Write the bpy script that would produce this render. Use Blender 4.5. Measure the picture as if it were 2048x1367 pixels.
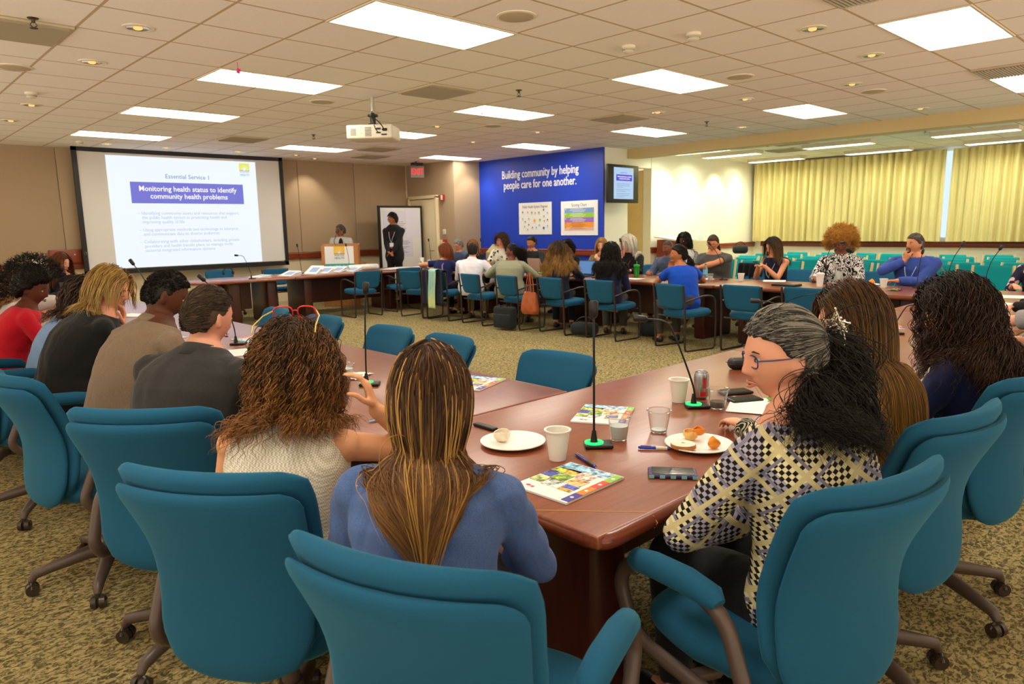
import bpy, bmesh, math, random
import numpy as np
from math import sin, cos, pi, radians, sqrt
from mathutils import Vector, Matrix
S = bpy.context.scene
for _o in list(bpy.data.objects): bpy.data.objects.remove(_o)
COL = S.collection
# ---------------------------------------------------------------- camera
F_PX = 1409.0; PITCH = radians(9.31); ROLL = radians(-1.02); ANG = radians(43.43); CAM_H = 1.52
_f = Vector((sin(ANG)*cos(PITCH), cos(ANG)*cos(PITCH), -sin(PITCH)))
_r0 = Vector((cos(ANG), -sin(ANG), 0)); _u0 = _r0.cross(_f)
_r = _r0*cos(ROLL) + _u0*sin(ROLL); _u = _u0*cos(ROLL) - _r0*sin(ROLL)
cd = bpy.data.cameras.new('camera'); cam = bpy.data.objects.new('camera', cd); COL.objects.link(cam)
M4 = Matrix((( _r.x,_u.x,-_f.x,0),(_r.y,_u.y,-_f.y,0),(_r.z,_u.z,-_f.z,CAM_H),(0,0,0,1)))
cam.matrix_world = M4
cd.sensor_width = 36; cd.lens = F_PX/2048*36; cd.clip_start = .05; cd.clip_end = 60
cd.dof.use_dof = True; cd.dof.focus_distance = 3.0; cd.dof.aperture_fstop = 5.6
S.camera = cam
# ---------------------------------------------------------------- world and exposure
S.view_settings.view_transform = 'Standard'; S.view_settings.look = 'None'
S.view_settings.gamma = 1; S.view_settings.use_curve_mapping = False
S.view_settings.exposure = 0.0
w = bpy.data.worlds.new('world'); S.world = w; w.use_nodes = True
_wt = w.node_tree; _tc = _wt.nodes.new('ShaderNodeTexCoord'); _sx = _wt.nodes.new('ShaderNodeSeparateXYZ'); _rp = _wt.nodes.new('ShaderNodeValToRGB')
_wt.links.new(_tc.outputs['Generated'], _sx.inputs[0]); _wt.links.new(_sx.outputs[2], _rp.inputs[0]); _wt.links.new(_rp.outputs[0], _wt.nodes['Background'].inputs[0])
_rp.color_ramp.elements[0].position = .0; _rp.color_ramp.elements[0].color = (.30, .25, .19, 1)      # dim warm fill, level and above, for the unbuilt rest of the room
_wm = _wt.nodes.new('ShaderNodeMath'); _wm.operation = 'MULTIPLY_ADD'; _wm.inputs[1].default_value = -1.0; _wm.inputs[2].default_value = 0.0   # brighter glow from below the horizon, added to lift the ceiling
_wt.links.new(_sx.outputs[2], _wm.inputs[0]); _wt.links.new(_wm.outputs[0], _rp.inputs[0])
_rp.color_ramp.elements[1].position = .12; _rp.color_ramp.elements[1].color = (1.0, .87, .70, 1)
_wt.nodes['Background'].inputs[1].default_value = 3.1
TROFFER = 17.5
WASHER = 30.0        # watts of a wall-washer can
# ---------------------------------------------------------------- helpers
rnd = random.Random(7); R = np.random.RandomState(11)
def lin(c):
    if isinstance(c, str): c = [int(c[i:i+2], 16)/255 for i in (0, 2, 4)]
    return tuple((x/12.92 if x <= .04045 else ((x+.055)/1.055)**2.4) for x in c)
def link(o, parent=None):
    COL.objects.link(o)
    if parent is not None: o.parent = parent
    return o
def tag(o, label=None, cat=None, group=None, kind=None):
    if label: o['label'] = label
    if cat: o['category'] = cat
    if group: o['group'] = group
    if kind: o['kind'] = kind
    return o
def empty(name, loc=(0,0,0), rz=0, label=None, cat=None, group=None):
    o = bpy.data.objects.new(name, None); o.empty_display_size = .1
    o.location = loc; o.rotation_euler = (0,0,rz); COL.objects.link(o)
    return tag(o, label, cat, group)
def copy_tree(o, parent=None):
    c = o.copy(); COL.objects.link(c)
    if parent is not None: c.parent = parent
    for ch in list(o.children): copy_tree(ch, c)
    return c
_unused = set()
def place(proto, loc, rz, label, cat=None, group=None):
    if proto.name in _unused: _unused.discard(proto.name); o = proto
    else: o = copy_tree(proto)
    o.location = loc; o.rotation_euler = (0,0,rz); o['label'] = label
    if cat: o['category'] = cat
    if group: o['group'] = group
    return o
def proto(o): _unused.add(o.name); return o
def mesh_np(name, V, F, mats, parent=None, smooth=True, mi=None, attrs=None):
    """V (n,3) array, F list of faces or (m,k) array"""
    me = bpy.data.meshes.new(name); V = np.asarray(V, dtype=np.float32)
    if isinstance(F, np.ndarray):
        k = F.shape[1]; m = F.shape[0]
        me.vertices.add(len(V)); me.vertices.foreach_set('co', V.ravel())
        me.loops.add(m*k); me.loops.foreach_set('vertex_index', F.astype(np.int32).ravel())
        me.polygons.add(m); me.polygons.foreach_set('loop_start', np.arange(0, m*k, k, dtype=np.int32))
        try: me.polygons.foreach_set('loop_total', np.full(m, k, dtype=np.int32))
        except Exception: pass
    else: me.from_pydata([tuple(map(float, v)) for v in V], [], F)
    if not isinstance(mats, (list, tuple)): mats = [mats]
    for m_ in mats: me.materials.append(m_)
    if mi is not None: me.polygons.foreach_set('material_index', np.asarray(mi, dtype=np.int32))
    me.update(calc_edges=True)
    me.polygons.foreach_set('use_smooth', np.full(len(me.polygons), bool(smooth)))
    if attrs:
        for an, av in attrs.items():
            a = me.attributes.new(an, 'FLOAT', 'POINT'); a.data.foreach_set('value', np.asarray(av, dtype=np.float32))
    o = bpy.data.objects.new(name, me); return link(o, parent)
class MB:
    """collects closed shapes, links them as ONE mesh object"""
    def __init__(s): s.V = []; s.F = []; s.m = []; s.n = 0; s.sm = []
    def add(s, V, F, mi=0, sm=True):
        V = np.asarray(V, float).reshape(-1, 3); s.V.append(V)
        s.F += [tuple(int(i)+s.n for i in f) for f in F]; s.m += [mi]*len(F); s.sm += [sm]*len(F); s.n += len(V); return s
    def box(s, c, d, mi=0, rz=0, rot=None):
        x, y, z = [q/2 for q in d]
        V = np.array([(-x,-y,-z),(x,-y,-z),(x,y,-z),(-x,y,-z),(-x,-y,z),(x,-y,z),(x,y,z),(-x,y,z)])
        if rot is not None: V = V @ np.array(rot).T
        elif rz: V = V @ rotz(rz).T
        return s.add(V+np.array(c), [(0,3,2,1),(4,5,6,7),(0,1,5,4),(1,2,6,5),(2,3,7,6),(3,0,4,7)], mi, False)
    def rbox(s, c, d, r=.01, mi=0, rz=0, rot=None, seg=3):
        """box with rounded vertical and horizontal edges"""
        x, y, z = [q/2 for q in d]; r = min(r, x, y, z)*.999
        rings = []
        prof = [(r*(1-cos(a)), -z+r*(1-sin(a))) for a in np.linspace(pi/2, 0, seg+1)][::-1]
        lev = [(r*(1-sin(a)), -z+r*(1-cos(a))) for a in np.linspace(0, pi/2, seg+1)]
        lev += [(q, -h) for q, h in lev[::-1]]
        V = []; n = 4*(seg+1)
        for ins, h in lev:
            for cx, cy, a0 in ((1,1,0),(-1,1,pi/2),(-1,-1,pi),(1,-1,3*pi/2)):
                for a in np.linspace(a0, a0+pi/2, seg+1):
                    rr = max(r-ins, 0.0005)
                    V.append((cx*(x-r)+rr*cos(a), cy*(y-r)+rr*sin(a), h))
        V = np.array(V); F = []
        for i in range(len(lev)-1):
            for j in range(n): F.append((i*n+j, i*n+(j+1) % n, (i+1)*n+(j+1) % n, (i+1)*n+j))
        F.append(tuple(range(n))[::-1]); F.append(tuple(range((len(lev)-1)*n, len(lev)*n)))
        if rot is not None: V = V @ np.array(rot).T
        elif rz: V = V @ rotz(rz).T
        return s.add(V+np.array(c), F, mi, True)
    def tube(s, pts, r, n=8, mi=0, closed=False, flat=1.0, up=(0,0,1)):
        pts = np.asarray(pts, float); k = len(pts)
        r = np.full(k, r) if np.isscalar(r) else np.asarray(r, float)
        T = np.gradient(pts, axis=0)
        if closed: T = np.roll(pts, -1, 0)-np.roll(pts, 1, 0)
        T /= np.linalg.norm(T, axis=1)[:, None]+1e-9
        a = np.array(up, float)
        if abs(T[0] @ a) > .95: a = np.array((1., 0, 0)) if abs(T[0][0]) < .9 else np.array((0, 1., 0))
        A = []; 
        for t in T:
            a = a-(a @ t)*t; a = a/(np.linalg.norm(a)+1e-9); A.append(a)
        A = np.array(A); B = np.cross(T, A); th = np.linspace(0, 2*pi, n, endpoint=False)
        V = (pts[:, None]+r[:, None, None]*(A[:, None]*np.cos(th)[None, :, None]*flat+B[:, None]*np.sin(th)[None, :, None])).reshape(-1, 3)
        F = []
        for i in range(k if closed else k-1):
            i2 = (i+1) % k
            for j in range(n): F.append((i*n+j, i*n+(j+1) % n, i2*n+(j+1) % n, i2*n+j))
        if not closed: F.append(tuple(range(n))[::-1]); F.append(tuple(range((k-1)*n, k*n)))
        return s.add(V, F, mi, True)
    def cyl(s, p0, p1, r0, r1=None, n=20, mi=0):
        return s.tube([p0, p1], [r0, r0 if r1 is None else r1], n, mi)
    def lathe(s, prof, c=(0,0,0), n=24, mi=0, caps=True, sx=1, sy=1):
        V = []; F = []; k = len(prof)
        for r, z in prof:
            for j in range(n): V.append((c[0]+r*sx*cos(2*pi*j/n), c[1]+r*sy*sin(2*pi*j/n), c[2]+z))
        for i in range(k-1):
            for j in range(n): F.append((i*n+j, i*n+(j+1) % n, (i+1)*n+(j+1) % n, (i+1)*n+j))
        if caps: F.append(tuple(range(n))[::-1]); F.append(tuple(range((k-1)*n, k*n)))
        return s.add(V, F, mi, True)
    def ell(s, c, rad, nu=20, nv=12, mi=0, rot=None):
        V = []
        for i in range(nv+1):
            ph = pi*i/nv
            for j in range(nu):
                th = 2*pi*j/nu; V.append((sin(ph)*cos(th)*rad[0], sin(ph)*sin(th)*rad[1], cos(ph)*rad[2]))
        V = np.array(V)
        if rot is not None: V = V @ np.array(rot).T
        F = []
        for i in range(nv):
            for j in range(nu): F.append((i*nu+j, (i+1)*nu+j, (i+1)*nu+(j+1) % nu, i*nu+(j+1) % nu))
        return s.add(V+np.array(c), F, mi, True)
    def loft(s, rings, mi=0, sm=True):
        rings = [np.asarray(q, float) for q in rings]; n = len(rings[0]); F = []
        for i in range(len(rings)-1):
            for j in range(n): F.append((i*n+j, i*n+(j+1) % n, (i+1)*n+(j+1) % n, (i+1)*n+j))
        F.append(tuple(range(n))[::-1]); F.append(tuple(range((len(rings)-1)*n, len(rings)*n)))
        return s.add(np.concatenate(rings), F, mi, sm)
    def prism(s, poly, z0, z1, mi=0):
        n = len(poly); V = [(x, y, z0) for x, y in poly]+[(x, y, z1) for x, y in poly]
        F = [tuple(range(n))[::-1], tuple(range(n, 2*n))]+[(i, (i+1) % n, n+(i+1) % n, n+i) for i in range(n)]
        return s.add(V, F, mi, False)
    def build(s, name, mats, parent=None, label=None, sharp=True):
        o = mesh_np(name, np.concatenate(s.V), s.F, mats, parent, True, s.m)
        o.data.polygons.foreach_set('use_smooth', s.sm)
        if sharp:
            try: o.data.set_sharp_from_angle(angle=radians(50))
            except Exception: pass
        if label: o['label'] = label
        return o
def rotz(a): return np.array([[cos(a),-sin(a),0],[sin(a),cos(a),0],[0,0,1.]])
def roty(a): return np.array([[cos(a),0,sin(a)],[0,1,0],[-sin(a),0,cos(a)]])
def rotx(a): return np.array([[1,0,0],[0,cos(a),-sin(a)],[0,sin(a),cos(a)]])
def smooth_path(pts, n=6, closed=False):
    """Catmull-Rom through points"""
    P = [np.array(p, float) for p in pts]; out = []; k = len(P)
    g = (lambda i: P[i % k]) if closed else (lambda i: P[max(0, min(k-1, i))])
    for i in range(k if closed else k-1):
        p0, p1, p2, p3 = g(i-1), g(i), g(i+1), g(i+2)
        for t in np.linspace(0, 1, n, endpoint=False):
            out.append(.5*((2*p1)+(-p0+p2)*t+(2*p0-5*p1+4*p2-p3)*t*t+(-p0+3*p1-3*p2+p3)*t**3))
    if not closed: out.append(P[-1])
    return np.array(out)
def round_path(pts, r, n=5):
    """polyline with rounded corners"""
    P = [np.array(p, float) for p in pts]; out = [P[0]]
    for i in range(1, len(P)-1):
        a, b, c = P[i-1], P[i], P[i+1]; u = (a-b); v = (c-b); lu, lv = np.linalg.norm(u), np.linalg.norm(v)
        rr = min(r, lu*.49, lv*.49); p = b+u/lu*rr; q = b+v/lv*rr
        for t in np.linspace(0, 1, n): out.append((1-t)**2*p+2*t*(1-t)*b+t*t*q)
    out.append(P[-1]); return np.array(out)
# ---------------------------------------------------------------- materials
class NT:
    def __init__(s, name):
        s.m = bpy.data.materials.new(name); s.m.use_nodes = True; s.t = s.m.node_tree; s.n = s.t.nodes; s.l = s.t.links
        s.b = s.n['Principled BSDF']
    def node(s, typ, **k):
        q = s.n.new(typ)
        for a, v in k.items(): setattr(q, a, v)
        return q
    def link(s, a, b): s.l.new(a, b)
    def coord(s, scale=(1,1,1), rot=(0,0,0), kind='Object', loc=(0,0,0)):
        tc = s.node('ShaderNodeTexCoord'); mp = s.node('ShaderNodeMapping')
        mp.inputs['Scale'].default_value = scale; mp.inputs['Rotation'].default_value = rot; mp.inputs['Location'].default_value = loc
        s.link(tc.outputs[kind], mp.inputs[0]); return mp.outputs[0]
    def noise(s, co, scale=5, detail=3, rough=.5, dist=0):
        q = s.node('ShaderNodeTexNoise'); q.inputs['Scale'].default_value = scale; q.inputs['Detail'].default_value = detail
        q.inputs['Roughness'].default_value = rough; q.inputs['Distortion'].default_value = dist; s.link(co, q.inputs['Vector']); return q.outputs['Fac']
    def ramp(s, fac, stops, interp='LINEAR'):
        q = s.node('ShaderNodeValToRGB'); q.color_ramp.interpolation = interp; e = q.color_ramp.elements
        while len(e) < len(stops): e.new(.5)
        for i, (p, c) in enumerate(stops): e[i].position = p; e[i].color = (*lin(c), 1)
        s.link(fac, q.inputs[0]); return q.outputs[0]
    def bump(s, h, strength=.3, dist=.01):
        q = s.node('ShaderNodeBump'); q.inputs['Strength'].default_value = strength; q.inputs['Distance'].default_value = dist
        s.link(h, q.inputs['Height']); s.link(q.outputs[0], s.b.inputs['Normal']); return q
    def math(s, op, a, b=None):
        q = s.node('ShaderNodeMath'); q.operation = op
        for i, v in enumerate((a, b)):
            if v is None: continue
            if hasattr(v, 'links') or hasattr(v, 'is_output'): s.link(v, q.inputs[i])
            else: q.inputs[i].default_value = v
        return q.outputs[0]
    def mix(s, f, a, b):
        q = s.node('ShaderNodeMix'); q.data_type = 'RGBA'
        for i, v in ((0, f), (6, a), (7, b)):
            if hasattr(v, 'is_output'): s.link(v, q.inputs[i])
            elif i == 0: q.inputs[0].default_value = v
            else: q.inputs[i].default_value = (*lin(v), 1)
        return q.outputs[2]
    def col(s, v):
        if hasattr(v, 'is_output'): s.link(v, s.b.inputs['Base Color'])
        else: s.b.inputs['Base Color'].default_value = (*lin(v), 1)
        return s
    def set(s, rough=.5, metal=0., spec=None, **k):
        s.b.inputs['Roughness'].default_value = rough; s.b.inputs['Metallic'].default_value = metal
        if spec is not None: s.b.inputs['Specular IOR Level'].default_value = spec
        for a, v in k.items(): s.b.inputs[a.replace('_', ' ')].default_value = v
        return s
_mc = {}
def plain(name, c, rough=.5, metal=0., spec=None, **k):
    if name in _mc: return _mc[name]
    q = NT(name).col(c).set(rough, metal, spec, **k)
    co = q.coord(); n = q.noise(co, 60, 2); q.bump(n, .04, .002)
    _mc[name] = q.m; return q.m
def cloth(name, c, c2=None, scale=400, fold=.5, rough=.85, foldscale=9):
    if name in _mc: return _mc[name]
    q = NT(name); q.set(rough, spec=.2); co = q.coord()
    f = q.noise(co, scale, 1); c2 = c2 or tuple(x*.86 for x in [int(c[i:i+2], 16)/255 for i in (0,2,4)])
    q.col(q.mix(q.ramp(f, [(.35, (0,0,0)), (.65, (1,1,1))]), c, c2))
    big = q.noise(q.coord((1,1,.45)), foldscale, 3, .55, .6)
    q.bump(big, fold, .02)
    try: q.b.inputs['Sheen Weight'].default_value = .1
    except Exception: pass
    _mc[name] = q.m; return q.m
def emis(name, c, strength):
    if name in _mc: return _mc[name]
    q = NT(name); q.col((0,0,0)).set(.6); q.b.inputs['Emission Color'].default_value = (*lin(c), 1); q.b.inputs['Emission Strength'].default_value = strength
    _mc[name] = q.m; return q.m
def glass(name, c=(1,1,1), rough=.05, ior=1.3, tr=1.0):
    if name in _mc: return _mc[name]
    q = NT(name).col(c).set(rough); q.b.inputs['Transmission Weight'].default_value = tr; q.b.inputs['IOR'].default_value = ior
    _mc[name] = q.m; return q.m
def teal_fabric(name, a, b):
    q = NT(name); q.set(.9, spec=.15); co = q.coord(); f = q.noise(co, 700, 1)
    q.col(q.mix(f, a, b)); q.bump(f, .15, .001)
    q.b.inputs['Sheen Weight'].default_value = .25; q.b.inputs['Sheen Roughness'].default_value = .4; q.b.inputs['Sheen Tint'].default_value = (*lin('7fd0e0'), 1)
    return q.m
TEAL = teal_fabric('teal_upholstery', '235f80', '1a4c68')
AQUA = teal_fabric('aqua_upholstery', '18a2a6', '12888e')
BROWNP = plain('brown_plastic', '54443c', .38)
FRAME = plain('dark_bronze_tube', '40332e', .35, .3)
BEECH = plain('pale_beech', 'e8cfa0', .5)
BLACK = plain('black_plastic', '121213', .45)
CHROME = plain('chrome', 'c8c8c8', .18, 1.0)
WHITE = plain('white_paper', 'efeeea', .7)
FOAM = plain('white_foam', 'f2eee4', .6)
def wood(name, a, b, scale=1.0, rough=.25, axis=0, coat=.3):
    q = NT(name); q.set(rough, spec=.5); sc = [9, 9, 9]; sc[axis] = .7; co = q.coord(tuple(s_*scale for s_ in sc))
    f = q.noise(co, 5, 5, .6, .6); q.col(q.ramp(f, [(.3, a), (.7, b)])); q.b.inputs['Coat Weight'].default_value = coat; q.b.inputs['Coat Roughness'].default_value = .2
    return q.m
MAHOG = wood('mahogany_laminate_top', '7c3e26', '94502f', 1, .3, 0)
MAHOG_Y = wood('mahogany_laminate_top_lengthwise', '6a301a', '844224', 1, .26, 1)
MAHOG_E = wood('mahogany_edge', '6a2c16', '7e3a1e', 1, .28, 0)
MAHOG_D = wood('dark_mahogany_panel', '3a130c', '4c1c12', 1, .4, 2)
RAILW = wood('cherry_rail', '7a3018', '94401f', 1, .35, 0)
OAKW = wood('honey_oak', 'b0703a', 'c4874a', 1, .4, 2)
def text_obj(name, body, size, mat, loc, rot, parent=None, align='CENTER', sx=1.0, ext=.001, bold=0.0, space=1.0, lsp=1.0):
    c = bpy.data.curves.new(name, 'FONT'); c.body = body; c.size = size; c.align_x = align; c.align_y = 'CENTER'
    c.extrude = ext; c.offset = bold; c.space_character = space; c.space_line = lsp; c.resolution_u = 2
    o = bpy.data.objects.new(name, c); COL.objects.link(o)
    dg = bpy.context.evaluated_depsgraph_get(); me = bpy.data.meshes.new_from_object(o.evaluated_get(dg))
    bpy.data.objects.remove(o); me.materials.clear(); me.materials.append(mat)
    ob = bpy.data.objects.new(name, me); link(ob, parent)
    ob.location = loc; ob.rotation_euler = rot; ob.scale = (sx, 1, 1)
    return ob
ORD = ['first','second','third','fourth','fifth','sixth','seventh','eighth','ninth','tenth','eleventh','twelfth']
# ================================================================ ROOM
CZ = 2.92; T = .61; LX0 = 1.99; LY0 = 4.53
def struct(name, mb, m, label=None):
    o = mb.build(name, m); o['kind'] = 'structure'
    if label: o['label'] = label
    return o
# carpet
q = NT('speckled_olive_carpet'); q.set(.95, spec=.1)
co = q.coord((1.0, 1.55, 1)); n1 = q.noise(co, 36, 4, .70, .9); n2 = q.noise(q.coord(), 3.0, 2); n3 = q.noise(q.coord(), 230, 2)
c1 = q.ramp(n1, [(.40, '453f2a'), (.47, '6e6444'), (.525, 'ab9868'), (.66, 'c2b07c')])
c2 = q.mix(q.math('MULTIPLY', n2, .35), c1, '8a7d55'); q.col(c2)
hh = q.math('ADD', n1, q.math('MULTIPLY', n3, .6)); q.bump(hh, .55, .006); CARPET = q.m
struct('floor', MB().box((7.2, 5.7, -.05), (20.0, 17.0, .1)), CARPET)
# ceiling: tiles on a .61 lattice, holes where the troffers sit
lights_main = []
for ci, lx in enumerate((-.45, 2.60, 5.65, 8.70)):
    for ri, ly in enumerate((1.48, 3.92, 6.36, 8.80, 11.24)):
        if lx == -.45 and ly > 3: continue
        lights_main.append((ci, ri, lx, ly))
lights_far = [(13.27, 2.71), (13.27, 4.85), (13.27, 6.98), (15.2, 2.71), (15.2, 4.85), (15.2, 6.98), (12.05, 6.98)]
q = NT('acoustic_ceiling_tile'); q.set(.9, spec=.1); tc = q.node('ShaderNodeTexCoord'); sp = q.node('ShaderNodeSeparateXYZ'); q.link(tc.outputs['Object'], sp.inputs[0])
def edge(o, off):
    a = q.math('SUBTRACT', o, off); a = q.math('DIVIDE', a, T); a = q.math('FRACT', a); a = q.math('SUBTRACT', a, .5); a = q.math('ABSOLUTE', a)
    return q.math('GREATER_THAN', a, .5-.0105/T)
gx = edge(sp.outputs[0], LX0-100*T); gy = edge(sp.outputs[1], LY0-100*T)
g = q.math('MAXIMUM', gx, gy); nn = q.noise(q.coord(), 90, 3, .7); n0 = q.noise(q.coord(), 1.2, 2)
tile = q.mix(q.ramp(nn, [(.35, (0,0,0)), (.7, (1,1,1))]), 'f5eee2', 'fbf6ee')
tile = q.mix(q.math('MULTIPLY', n0, .3), tile, 'efe6d6')
q.col(q.mix(g, tile, 'c6b08c')); q.bump(nn, .2, .002); TILE = q.m
me = MB(); holes = set()
for _, _, lx, ly in lights_main:
    for i in (0, 1): holes.add((round((lx-LX0)/T)+i, round((ly-LY0)/T)))
def far_cells(x, y): return [(round((x-LX0)/T), round((y-LY0)/T)+i) for i in (0, 1)]
V = []; F = []; idx = {}
def vid(x, y):
    k = (round(x, 4), round(y, 4))
    if k not in idx: idx[k] = len(V); V.append((x, y, CZ))
    return idx[k]
for i in range(-10, 24):
    for j in range(-13, 15):
        if (i, j) in holes: continue
        x0 = LX0+i*T; y0 = LY0+j*T; y1 = min(y0+T, 13.6)
        if y0 >= 13.6: continue
        F.append((vid(x0, y0), vid(x0, y1), vid(x0+T, y1), vid(x0+T, y0)))
V2 = V+[(-5, -4.5, 3.25), (17, -4.5, 3.25), (17, 14, 3.25), (-5, 14, 3.25)]; n = len(V); F.append((n, n+1, n+2, n+3))  # unseen upper sheet added above the tiles to block world light
o = mesh_np('ceiling', V2, F, TILE, smooth=False); o['kind'] = 'structure'
# light fixtures
EM = emis('fluorescent_diffuser', (1.0, .97, .91), TROFFER)
RIM = plain('fixture_rim', 'd8cbb0', .5); LOUV = plain('fixture_divider', 'e6e0d0', .6); DARKRIM = plain('fixture_reveal', '3b3632', .6)
def make_troffer(L, W, nx, ny):
    r = empty('ceiling_light'); z = CZ
    f = MB()
    for s_ in (-1, 1):
        f.box((0, s_*(W/2-.008), z+.03), (L, .016, .08)); f.box((s_*(L/2-.008), 0, z+.03), (.016, W-.032, .08))
    f.build('frame', RIM, r)
    d = MB().box((0, 0, z+.055), (L-.034, W-.034, .02)).build('diffuser', EM, r)
    l = MB()
    for i in range(1, nx): l.box((-L/2+L*i/nx, 0, z+.041), (.006, W-.036, .006))
    for i in range(1, ny): l.box((0, -W/2+W*i/ny, z+.0405), (L-.036, .006, .006))
    l.build('divider', LOUV, r)
    return proto(r)
tp = make_troffer(1.22, .61, 6, 3)
rown = ['over the near table', 'over the near left corner of the tables', 'over the open floor', 'before the far tables', 'nearest the far wall']
coln = ['outermost left', 'left', 'middle', 'right']
for ci, ri, lx, ly in lights_main:
    place(tp, (lx+T, ly+T/2, 0), 0, 'rectangular ceiling light panel, %s column, %s' % (coln[ci], rown[ri]), 'ceiling light', 'fluorescent ceiling panels')
EM = emis('cool_fluorescent_diffuser', (.98, 1.0, .90), TROFFER*1.9)
fp = make_troffer(1.22, .30, 8, 2)
for k, (x, y) in enumerate(lights_far):
    o = place(fp, (x+.15, y+T, -.06), pi/2, 'narrow ceiling light beyond the beam, %s in the %s line from the curtain' % (ORD[k % 3], 'first' if 3 <= k < 6 else 'second' if k < 3 else 'third'), 'ceiling light', 'narrow fluorescent panels beyond the beam')
# ceiling beyond the beam has no holes there: fixtures hang 45 mm proud
CREAM = plain('cream_paint', 'fbf6e2', .6); CREAM2 = plain('warm_cream_paint', 'e2c98e', .6)
q = NT('tan_fabric_panel'); q.set(.9, spec=.1); co = q.coord(); f = q.noise(co, 260, 2); q.col(q.mix(f, 'b8a184', 'a68f72')); q.bump(f, .2, .002); TAN = q.m
BLUE = plain('royal_blue_paint', '0e3ab8', .5)
BEAMP = plain('beam_paint', 'd9c28c', .7)
mb = MB(); mb.box((4.0, 13.7, 1.46), (11.4, .2, 2.92)); struct('wall_front', mb, plain('cream_dado_paint', 'ecdcb8', .6))
edges = [-1.6, .35, 1.6, 2.75, 4.2, 5.6, 6.95, 8.25, 9.6]
for a, b in zip(edges[:-1], edges[1:]):
    o = MB().rbox(((a+b)/2, 13.585, 1.99), (b-a-.008, .03, 1.84), .008).build('trim_%d' % (edges.index(a)+1), TAN); o['kind'] = 'structure'
struct('wall_door_side', MB().box((9.75, 12.85, 1.46), (.2, 1.5, 2.92)), TAN)
struct('wall_corner', MB().box((10.1, 12.0, 1.46), (.9, .2, 2.92)), TAN)
struct('wall_pier', MB().box((10.735, 10.16, 1.46), (.67, 3.46, 2.92)), CREAM)
struct('wall_middle', MB().box((10.385, 10.165, 1.46), (.03, 3.47, 2.92)), BLUE)
mb = MB(); mb.box((14.28, 8.7, 1.46), (4.36, .2, 2.92)); mb.box((11.575, 8.7, 2.77), (1.01, .2, .3)); struct('wall_right_white', mb, CREAM)
mb = MB(); mb.box((11.575, 9.35, 1.35), (1.01, .1, 2.7)); mb.box((12.14, 9.06, 1.3), (.1, .5, 2.6)); struct('wall_alcove', mb, CREAM2)
struct('trim_20', MB().cyl((11.42, 8.72, 0), (11.42, 8.72, 2.6), .035), plain('white_trim', 'f6efd6', .5))
struct('wall_right', MB().box((16.5, 4.0, 1.46), (.2, 9.2, 2.92)), CREAM)
struct('trim_21', MB().box((11.22, 3.6, 2.835), (.3, 9.66, .17)), BEAMP, 'tan ceiling beam crossing the room')
# chair rails
def rail(name, c, d):
    mb = MB(); mb.rbox(c, d, .012); dd = (d[0]+(.012 if d[0] < d[1] else 0), d[1]+(.012 if d[1] < d[0] else 0), .03)
    mb.rbox((c[0], c[1], c[2]+d[2]/2-.02), dd, .008); o = mb.build(name, RAILW); o['kind'] = 'structure'; return o
rail('trim_22', (4.0, 13.56, 1.0), (11.2, .04, .12)); rail('trim_23', (10.355, 10.2, 1.0), (.04, 3.4, .12))
rail('trim_24', (9.63, 12.2, 1.0), (.04, .42, .12)); rail('trim_25', (14.24, 8.58, .99), (4.3, .04, .12)); rail('trim_26', (10.74, 8.41, .99), (.64, .04, .12))
rail('trim_27', (16.38, 4.3, 1.0), (.04, 8.2, .12)); rail('trim_28', (11.6, 9.28, .99), (.95, .04, .12))
for k, (c, d) in enumerate([((4.0, 13.58, .05), (11.2, .03, .1)), ((10.35, 10.2, .05), (.03, 3.4, .1)), ((9.64, 12.2, .05), (.03, .5, .1)), ((14.24, 8.585, .05), (4.3, .03, .1))]):
    struct('baseboard_%s' % ['front', 'middle', 'door_side', 'right'][k], MB().box(c, d), plain('baseboard', 'd8c8a4', .6))
# door by the corner
dr = empty('door_1', (9.65, 12.98, 0)); dr['kind'] = 'structure'
DP = plain('door_cream', 'ead9b0', .5)
MB().rbox((-.02, 0, 1.07), (.05, .92, 2.14), .01).build('door_panel', DP, dr)
mb = MB(); mb.rbox((-.03, -.5, 1.1), (.08, .07, 2.22), .01); mb.rbox((-.03, .5, 1.1), (.08, .07, 2.22), .01); mb.rbox((-.03, 0, 2.19), (.08, 1.07, .07), .01); mb.build('door_frame', DP, dr)
mb = MB(); mb.cyl((-.04, -.38, 1.02), (-.1, -.38, 1.02), .012); mb.cyl((-.1, -.38, 1.02), (-.1, -.28, 1.02), .01); mb.build('door_handle', CHROME, dr)
# curtains
def curtain(y0, y1, lab, seed):
    rr = np.random.RandomState(seed); n = int((y1-y0)/.011); ys = np.linspace(y0, y1, n)
    ph = np.cumsum(rr.uniform(.7, 1.3, n))*.011*2*pi/.145; amp = .045+.02*np.sin(ys*3.1+seed)
    zs = np.linspace(1.07, 2.875, 14); V = []
    for k, z in enumerate(zs):
        a = amp*(1+.15*np.sin(ys*9+k*.3)); x = 16.12-a*np.sin(ph)-.012*np.sin(2*ph+k*.1)+.01*(z-2)
        V.append(np.stack([x, ys+.01*np.sin(ph*.5+k*.15), np.full(n, z)], -1))
    V = np.concatenate(V); V2 = V+np.array((.006, 0, 0)); m = len(V)
    i, j = np.meshgrid(np.arange(len(zs)-1), np.arange(n-1), indexing='ij'); a = (i*n+j).ravel()
    Q = np.stack([a, a+n, a+n+1, a+1], -1); Q2 = np.stack([a+1, a+n+1, a+n, a], -1)+m
    o = mesh_np('curtain', np.concatenate([V, V2]), np.concatenate([Q, Q2]), CURT); tag(o, lab, 'curtain', 'yellow curtains on the right wall'); return o
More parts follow.
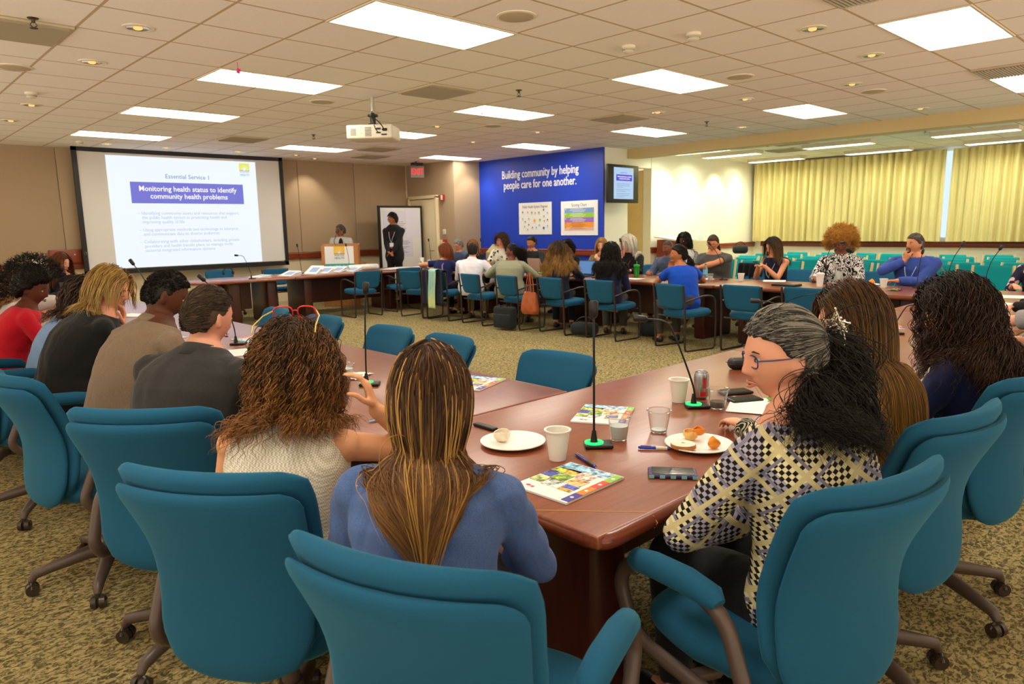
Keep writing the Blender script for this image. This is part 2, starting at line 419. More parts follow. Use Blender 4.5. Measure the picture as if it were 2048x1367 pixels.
q = NT('mustard_pleated_cloth'); q.set(.85, spec=.15); f = q.noise(q.coord((1,1,.1)), 120, 2); q.col(q.mix(f, 'e8dba0', 'dccd8c')); q.b.inputs['Sheen Weight'].default_value = .1; CURT = q.m
curtain(4.43, 8.5, 'wide mustard pleated curtain between the white wall and the bright gap', 3)
curtain(.2, 4.33, 'mustard pleated curtain right of the bright gap', 5)
struct('window_1', MB().box((16.36, 4.38, 2.0), (.06, .3, 1.7)), emis('daylight_gap', (.85, .93, 1.0), 1.1))
# ---- ceiling items
TANV = plain('vent_grey', 'a3957c', .6)
def make_vent(L, W):
    r = empty('ceiling_vent'); MB().rbox((0, 0, CZ-.006), (L, W, .02), .006).build('frame', plain('vent_rim', 'c6b799', .6), r)
    s = MB(); n = int(W/.028)
    for i in range(n): s.box((0, -W/2+.03+i*(W-.06)/(n-1), CZ-.019), (L-.06, .012, .014), rot=rotx(.5))
    s.build('slat', TANV, r); return proto(r)
vp = make_vent(.6, .6)
for x, y, lab in [(4.75, 6.0, 'above the open floor, left of the projector'), (1.08, 6.05, 'at the top left of the picture'), (7.8, 6.05, 'near the middle of the ceiling, behind the black sprinkler'), (8.1, 1.78, 'beside the rightmost ceiling light'), (4.9, 2.0, 'at the top right edge above the camera side'), (4.75, 11.0, 'in front of the projection screen, tinted blue by it'), (7.2, 10.9, 'near the exit sign'), (8.0, 12.2, 'nearest the exit sign'), (12.6, 6.1, 'beyond the beam, left'), (13.9, 6.9, 'beyond the beam, nearest the curtain')]:
    place(vp, (LX0+T*(round((x-LX0-T/2)/T)+.5), LY0+T*(round((y-LY0-T/2)/T)+.5), 0), 0, 'square grey slatted ceiling vent ' + lab, 'ceiling vent', 'ceiling vents')
WPL = plain('white_enamel', 'e6dcc4', .4)
REFL = plain('polished_reflector', 'd8c8a8', .15, .9)
def make_can():
    r = empty('downlight'); m = MB(); m.lathe([(.10, 0), (.102, -.006), (.078, -.008), (.074, 0)], (0, 0, CZ), 28, caps=False); m.build('trim_ring', WPL, r)
    m = MB(); m.lathe([(.074, 0), (.055, .004), (.02, .006), (.0, .006)], (0, 0, CZ-.007), 24, caps=False); m.build('reflector', REFL, r)
    m = MB(); m.ell((0, 0, CZ-.005), (.03, .03, .012), 14, 8); m.build('bulb', emis('dim_bulb', (1, .8, .5), 1.2), r); return proto(r)
cp = make_can()
cans = [(1.70, 5.5), (1.72, 6.8), (1.74, 9.4), (1.76, 10.8), (5.42, 2.44), (6.66, 2.47), (7.88, 3.1), (7.8, 4.26), (7.78, 5.45), (9.99, 5.5), (10.3, 3.18), (3.3, 12.7), (4.2, 12.75), (5.4, 12.7), (6.5, 12.7), (6.3, 8.1), (7.9, 7.7), (7.9, 9.2)]
for k, (x, y) in enumerate(cans):
    lab = ('round recessed downlight, %s of the line on the far left' % ORD[k]) if k < 4 else ('round recessed downlight before the projection screen, %s from the left' % ORD[k-11]) if 11 <= k < 15 else ('round recessed downlight of the middle and right ceiling, %s from the camera' % ORD[(k-4) if k < 11 else k-8])
    place(cp, (x, y, 0), 0, lab, 'downlight', 'recessed downlights')
def spot(name, loc, aim, W_, size=1.2, parent=None):
    l = bpy.data.lights.new(name, 'SPOT'); l.energy = W_; l.color = (1, .88, .7); l.spot_size = size; l.spot_blend = .6; l.shadow_soft_size = .04
    o = bpy.data.objects.new(name, l); link(o, parent); o.location = loc
    d = Vector(aim)-Vector(loc); o.rotation_euler = d.to_track_quat('-Z', 'Y').to_euler(); return o
wash = [((7.1, 13.1), (7.1, 13.6, 1.5), 'above the speaker at the podium'), ((10.0, 11.5), (10.15, 11.9, 1.4), 'left of the blue wall'), ((12.5, 8.15), (12.5, 8.6, 1.4), 'over the white wall, left'), ((13.5, 8.15), (13.5, 8.6, 1.4), 'over the white wall, middle'), ((14.5, 8.15), (14.5, 8.6, 1.4), 'over the white wall, right of the middle'), ((15.5, 8.15), (15.5, 8.6, 1.4), 'over the white wall, nearest the curtain')]
for k, ((x, y), aim, lab) in enumerate(wash):
    o = place(cp, (x, y, 0), 0, 'wall-washing recessed downlight ' + lab, 'downlight', 'recessed downlights')
    spot('lamp', (0, 0, CZ-.03), (aim[0]-x, aim[1]-y, aim[2]), WASHER*(1 if k < 2 else 1.6), 1.5, o)
def make_speaker():
    r = empty('ceiling_speaker'); MB().lathe([(.135, 0), (.135, -.006), (.12, -.009)], (0, 0, CZ), 32).build('rim', WPL, r)
    MB().lathe([(.118, -.009), (.1, -.013), (.0, -.014)], (0, 0, CZ), 28, caps=False).build('grille', plain('grille_tan', 'bfae90', .7), r); return proto(r)
sp_ = make_speaker()
for x, y, lab in [(3.52, 3.62, 'right of the big ceiling light at the top'), (6.58, 3.66, 'right of the middle column of lights'), (8.49, 3.11, 'farther right on the ceiling'), (4.1, 7.32, 'left of the projector'), (1.28, 7.4, 'at the left edge'), (6.9, 7.6, 'behind the sprinkler near the middle')]:
    place(sp_, (x, y, 0), 0, 'round flush ceiling speaker ' + lab, 'speaker', 'ceiling speakers')
def make_spr():
    r = empty('sprinkler'); MB().lathe([(.035, 0), (.03, -.006), (.012, -.008), (.012, -.03)], (0, 0, CZ), 16).build('body', plain('sprinkler_brass', '5b4a38', .4, .6), r)
    m = MB(); m.tube([(-.012, 0, CZ-.03), (-.02, 0, CZ-.045), (0, 0, CZ-.062)], .003, 6); m.tube([(.012, 0, CZ-.03), (.02, 0, CZ-.045), (0, 0, CZ-.062)], .003, 6); m.lathe([(.024, -.062), (.024, -.065)], (0, 0, CZ), 14); m.build('deflector', plain('sprinkler_metal', '4a4038', .4, .7), r); return proto(r)
s_ = make_spr()
for x, y, lab in [(1.12, 5.69, 'at the top left'), (5.36, 5.49, 'near the middle of the ceiling'), (9.06, 5.52, 'right of the middle, before the beam'), (5.36, 9.88, 'in front of the projection screen'), (12.4, 6.3, 'beyond the beam, left'), (12.6, 3.8, 'beyond the beam, right'), (9.2, 12.6, 'above the exit sign')]:
    place(s_, (x, y, 0), 0, 'small hanging fire sprinkler ' + lab, 'sprinkler', 'fire sprinklers')
def make_smoke():
    r = empty('smoke_detector'); MB().lathe([(.055, 0), (.055, -.02), (.045, -.024), (.045, -.045), (.03, -.055), (.0, -.055)], (0, 0, CZ), 24, caps=False).build('housing', WPL, r)
    m = MB()
    for z in (-.028, -.036): m.lathe([(.047, z), (.047, z-.003)], (0, 0, CZ), 24)
    m.build('vent_slot', plain('slot_grey', '6a6055', .7), r); return proto(r)
s_ = make_smoke()
for x, y, lab in [(4.84, 3.08, 'near the top of the picture'), (4.77, 3.63, 'smaller looking, left of the other'), (1.6, 8.6, 'on the far left ceiling'), (2.9, 12.6, 'above the left end of the screen')]:
    place(s_, (x, y, 0), 0, 'round white smoke detector ' + lab, 'smoke detector', 'smoke detectors')
PINK = plain('pink_ribbon', 'ee2a86', .6)
for x, y, l_, lab in [(2.63, 6.07, .09, 'hanging by the second left ceiling light'), (5.9, 6.7, .05, 'hanging by the light in the middle'), (8.9, 12.1, .07, 'hanging near the exit sign')]:
    m = MB(); m.tube([(x, y, CZ), (x+.004, y, CZ-l_*.6)], .003, 5); m.box((x+.006, y, CZ-l_*.8), (.03, .004, l_*.45), rot=roty(.3)); tag(m.build('ribbon', PINK), 'bright pink ribbon scrap ' + lab, 'ribbon')
# ---- projector
pr = empty('projector', (4.36, 6.72, 0), radians(-48), 'white ceiling mounted projector on a black bracket', 'projector')
PB = plain('projector_white', 'd8cdb8', .5)
m = MB(); m.rbox((0, 0, 2.535), (.50, .36, .145), .02); m.build('body', PB, pr)
m = MB()
for k in range(7): m.box((-.01, -.1805, 2.49+.014*k), (.07, .003, .006))
for k in range(8): m.box((-.251, -.08, 2.49+.012*k), (.003, .12, .005))
for k in range(6): m.box((-.17, -.1805, 2.50+.012*k), (.06, .003, .005))
m.box((.1, -.1805, 2.56), (.05, .004, .02)); m.box((.1, -.1805, 2.52), (.05, .004, .014)); m.box((.17, -.1805, 2.55), (.05, .004, .03)); m.box((.16, -.1805, 2.50), (.06, .004, .016)); m.build('vent_and_port', BLACK, pr)
m = MB(); m.cyl((.1, .17, 2.54), (.1, .235, 2.54), .05, .045, 24); m.build('lens', BLACK, pr)
m = MB(); m.lathe([(.06, 0), (.06, .02), (.03, .03), (.03, .1), (.055, .1), (.055, .12), (.02, .12), (.02, .14)], (0, 0, 2.61), 20); m.box((0, 0, 2.62), (.2, .05, .015)); m.box((0, 0, 2.62), (.05, .2, .015)); m.build('bracket', BLACK, pr)
m = MB(); m.cyl((0, 0, 2.75), (0, 0, CZ), .02, n=16); m.build('mount_pole', plain('mount_grey', 'b9b2a4', .4, .3), pr)
m = MB(); m.tube(smooth_path([(.14, -.18, 2.55), (.16, -.22, 2.57), (.1, -.22, 2.64), (.02, -.12, 2.68), (0, -.03, 2.74)]), .006, 6); m.tube(smooth_path([(.1, -.18, 2.52), (.08, -.23, 2.56), (.05, -.2, 2.66), (0, -.03, 2.76)]), .005, 6); m.build('cable', BLACK, pr)
# ---- projection screen
sc = empty('projection_screen', (4.73, 13.36, 0), 0, 'large wall projection screen in a black frame showing the slide', 'projection screen')
WS = plain('screen_cloth', 'dcd8d2', .8)
MB().box((0, 0, 1.89), (3.46, .02, 1.92)).build('screen_cloth', WS, sc)
m = MB()
for s2 in (-1, 1): m.box((s2*1.76, -.005, 1.885), (.07, .05, 2.07)); 
m.box((0, -.005, 2.89), (3.59, .05, .06)); m.box((0, -.005, .875), (3.59, .05, .07)); m.box((-1.3, .06, 2.86), (.05, .1, .04)); m.box((1.3, .06, 2.86), (.05, .1, .04)); m.build('frame', BLACK, sc)
q = NT('slide_light'); q.col((0,0,0)); co = q.coord(); q.b.inputs['Emission Color'].default_value = (*lin((.93, .965, 1.0)), 1); q.b.inputs['Emission Strength'].default_value = 1.02; SL = q.m
sl = MB().box((-.03, -.0135, 1.87), (2.56, .003, 1.88)).build('slide', SL, sc)
LAV = emis('slide_violet', '7a78d8', .95); PALE = emis('slide_pale_text', 'bcc6de', .95); PALE2 = emis('slide_grey_text', '93a3c6', .95); WT = emis('slide_white_text', 'ffffff', 1.0)
MB().box((0, -.017, 2.205), (1.95, .003, .36)).build('slide_banner', LAV, sc)
rt = (pi/2, 0, 0)
text_obj('slide_text', 'Essential Service 1', .105, PALE2, (-.01, -.018, 2.49), rt, sc, bold=.001)
text_obj('slide_text', 'Monitoring health status to identify', .125, WT, (0, -.021, 2.272), rt, sc, sx=.95, bold=.0018)
text_obj('slide_text', 'community health problems', .125, WT, (0, -.021, 2.145), rt, sc, sx=.95, bold=.0018)
for z_, l_ in [(1.855, '\u2013 Identifying community assets and resources that support'), (1.78, '   the public health system in promoting health and'), (1.705, '   improving quality of life'), (1.57, '\u2013 Using appropriate methods and technology to interpret'), (1.495, '   and communicate data to diverse audiences'), (1.365, '\u2013 Collaborating with other stakeholders, including private'), (1.29, '   providers and health benefit plans, to manage multi-'), (1.215, '   sectorial integrated information systems')]:
    text_obj('slide_text', l_, .078, PALE, (-.9, -.018, z_), rt, sc, 'LEFT', sx=.95)
def health_logo(parent, x, y, z, s, yel, org, tl, ry=0):
    """sun over water with lettering"""
    m = MB(); m.box((x, y, z+.17*s), (.3*s, .002, .2*s)); m.build('logo_sun_square', yel, parent)
    m = MB()
    for a in np.linspace(.25, pi-.25, 7): m.box((x+.09*s*cos(a), y-.002, z+.09*s+.09*s*sin(a)), (.08*s, .001, .008*s), rot=roty(-a))
    m.ell((x, y-.002, z+.1*s), (.035*s, .001, .035*s), 16, 8); m.build('logo_sun_ray', WT if yel.name.startswith('slide') else WHITE, parent)
    MB().box((x, y, z+.06*s), (.3*s, .002, .02*s)).build('logo_water_line', tl, parent)
    text_obj('logo_text', 'PROMOTING', .055*s, org, (x, y-.001, z+.02*s), (pi/2, 0, 0), parent, sx=.82, bold=.001*s)
    text_obj('logo_text', 'HEALTH', .09*s, tl, (x, y-.001, z-.055*s), (pi/2, 0, 0), parent, sx=.82, bold=.001*s)
health_logo(sc, 1.03, -.017, 2.6, .66, emis('slide_yellow', 'eaf06a', .95), emis('slide_orange', 'f0b8a0', .95), emis('slide_teal', '7fc6d8', .95))
# ---- blue wall lettering and posters
lt = empty('wall_lettering', (10.37, 10.1, 0), -pi/2, 'white lettering on the royal blue wall', 'lettering'); WL = plain('lettering_white', 'f4f4fa', .5)
text_obj('lettering_line', 'Building community by helping', .235, WL, (0, -.006, 2.575), rt, lt, sx=.74, bold=.002, ext=.004)
text_obj('lettering_line', 'people care for one another.', .235, WL, (0, -.006, 2.36), rt, lt, sx=.74, bold=.002, ext=.004)
p1 = empty('poster', (10.362, 10.2, 0), -pi/2, 'white paper poster with a coloured dot diagram on the blue wall', 'poster', 'posters on the blue wall')
MB().box((0, 0, 1.67), (.93, .006, .64)).build('sheet', WHITE, p1)
GT = plain('grey_print', '6b6b70', .7)
text_obj('poster_title', 'Public Health System Diagram', .075, GT, (0, -.004, 1.905), rt, p1, sx=.78)
dots = [(.1,.28,'355c7d',.6),(.27,.28,'e8734a',.6),(.4,.3,'6fbf44',.9),(.51,.31,'e8734a',.6),(.63,.31,'6fbf44',.9),(.78,.22,'355c7d',.7),(.9,.32,'6cc0b0',.6),(.1,.5,'6fbf44',.6),(.3,.5,'6fbf44',.6),(.49,.57,'f5b52c',1.3),(.66,.55,'6fbf44',.9),(.79,.43,'6fbf44',.7),(.9,.55,'355c7d',.6),(.18,.6,'355c7d',.6),(.3,.7,'355c7d',.6),(.8,.58,'e8734a',.6),(.64,.72,'6cc0b0',.6),(.16,.76,'6fbf44',.6),(.42,.8,'355c7d',.6),(.54,.8,'4aa8e0',.6),(.78,.82,'355c7d',1.0),(.9,.75,'6cc0b0',.6),(.26,.86,'6cc0b0',.6)]
for u_, v_, c_, s2 in dots:
    x = -.44+.88*u_; z = 1.97-.6*v_
    m = MB(); m.cyl((x, -.003, z), (x, -.006, z), .026*s2, n=14); m.build('diagram_dot', plain('print_'+c_, c_, .7), p1)
m = MB()
for u_, v_, c_, s2 in dots: m.box((-.44+.88*u_, -.004, 1.97-.6*v_-.026*s2-.012), (.06, .002, .004))
m.build('diagram_caption', GT, p1)
p2 = empty('poster', (10.362, 9.02, 0), -pi/2, 'white scoring chart poster with five coloured bands on the blue wall', 'poster', 'posters on the blue wall')
MB().box((0, 0, 1.655), (.93, .006, .65)).build('sheet', WHITE, p2)
text_obj('poster_title', 'Scoring Chart', .085, GT, (0, -.004, 1.90), rt, p2, sx=.8)
for k, c_ in enumerate(['7b9fd0', '96c83f', '9a6cc4', 'f09a2a', 'eab9a2']):
    h = .09 if k < 4 else .065; z = 1.80-.09*k-(0 if k < 4 else -.012)
    MB().box((0, -.005, z), (.74, .003, h)).build('chart_band', plain('band_'+c_, c_, .7), p2)
    m = MB(); 
    for j in range(3 if k < 4 else 2): m.box((-.05+.02*j, -.0075, z+.028-.026*j), (.5-.1*j if j else .3, .002, .007))
    m.box((-.34, -.0075, z+.025), (.02, .002, .02)); m.build('band_text', WHITE if k < 3 else plain('print_brown', '9a5a30', .7), p2)
# ---- television
tv = empty('television', (10.6, 8.17, 0), radians(3), 'wall mounted flat television repeating the slide beside the blue wall', 'television')
m = MB(); m.rbox((0, 0, 2.25), (.96, .06, .68), .012); m.build('housing', BLACK, tv)
MB().box((-.01, -.032, 2.26), (.62, .004, .56)).build('display', emis('tv_display', 'b4d2f4', .95), tv)
MB().box((0, -.036, 2.36), (.5, .003, .11)).build('slide_banner', emis('tv_banner', '4a3fd0', .95), tv)
text_obj('slide_text', 'Monitoring health status to identify\ncommunity health problems', .036, WT, (0, -.039, 2.36), rt, tv, sx=.85)
text_obj('slide_text', 'Essential Service 1', .03, LAV, (-.02, -.036, 2.45), rt, tv)
m = MB()
for k, wd in enumerate([.42, .4, .2, .42, .3, .42, .4, .25]): m.box((-.24+wd/2, -.036, 2.25-.03*k-.012*(k > 2)-.012*(k > 4)), (wd, .002, .008))
m.build('slide_text_line', emis('tv_text', '7d9cc8', .9), tv)
MB().box((.25, -.036, 2.5), (.05, .002, .06)).build('slide_logo', emis('tv_logo', 'cfe07a', .9), tv)
m = MB(); m.box((0, .12, 2.25), (.3, .2, .2)); m.build('wall_bracket', BLACK, tv)
# ---- exit sign
ex = empty('exit_sign', (9.33, 12.75, 0), radians(-25), 'lit EXIT sign hanging from the ceiling by the door', 'exit sign')
m = MB(); m.rbox((0, 0, 2.72), (.30, .06, .25), .01); m.build('housing', plain('exit_grey', '8f8a84', .5), ex)
m = MB(); m.rbox((0, 0, 2.885), (.26, .1, .05), .008); m.box((0, 0, 2.86), (.05, .04, .06)); m.build('canopy', BLACK, ex)
text_obj('exit_text', 'EXIT', .18, emis('exit_red', 'ff2a3a', 1.6), (0, -.034, 2.72), rt, ex, sx=.72, bold=.002)
# ---- small things on walls
RED = plain('fire_red', 'b02420', .45)
t = empty('fire_alarm_strobe', (9.64, 12.27, 0), 0, 'red and white fire alarm strobe on the tan wall', 'fire alarm')
MB().rbox((-.03, 0, 2.16), (.05, .13, .12), .006).build('housing', RED, t); MB().rbox((-.06, -.02, 2.16), (.02, .05, .1), .004).build('lens', WPL, t)
t = empty('fire_alarm_pull', (9.64, 12.22, 0), 0, 'small red fire alarm pull box below the thermostat', 'fire alarm pull')
MB().rbox((-.03, 0, 1.2), (.05, .1, .14), .006).build('housing', RED, t); MB().box((-.058, 0, 1.2), (.006, .06, .02)).build('pull_bar', WHITE, t)
tag(MB().rbox((9.63, 12.25, 1.43), (.03, .08, .11), .006).build('thermostat', WPL), 'small cream thermostat on the tan wall above the red pull box', 'thermostat')
for k, y in enumerate((12.38, 12.33+.14)):
    t = empty('wall_switch', (9.645, y, 0), 0, 'cream wall switch plate %s the red pull box' % ('next to' if k == 0 else 'farther left of'), 'wall switch'); MB().rbox((-.005, 0, 1.2), (.012, .08, .12), .003).build('plate', plain('switch_cream', 'e8dba0', .5), t); MB().box((-.014, 0, 1.2), (.008, .012, .03)).build('toggle', WPL, t)
t = empty('wall_panel', (2.38, 13.56, 0), 0, 'white plate on the tan wall at the far left', 'wall plate'); MB().rbox((-.03, -.005, 1.1), (.2, .012, .13), .003).build('plate', plain('plate_white', 'e9e4d8', .5), t); MB().box((.03, -.012, 1.1), (.02, .004, .06)).build('switch', WPL, t)
t = empty('wall_cabinet', (2.72, 13.52, 0), 0, 'shallow reddish wooden wall cabinet left of the screen', 'wall cabinet'); MB().rbox((0, .01, 1.16), (.46, .1, .22), .006).build('body', RAILW, t); MB().rbox((0, -.045, 1.16), (.44, .015, .2), .004).build('door', RAILW, t); MB().cyl((.12, -.055, 1.19), (.12, -.07, 1.19), .012, n=12).build('lock', CHROME, t)
# ================================================================ TABLES
def table_run(x0, x1, y0, y1, label, along='x', group='mahogany meeting tables', round_end=None, panels=True):
    cx, cy = (x0+x1)/2, (y0+y1)/2; L = max(x1-x0, y1-y0); Wd = min(x1-x0, y1-y0)
    t = empty('meeting_table', (cx, cy, 0), 0 if along == 'x' else pi/2, label, 'table', group)
    m = MB()
    if round_end:
        hx, hy = L/2, Wd/2; pts = [(hx, -hy), (hx, hy)]
        pts += [(-hx+hy*1.15-hy*1.15*cos(a), hy*sin(a)) for a in np.linspace(pi/2, -pi/2, 22)]
        rg = []
        for z, ins in ((.70, .012), (.706, .004), (.72, 0), (.733, .004), (.74, .014)):
            P_ = np.array([((x+ (ins if x < -hx*.2 else 0)), y*(1-ins/hy), z) for x, y in pts]); rg.append(P_)
        m.loft(rg, 0); 
        m.build('tabletop', MAHOG, t)
    else:
        m.rbox((0, 0, .722), (L-.006, Wd-.028, .036), .006, seg=3); m.build('tabletop', MAHOG, t)
        hx, hy = L/2-.022, Wd/2-.016
        e = MB(); e.tube(round_path([(0, -hy, .7165), (hx, -hy, .7165), (hx, hy, .7165), (-hx, hy, .7165), (-hx, -hy, .7165), (0, -hy, .7165)], .05, 6)[:-1], .0235, 12, closed=True)
        e.build('edge_moulding', MAHOG_E, t)
    if panels:
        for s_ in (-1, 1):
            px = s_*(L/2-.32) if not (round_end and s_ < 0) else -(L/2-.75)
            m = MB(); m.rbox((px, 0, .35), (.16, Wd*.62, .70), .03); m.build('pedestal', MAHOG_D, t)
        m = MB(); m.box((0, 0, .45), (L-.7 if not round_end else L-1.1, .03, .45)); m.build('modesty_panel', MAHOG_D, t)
    return t
TN = 'mahogany conference table section '
table_run(1.30, 3.95, 1.06, 2.2, TN+'nearest the camera, with the plates and cups')
table_run(3.95, 6.6, 1.06, 2.2, TN+'of the near row, before the navy blazer')
table_run(6.6, 9.1, 1.06, 2.2, TN+'at the far right corner')
table_run(1.30, 2.46, 2.2, 4.75, TN+'of the left row, nearest the camera', 'y')
table_run(1.30, 2.46, 4.75, 7.3, TN+'of the left row, middle', 'y')
table_run(1.30, 2.46, 7.3, 9.75, TN+'of the left row, farthest, below the screen', 'y')
table_run(7.95, 9.1, 2.2, 4.7, TN+'of the right row, before the man in blue', 'y')
table_run(7.95, 9.1, 4.7, 7.2, TN+'of the right row, middle, with laptops', 'y')
table_run(7.95, 9.1, 7.2, 9.7, TN+'of the right row, third from the right', 'y')
table_run(7.95, 9.1, 9.7, 12.2, TN+'at the corner beside the standing woman', 'y')
table_run(5.55, 7.93, 11.12, 12.2, TN+'in front of the podium', 'x')
table_run(3.85, 5.53, 11.12, 12.2, TN+'with a rounded end, under the projection screen', 'x', round_end=True)
o = MB().tube(np.array([(1.32, 1.31, .7405), (1.52, 1.082, .7405)]), .0014, 6).tube(np.array([(1.52, 1.082, .7405), (1.525, 1.063, .7345), (1.528, 1.0505, .7165), (1.53, 1.062, .698)]), .0016, 6).build('edge_inlay', plain('inlay_cream', 'c9a25a', .4)); tag(o, 'thin pale seam line across the near table corner', 'inlay')
o = MB().tube(smooth_path([(1.27, 1.38, .67), (1.25, 1.36, .64), (1.27, 1.32, .635), (1.29, 1.30, .66)]), .004, 6).build('cable_hook', plain('hook_brass', 'a08040', .4, .6)); tag(o, 'small curved cable clip under the near table edge', 'hook')

# ================================================================ CHAIRS
def shell(m, wfn, z0, z1, x0, x1, bend, lean, nv=22, nu=34, e=2.6, mi=0, edge=.03, topr=.05):
    """upholstered slab: closed rounded-rectangle sections stacked along the height"""
    rings = []; zs = z0+(z1-z0)*(.5-.5*np.cos(np.linspace(0, pi, nv)))
    for z in zs:
        t = (z-z0)/(z1-z0); w_ = wfn(t); d = min(z-z0, z1-z); k = min(1, max(.05, 1-(1-min(1, d/edge))**2))**.5
        th = (x1-x0)/2*k; xc = (x0+x1)/2; ww = max(.02, w_-edge*(1-k))
        a = np.linspace(0, 2*pi, nu, endpoint=False)
        yy = np.sign(np.cos(a))*np.abs(np.cos(a))**(2/e)*ww; xx = np.sign(np.sin(a))*np.abs(np.sin(a))**(2/e)*th
        X = xc+xx+bend(t)*(yy/.25)**2+lean(t)
        rings.append(np.stack([X, yy, np.full(nu, z)], -1))
    return m.loft(rings, mi)
def make_swivel(seat_h=.47, top=.985, dx=0):
    r = empty('swivel_chair'); z1 = top; z0 = seat_h-.06
    def W(t): return float(np.interp(t, [0, .08, .2, .4, .62, .85, .95, 1.0], [.11, .185, .222, .228, .234, .254, .252, .228]))
    bend = lambda t: .035+.025*t; lean = lambda t: -.235-.10*t+.05*sin(pi*t)**2-.03*(t**4)
    m = MB(); shell(m, W, z0+.03, z1, -.01, .055, bend, lean, edge=.035); m.build('backrest', TEAL, r)
    m = MB(); shell(m, lambda t: max(.03, W(t*.93)-.009), z0, z1-.045, -.042, .006, bend, lambda t: lean(t*.93), edge=.042); m.build('back_panel', TEAL, r)
    m = MB(); rings = []
    for z, k in ((-.045, .80), (-.043, .9), (-.02, .98), (.0, 1.0), (.02, .985), (.035, .93), (.044, .8), (.047, .5)):
        a = np.linspace(0, 2*pi, 40, endpoint=False); e = 3.2
        x = np.sign(np.cos(a))*np.abs(np.cos(a))**(2/e)*.25*k; y = np.sign(np.sin(a))*np.abs(np.sin(a))**(2/e)*.25*k
        rings.append(np.stack([x+.02, y*(1-.08*(x < 0)), np.full(40, seat_h+z)-.02*np.clip((x-.1)/.15, 0, 1)**2], -1))
    m.loft(rings); m.build('seat', TEAL, r)
    for s in (-1, 1):
        y = s*.275; za = seat_h-.03
        P_ = round_path([(-.02, y, za+.215), (.20, y*1.0, za+.20), (.27, y, za+.12), (.20, y, za-.02), (-.14, y, za-.03), (-.19, y, za+.03), (-.12, y, za+.19), (-.02, y, za+.215)], .08, 6)
        m = MB(); m.tube(P_[:-1], .021, 10, closed=True, up=(0, 1, 0), flat=.9); m.tube([(.0, y, za-.03), (.0, y*.6, za-.05)], .018, 8)
        a = m.build('armrest', BROWNP, r)
        p = MB(); pts = np.array([(-.10, y, za+.212), (-.08, y, za+.222), (.0, y, za+.226), (.12, y, za+.216), (.19, y, za+.203), (.21, y, za+.192)]); p.tube(pts, [.018, .031, .034, .034, .031, .018], 14); p.build('arm_pad', TEAL, a)
    m = MB(); m.rbox((0, 0, seat_h-.06), (.2, .18, .05), .015); m.cyl((0, 0, .2), (0, 0, seat_h-.06), .026, n=16); m.cyl((0, 0, .1), (0, 0, .24), .04, .034, 16)
    m.tube(smooth_path([(-.08, 0, seat_h-.07), (-.17, 0, seat_h-.07), (-.225, 0, seat_h-.02), (-.235, 0, seat_h+.06)]), .014, 8, flat=2.0, up=(0, 1, 0)); m.build('column', BROWNP, r)
    for k in range(5):
        a = 2*pi*k/5+.35+dx; c, s = cos(a), sin(a)
        m = MB(); m.tube([(c*.02, s*.02, .125), (c*.1, s*.1, .13), (c*.24, s*.24, .102), (c*.30, s*.30, .088), (c*.315, s*.315, .062)], [.034, .03, .023, .021, .014], 10); l = m.build('leg', BROWNP, r)
        m = MB(); px, py = c*.315, s*.315
        for q in (-1, 1): m.cyl((px-s*q*.006, py+c*q*.006, .028), (px-s*q*.026, py+c*q*.026, .028), .027, .025, 18)
        m.cyl((px, py, .03), (px, py, .07), .012, n=10); m.tube([(px-s*.03, py+c*.03, .034), (px-s*.015, py+c*.015, .056), (px+s*.015, py-c*.015, .056), (px+s*.03, py-c*.03, .034)], .006, 6); m.build('caster', plain('caster_brown', '3a2e28', .3), l)
    return proto(r)
SW = make_swivel()
def swivel(x, y, yaw, label, dz=0): return place(SW, (x, y, dz), radians(yaw), label, 'chair', 'teal swivel chairs')
near = [(.80, 1.80, 34, 'teal swivel chair at the bottom left, behind the woman with curly brown hair'),
        (.90, 1.07, 22, 'teal swivel chair nearest the camera, behind the woman in the denim blue shirt'),
        (.84, 2.58, 44, 'teal swivel chair behind the man in the charcoal suit jacket'),
        (.74, 3.42, 8, 'teal swivel chair behind the man in the brown shirt'),
        (.70, 4.55, 2, 'teal swivel chair of the woman in the black top, with visible base and casters'),
        (.66, 5.55, 4, 'teal swivel chair behind the person in the light blue shirt'),
        (.62, 6.5, 2, 'teal swivel chair behind the woman in red at the left edge'),
        (1.66, .80, 76, 'teal swivel chair under the woman with the tiara, padded armrest towards the camera'),
        (2.34, .83, 80, 'teal swivel chair of the woman with very long light brown hair'),
        (3.05, .80, 80, 'teal swivel chair at the right edge, behind the woman with dark curly hair'),
        (4.75, .60, 40, 'teal swivel chair beyond the dark curly hair, with a bag strap hanging on it'),
        (5.9, .7, 75, 'teal swivel chair at the right edge behind the person in the grey sleeve')]
for x, y, a, lab in near: swivel(x, y, a, lab)
SWI = make_swivel(.40, .83)
for x, y, a, lab in [(2.52, 2.56, 186, 'nearest the seam of the near tables'), (2.52, 3.55, 178, 'partly hidden by the woman in the denim shirt'), (2.52, 4.2, 182, 'second visible one beyond it, behind the microphone'), (2.52, 5.15, 185, 'behind the red glasses'), (2.52, 6.05, 176, 'beside the red glasses, on the left'), (2.5, 7.4, 180, 'half hidden by the man in the suit'), (2.5, 9.2, 176, 'farthest, below the screen')]:
    place(SWI, (x, y, 0), radians(a), 'empty teal chair inside the left table, ' + lab, 'chair', 'empty swivel chairs inside the left table')
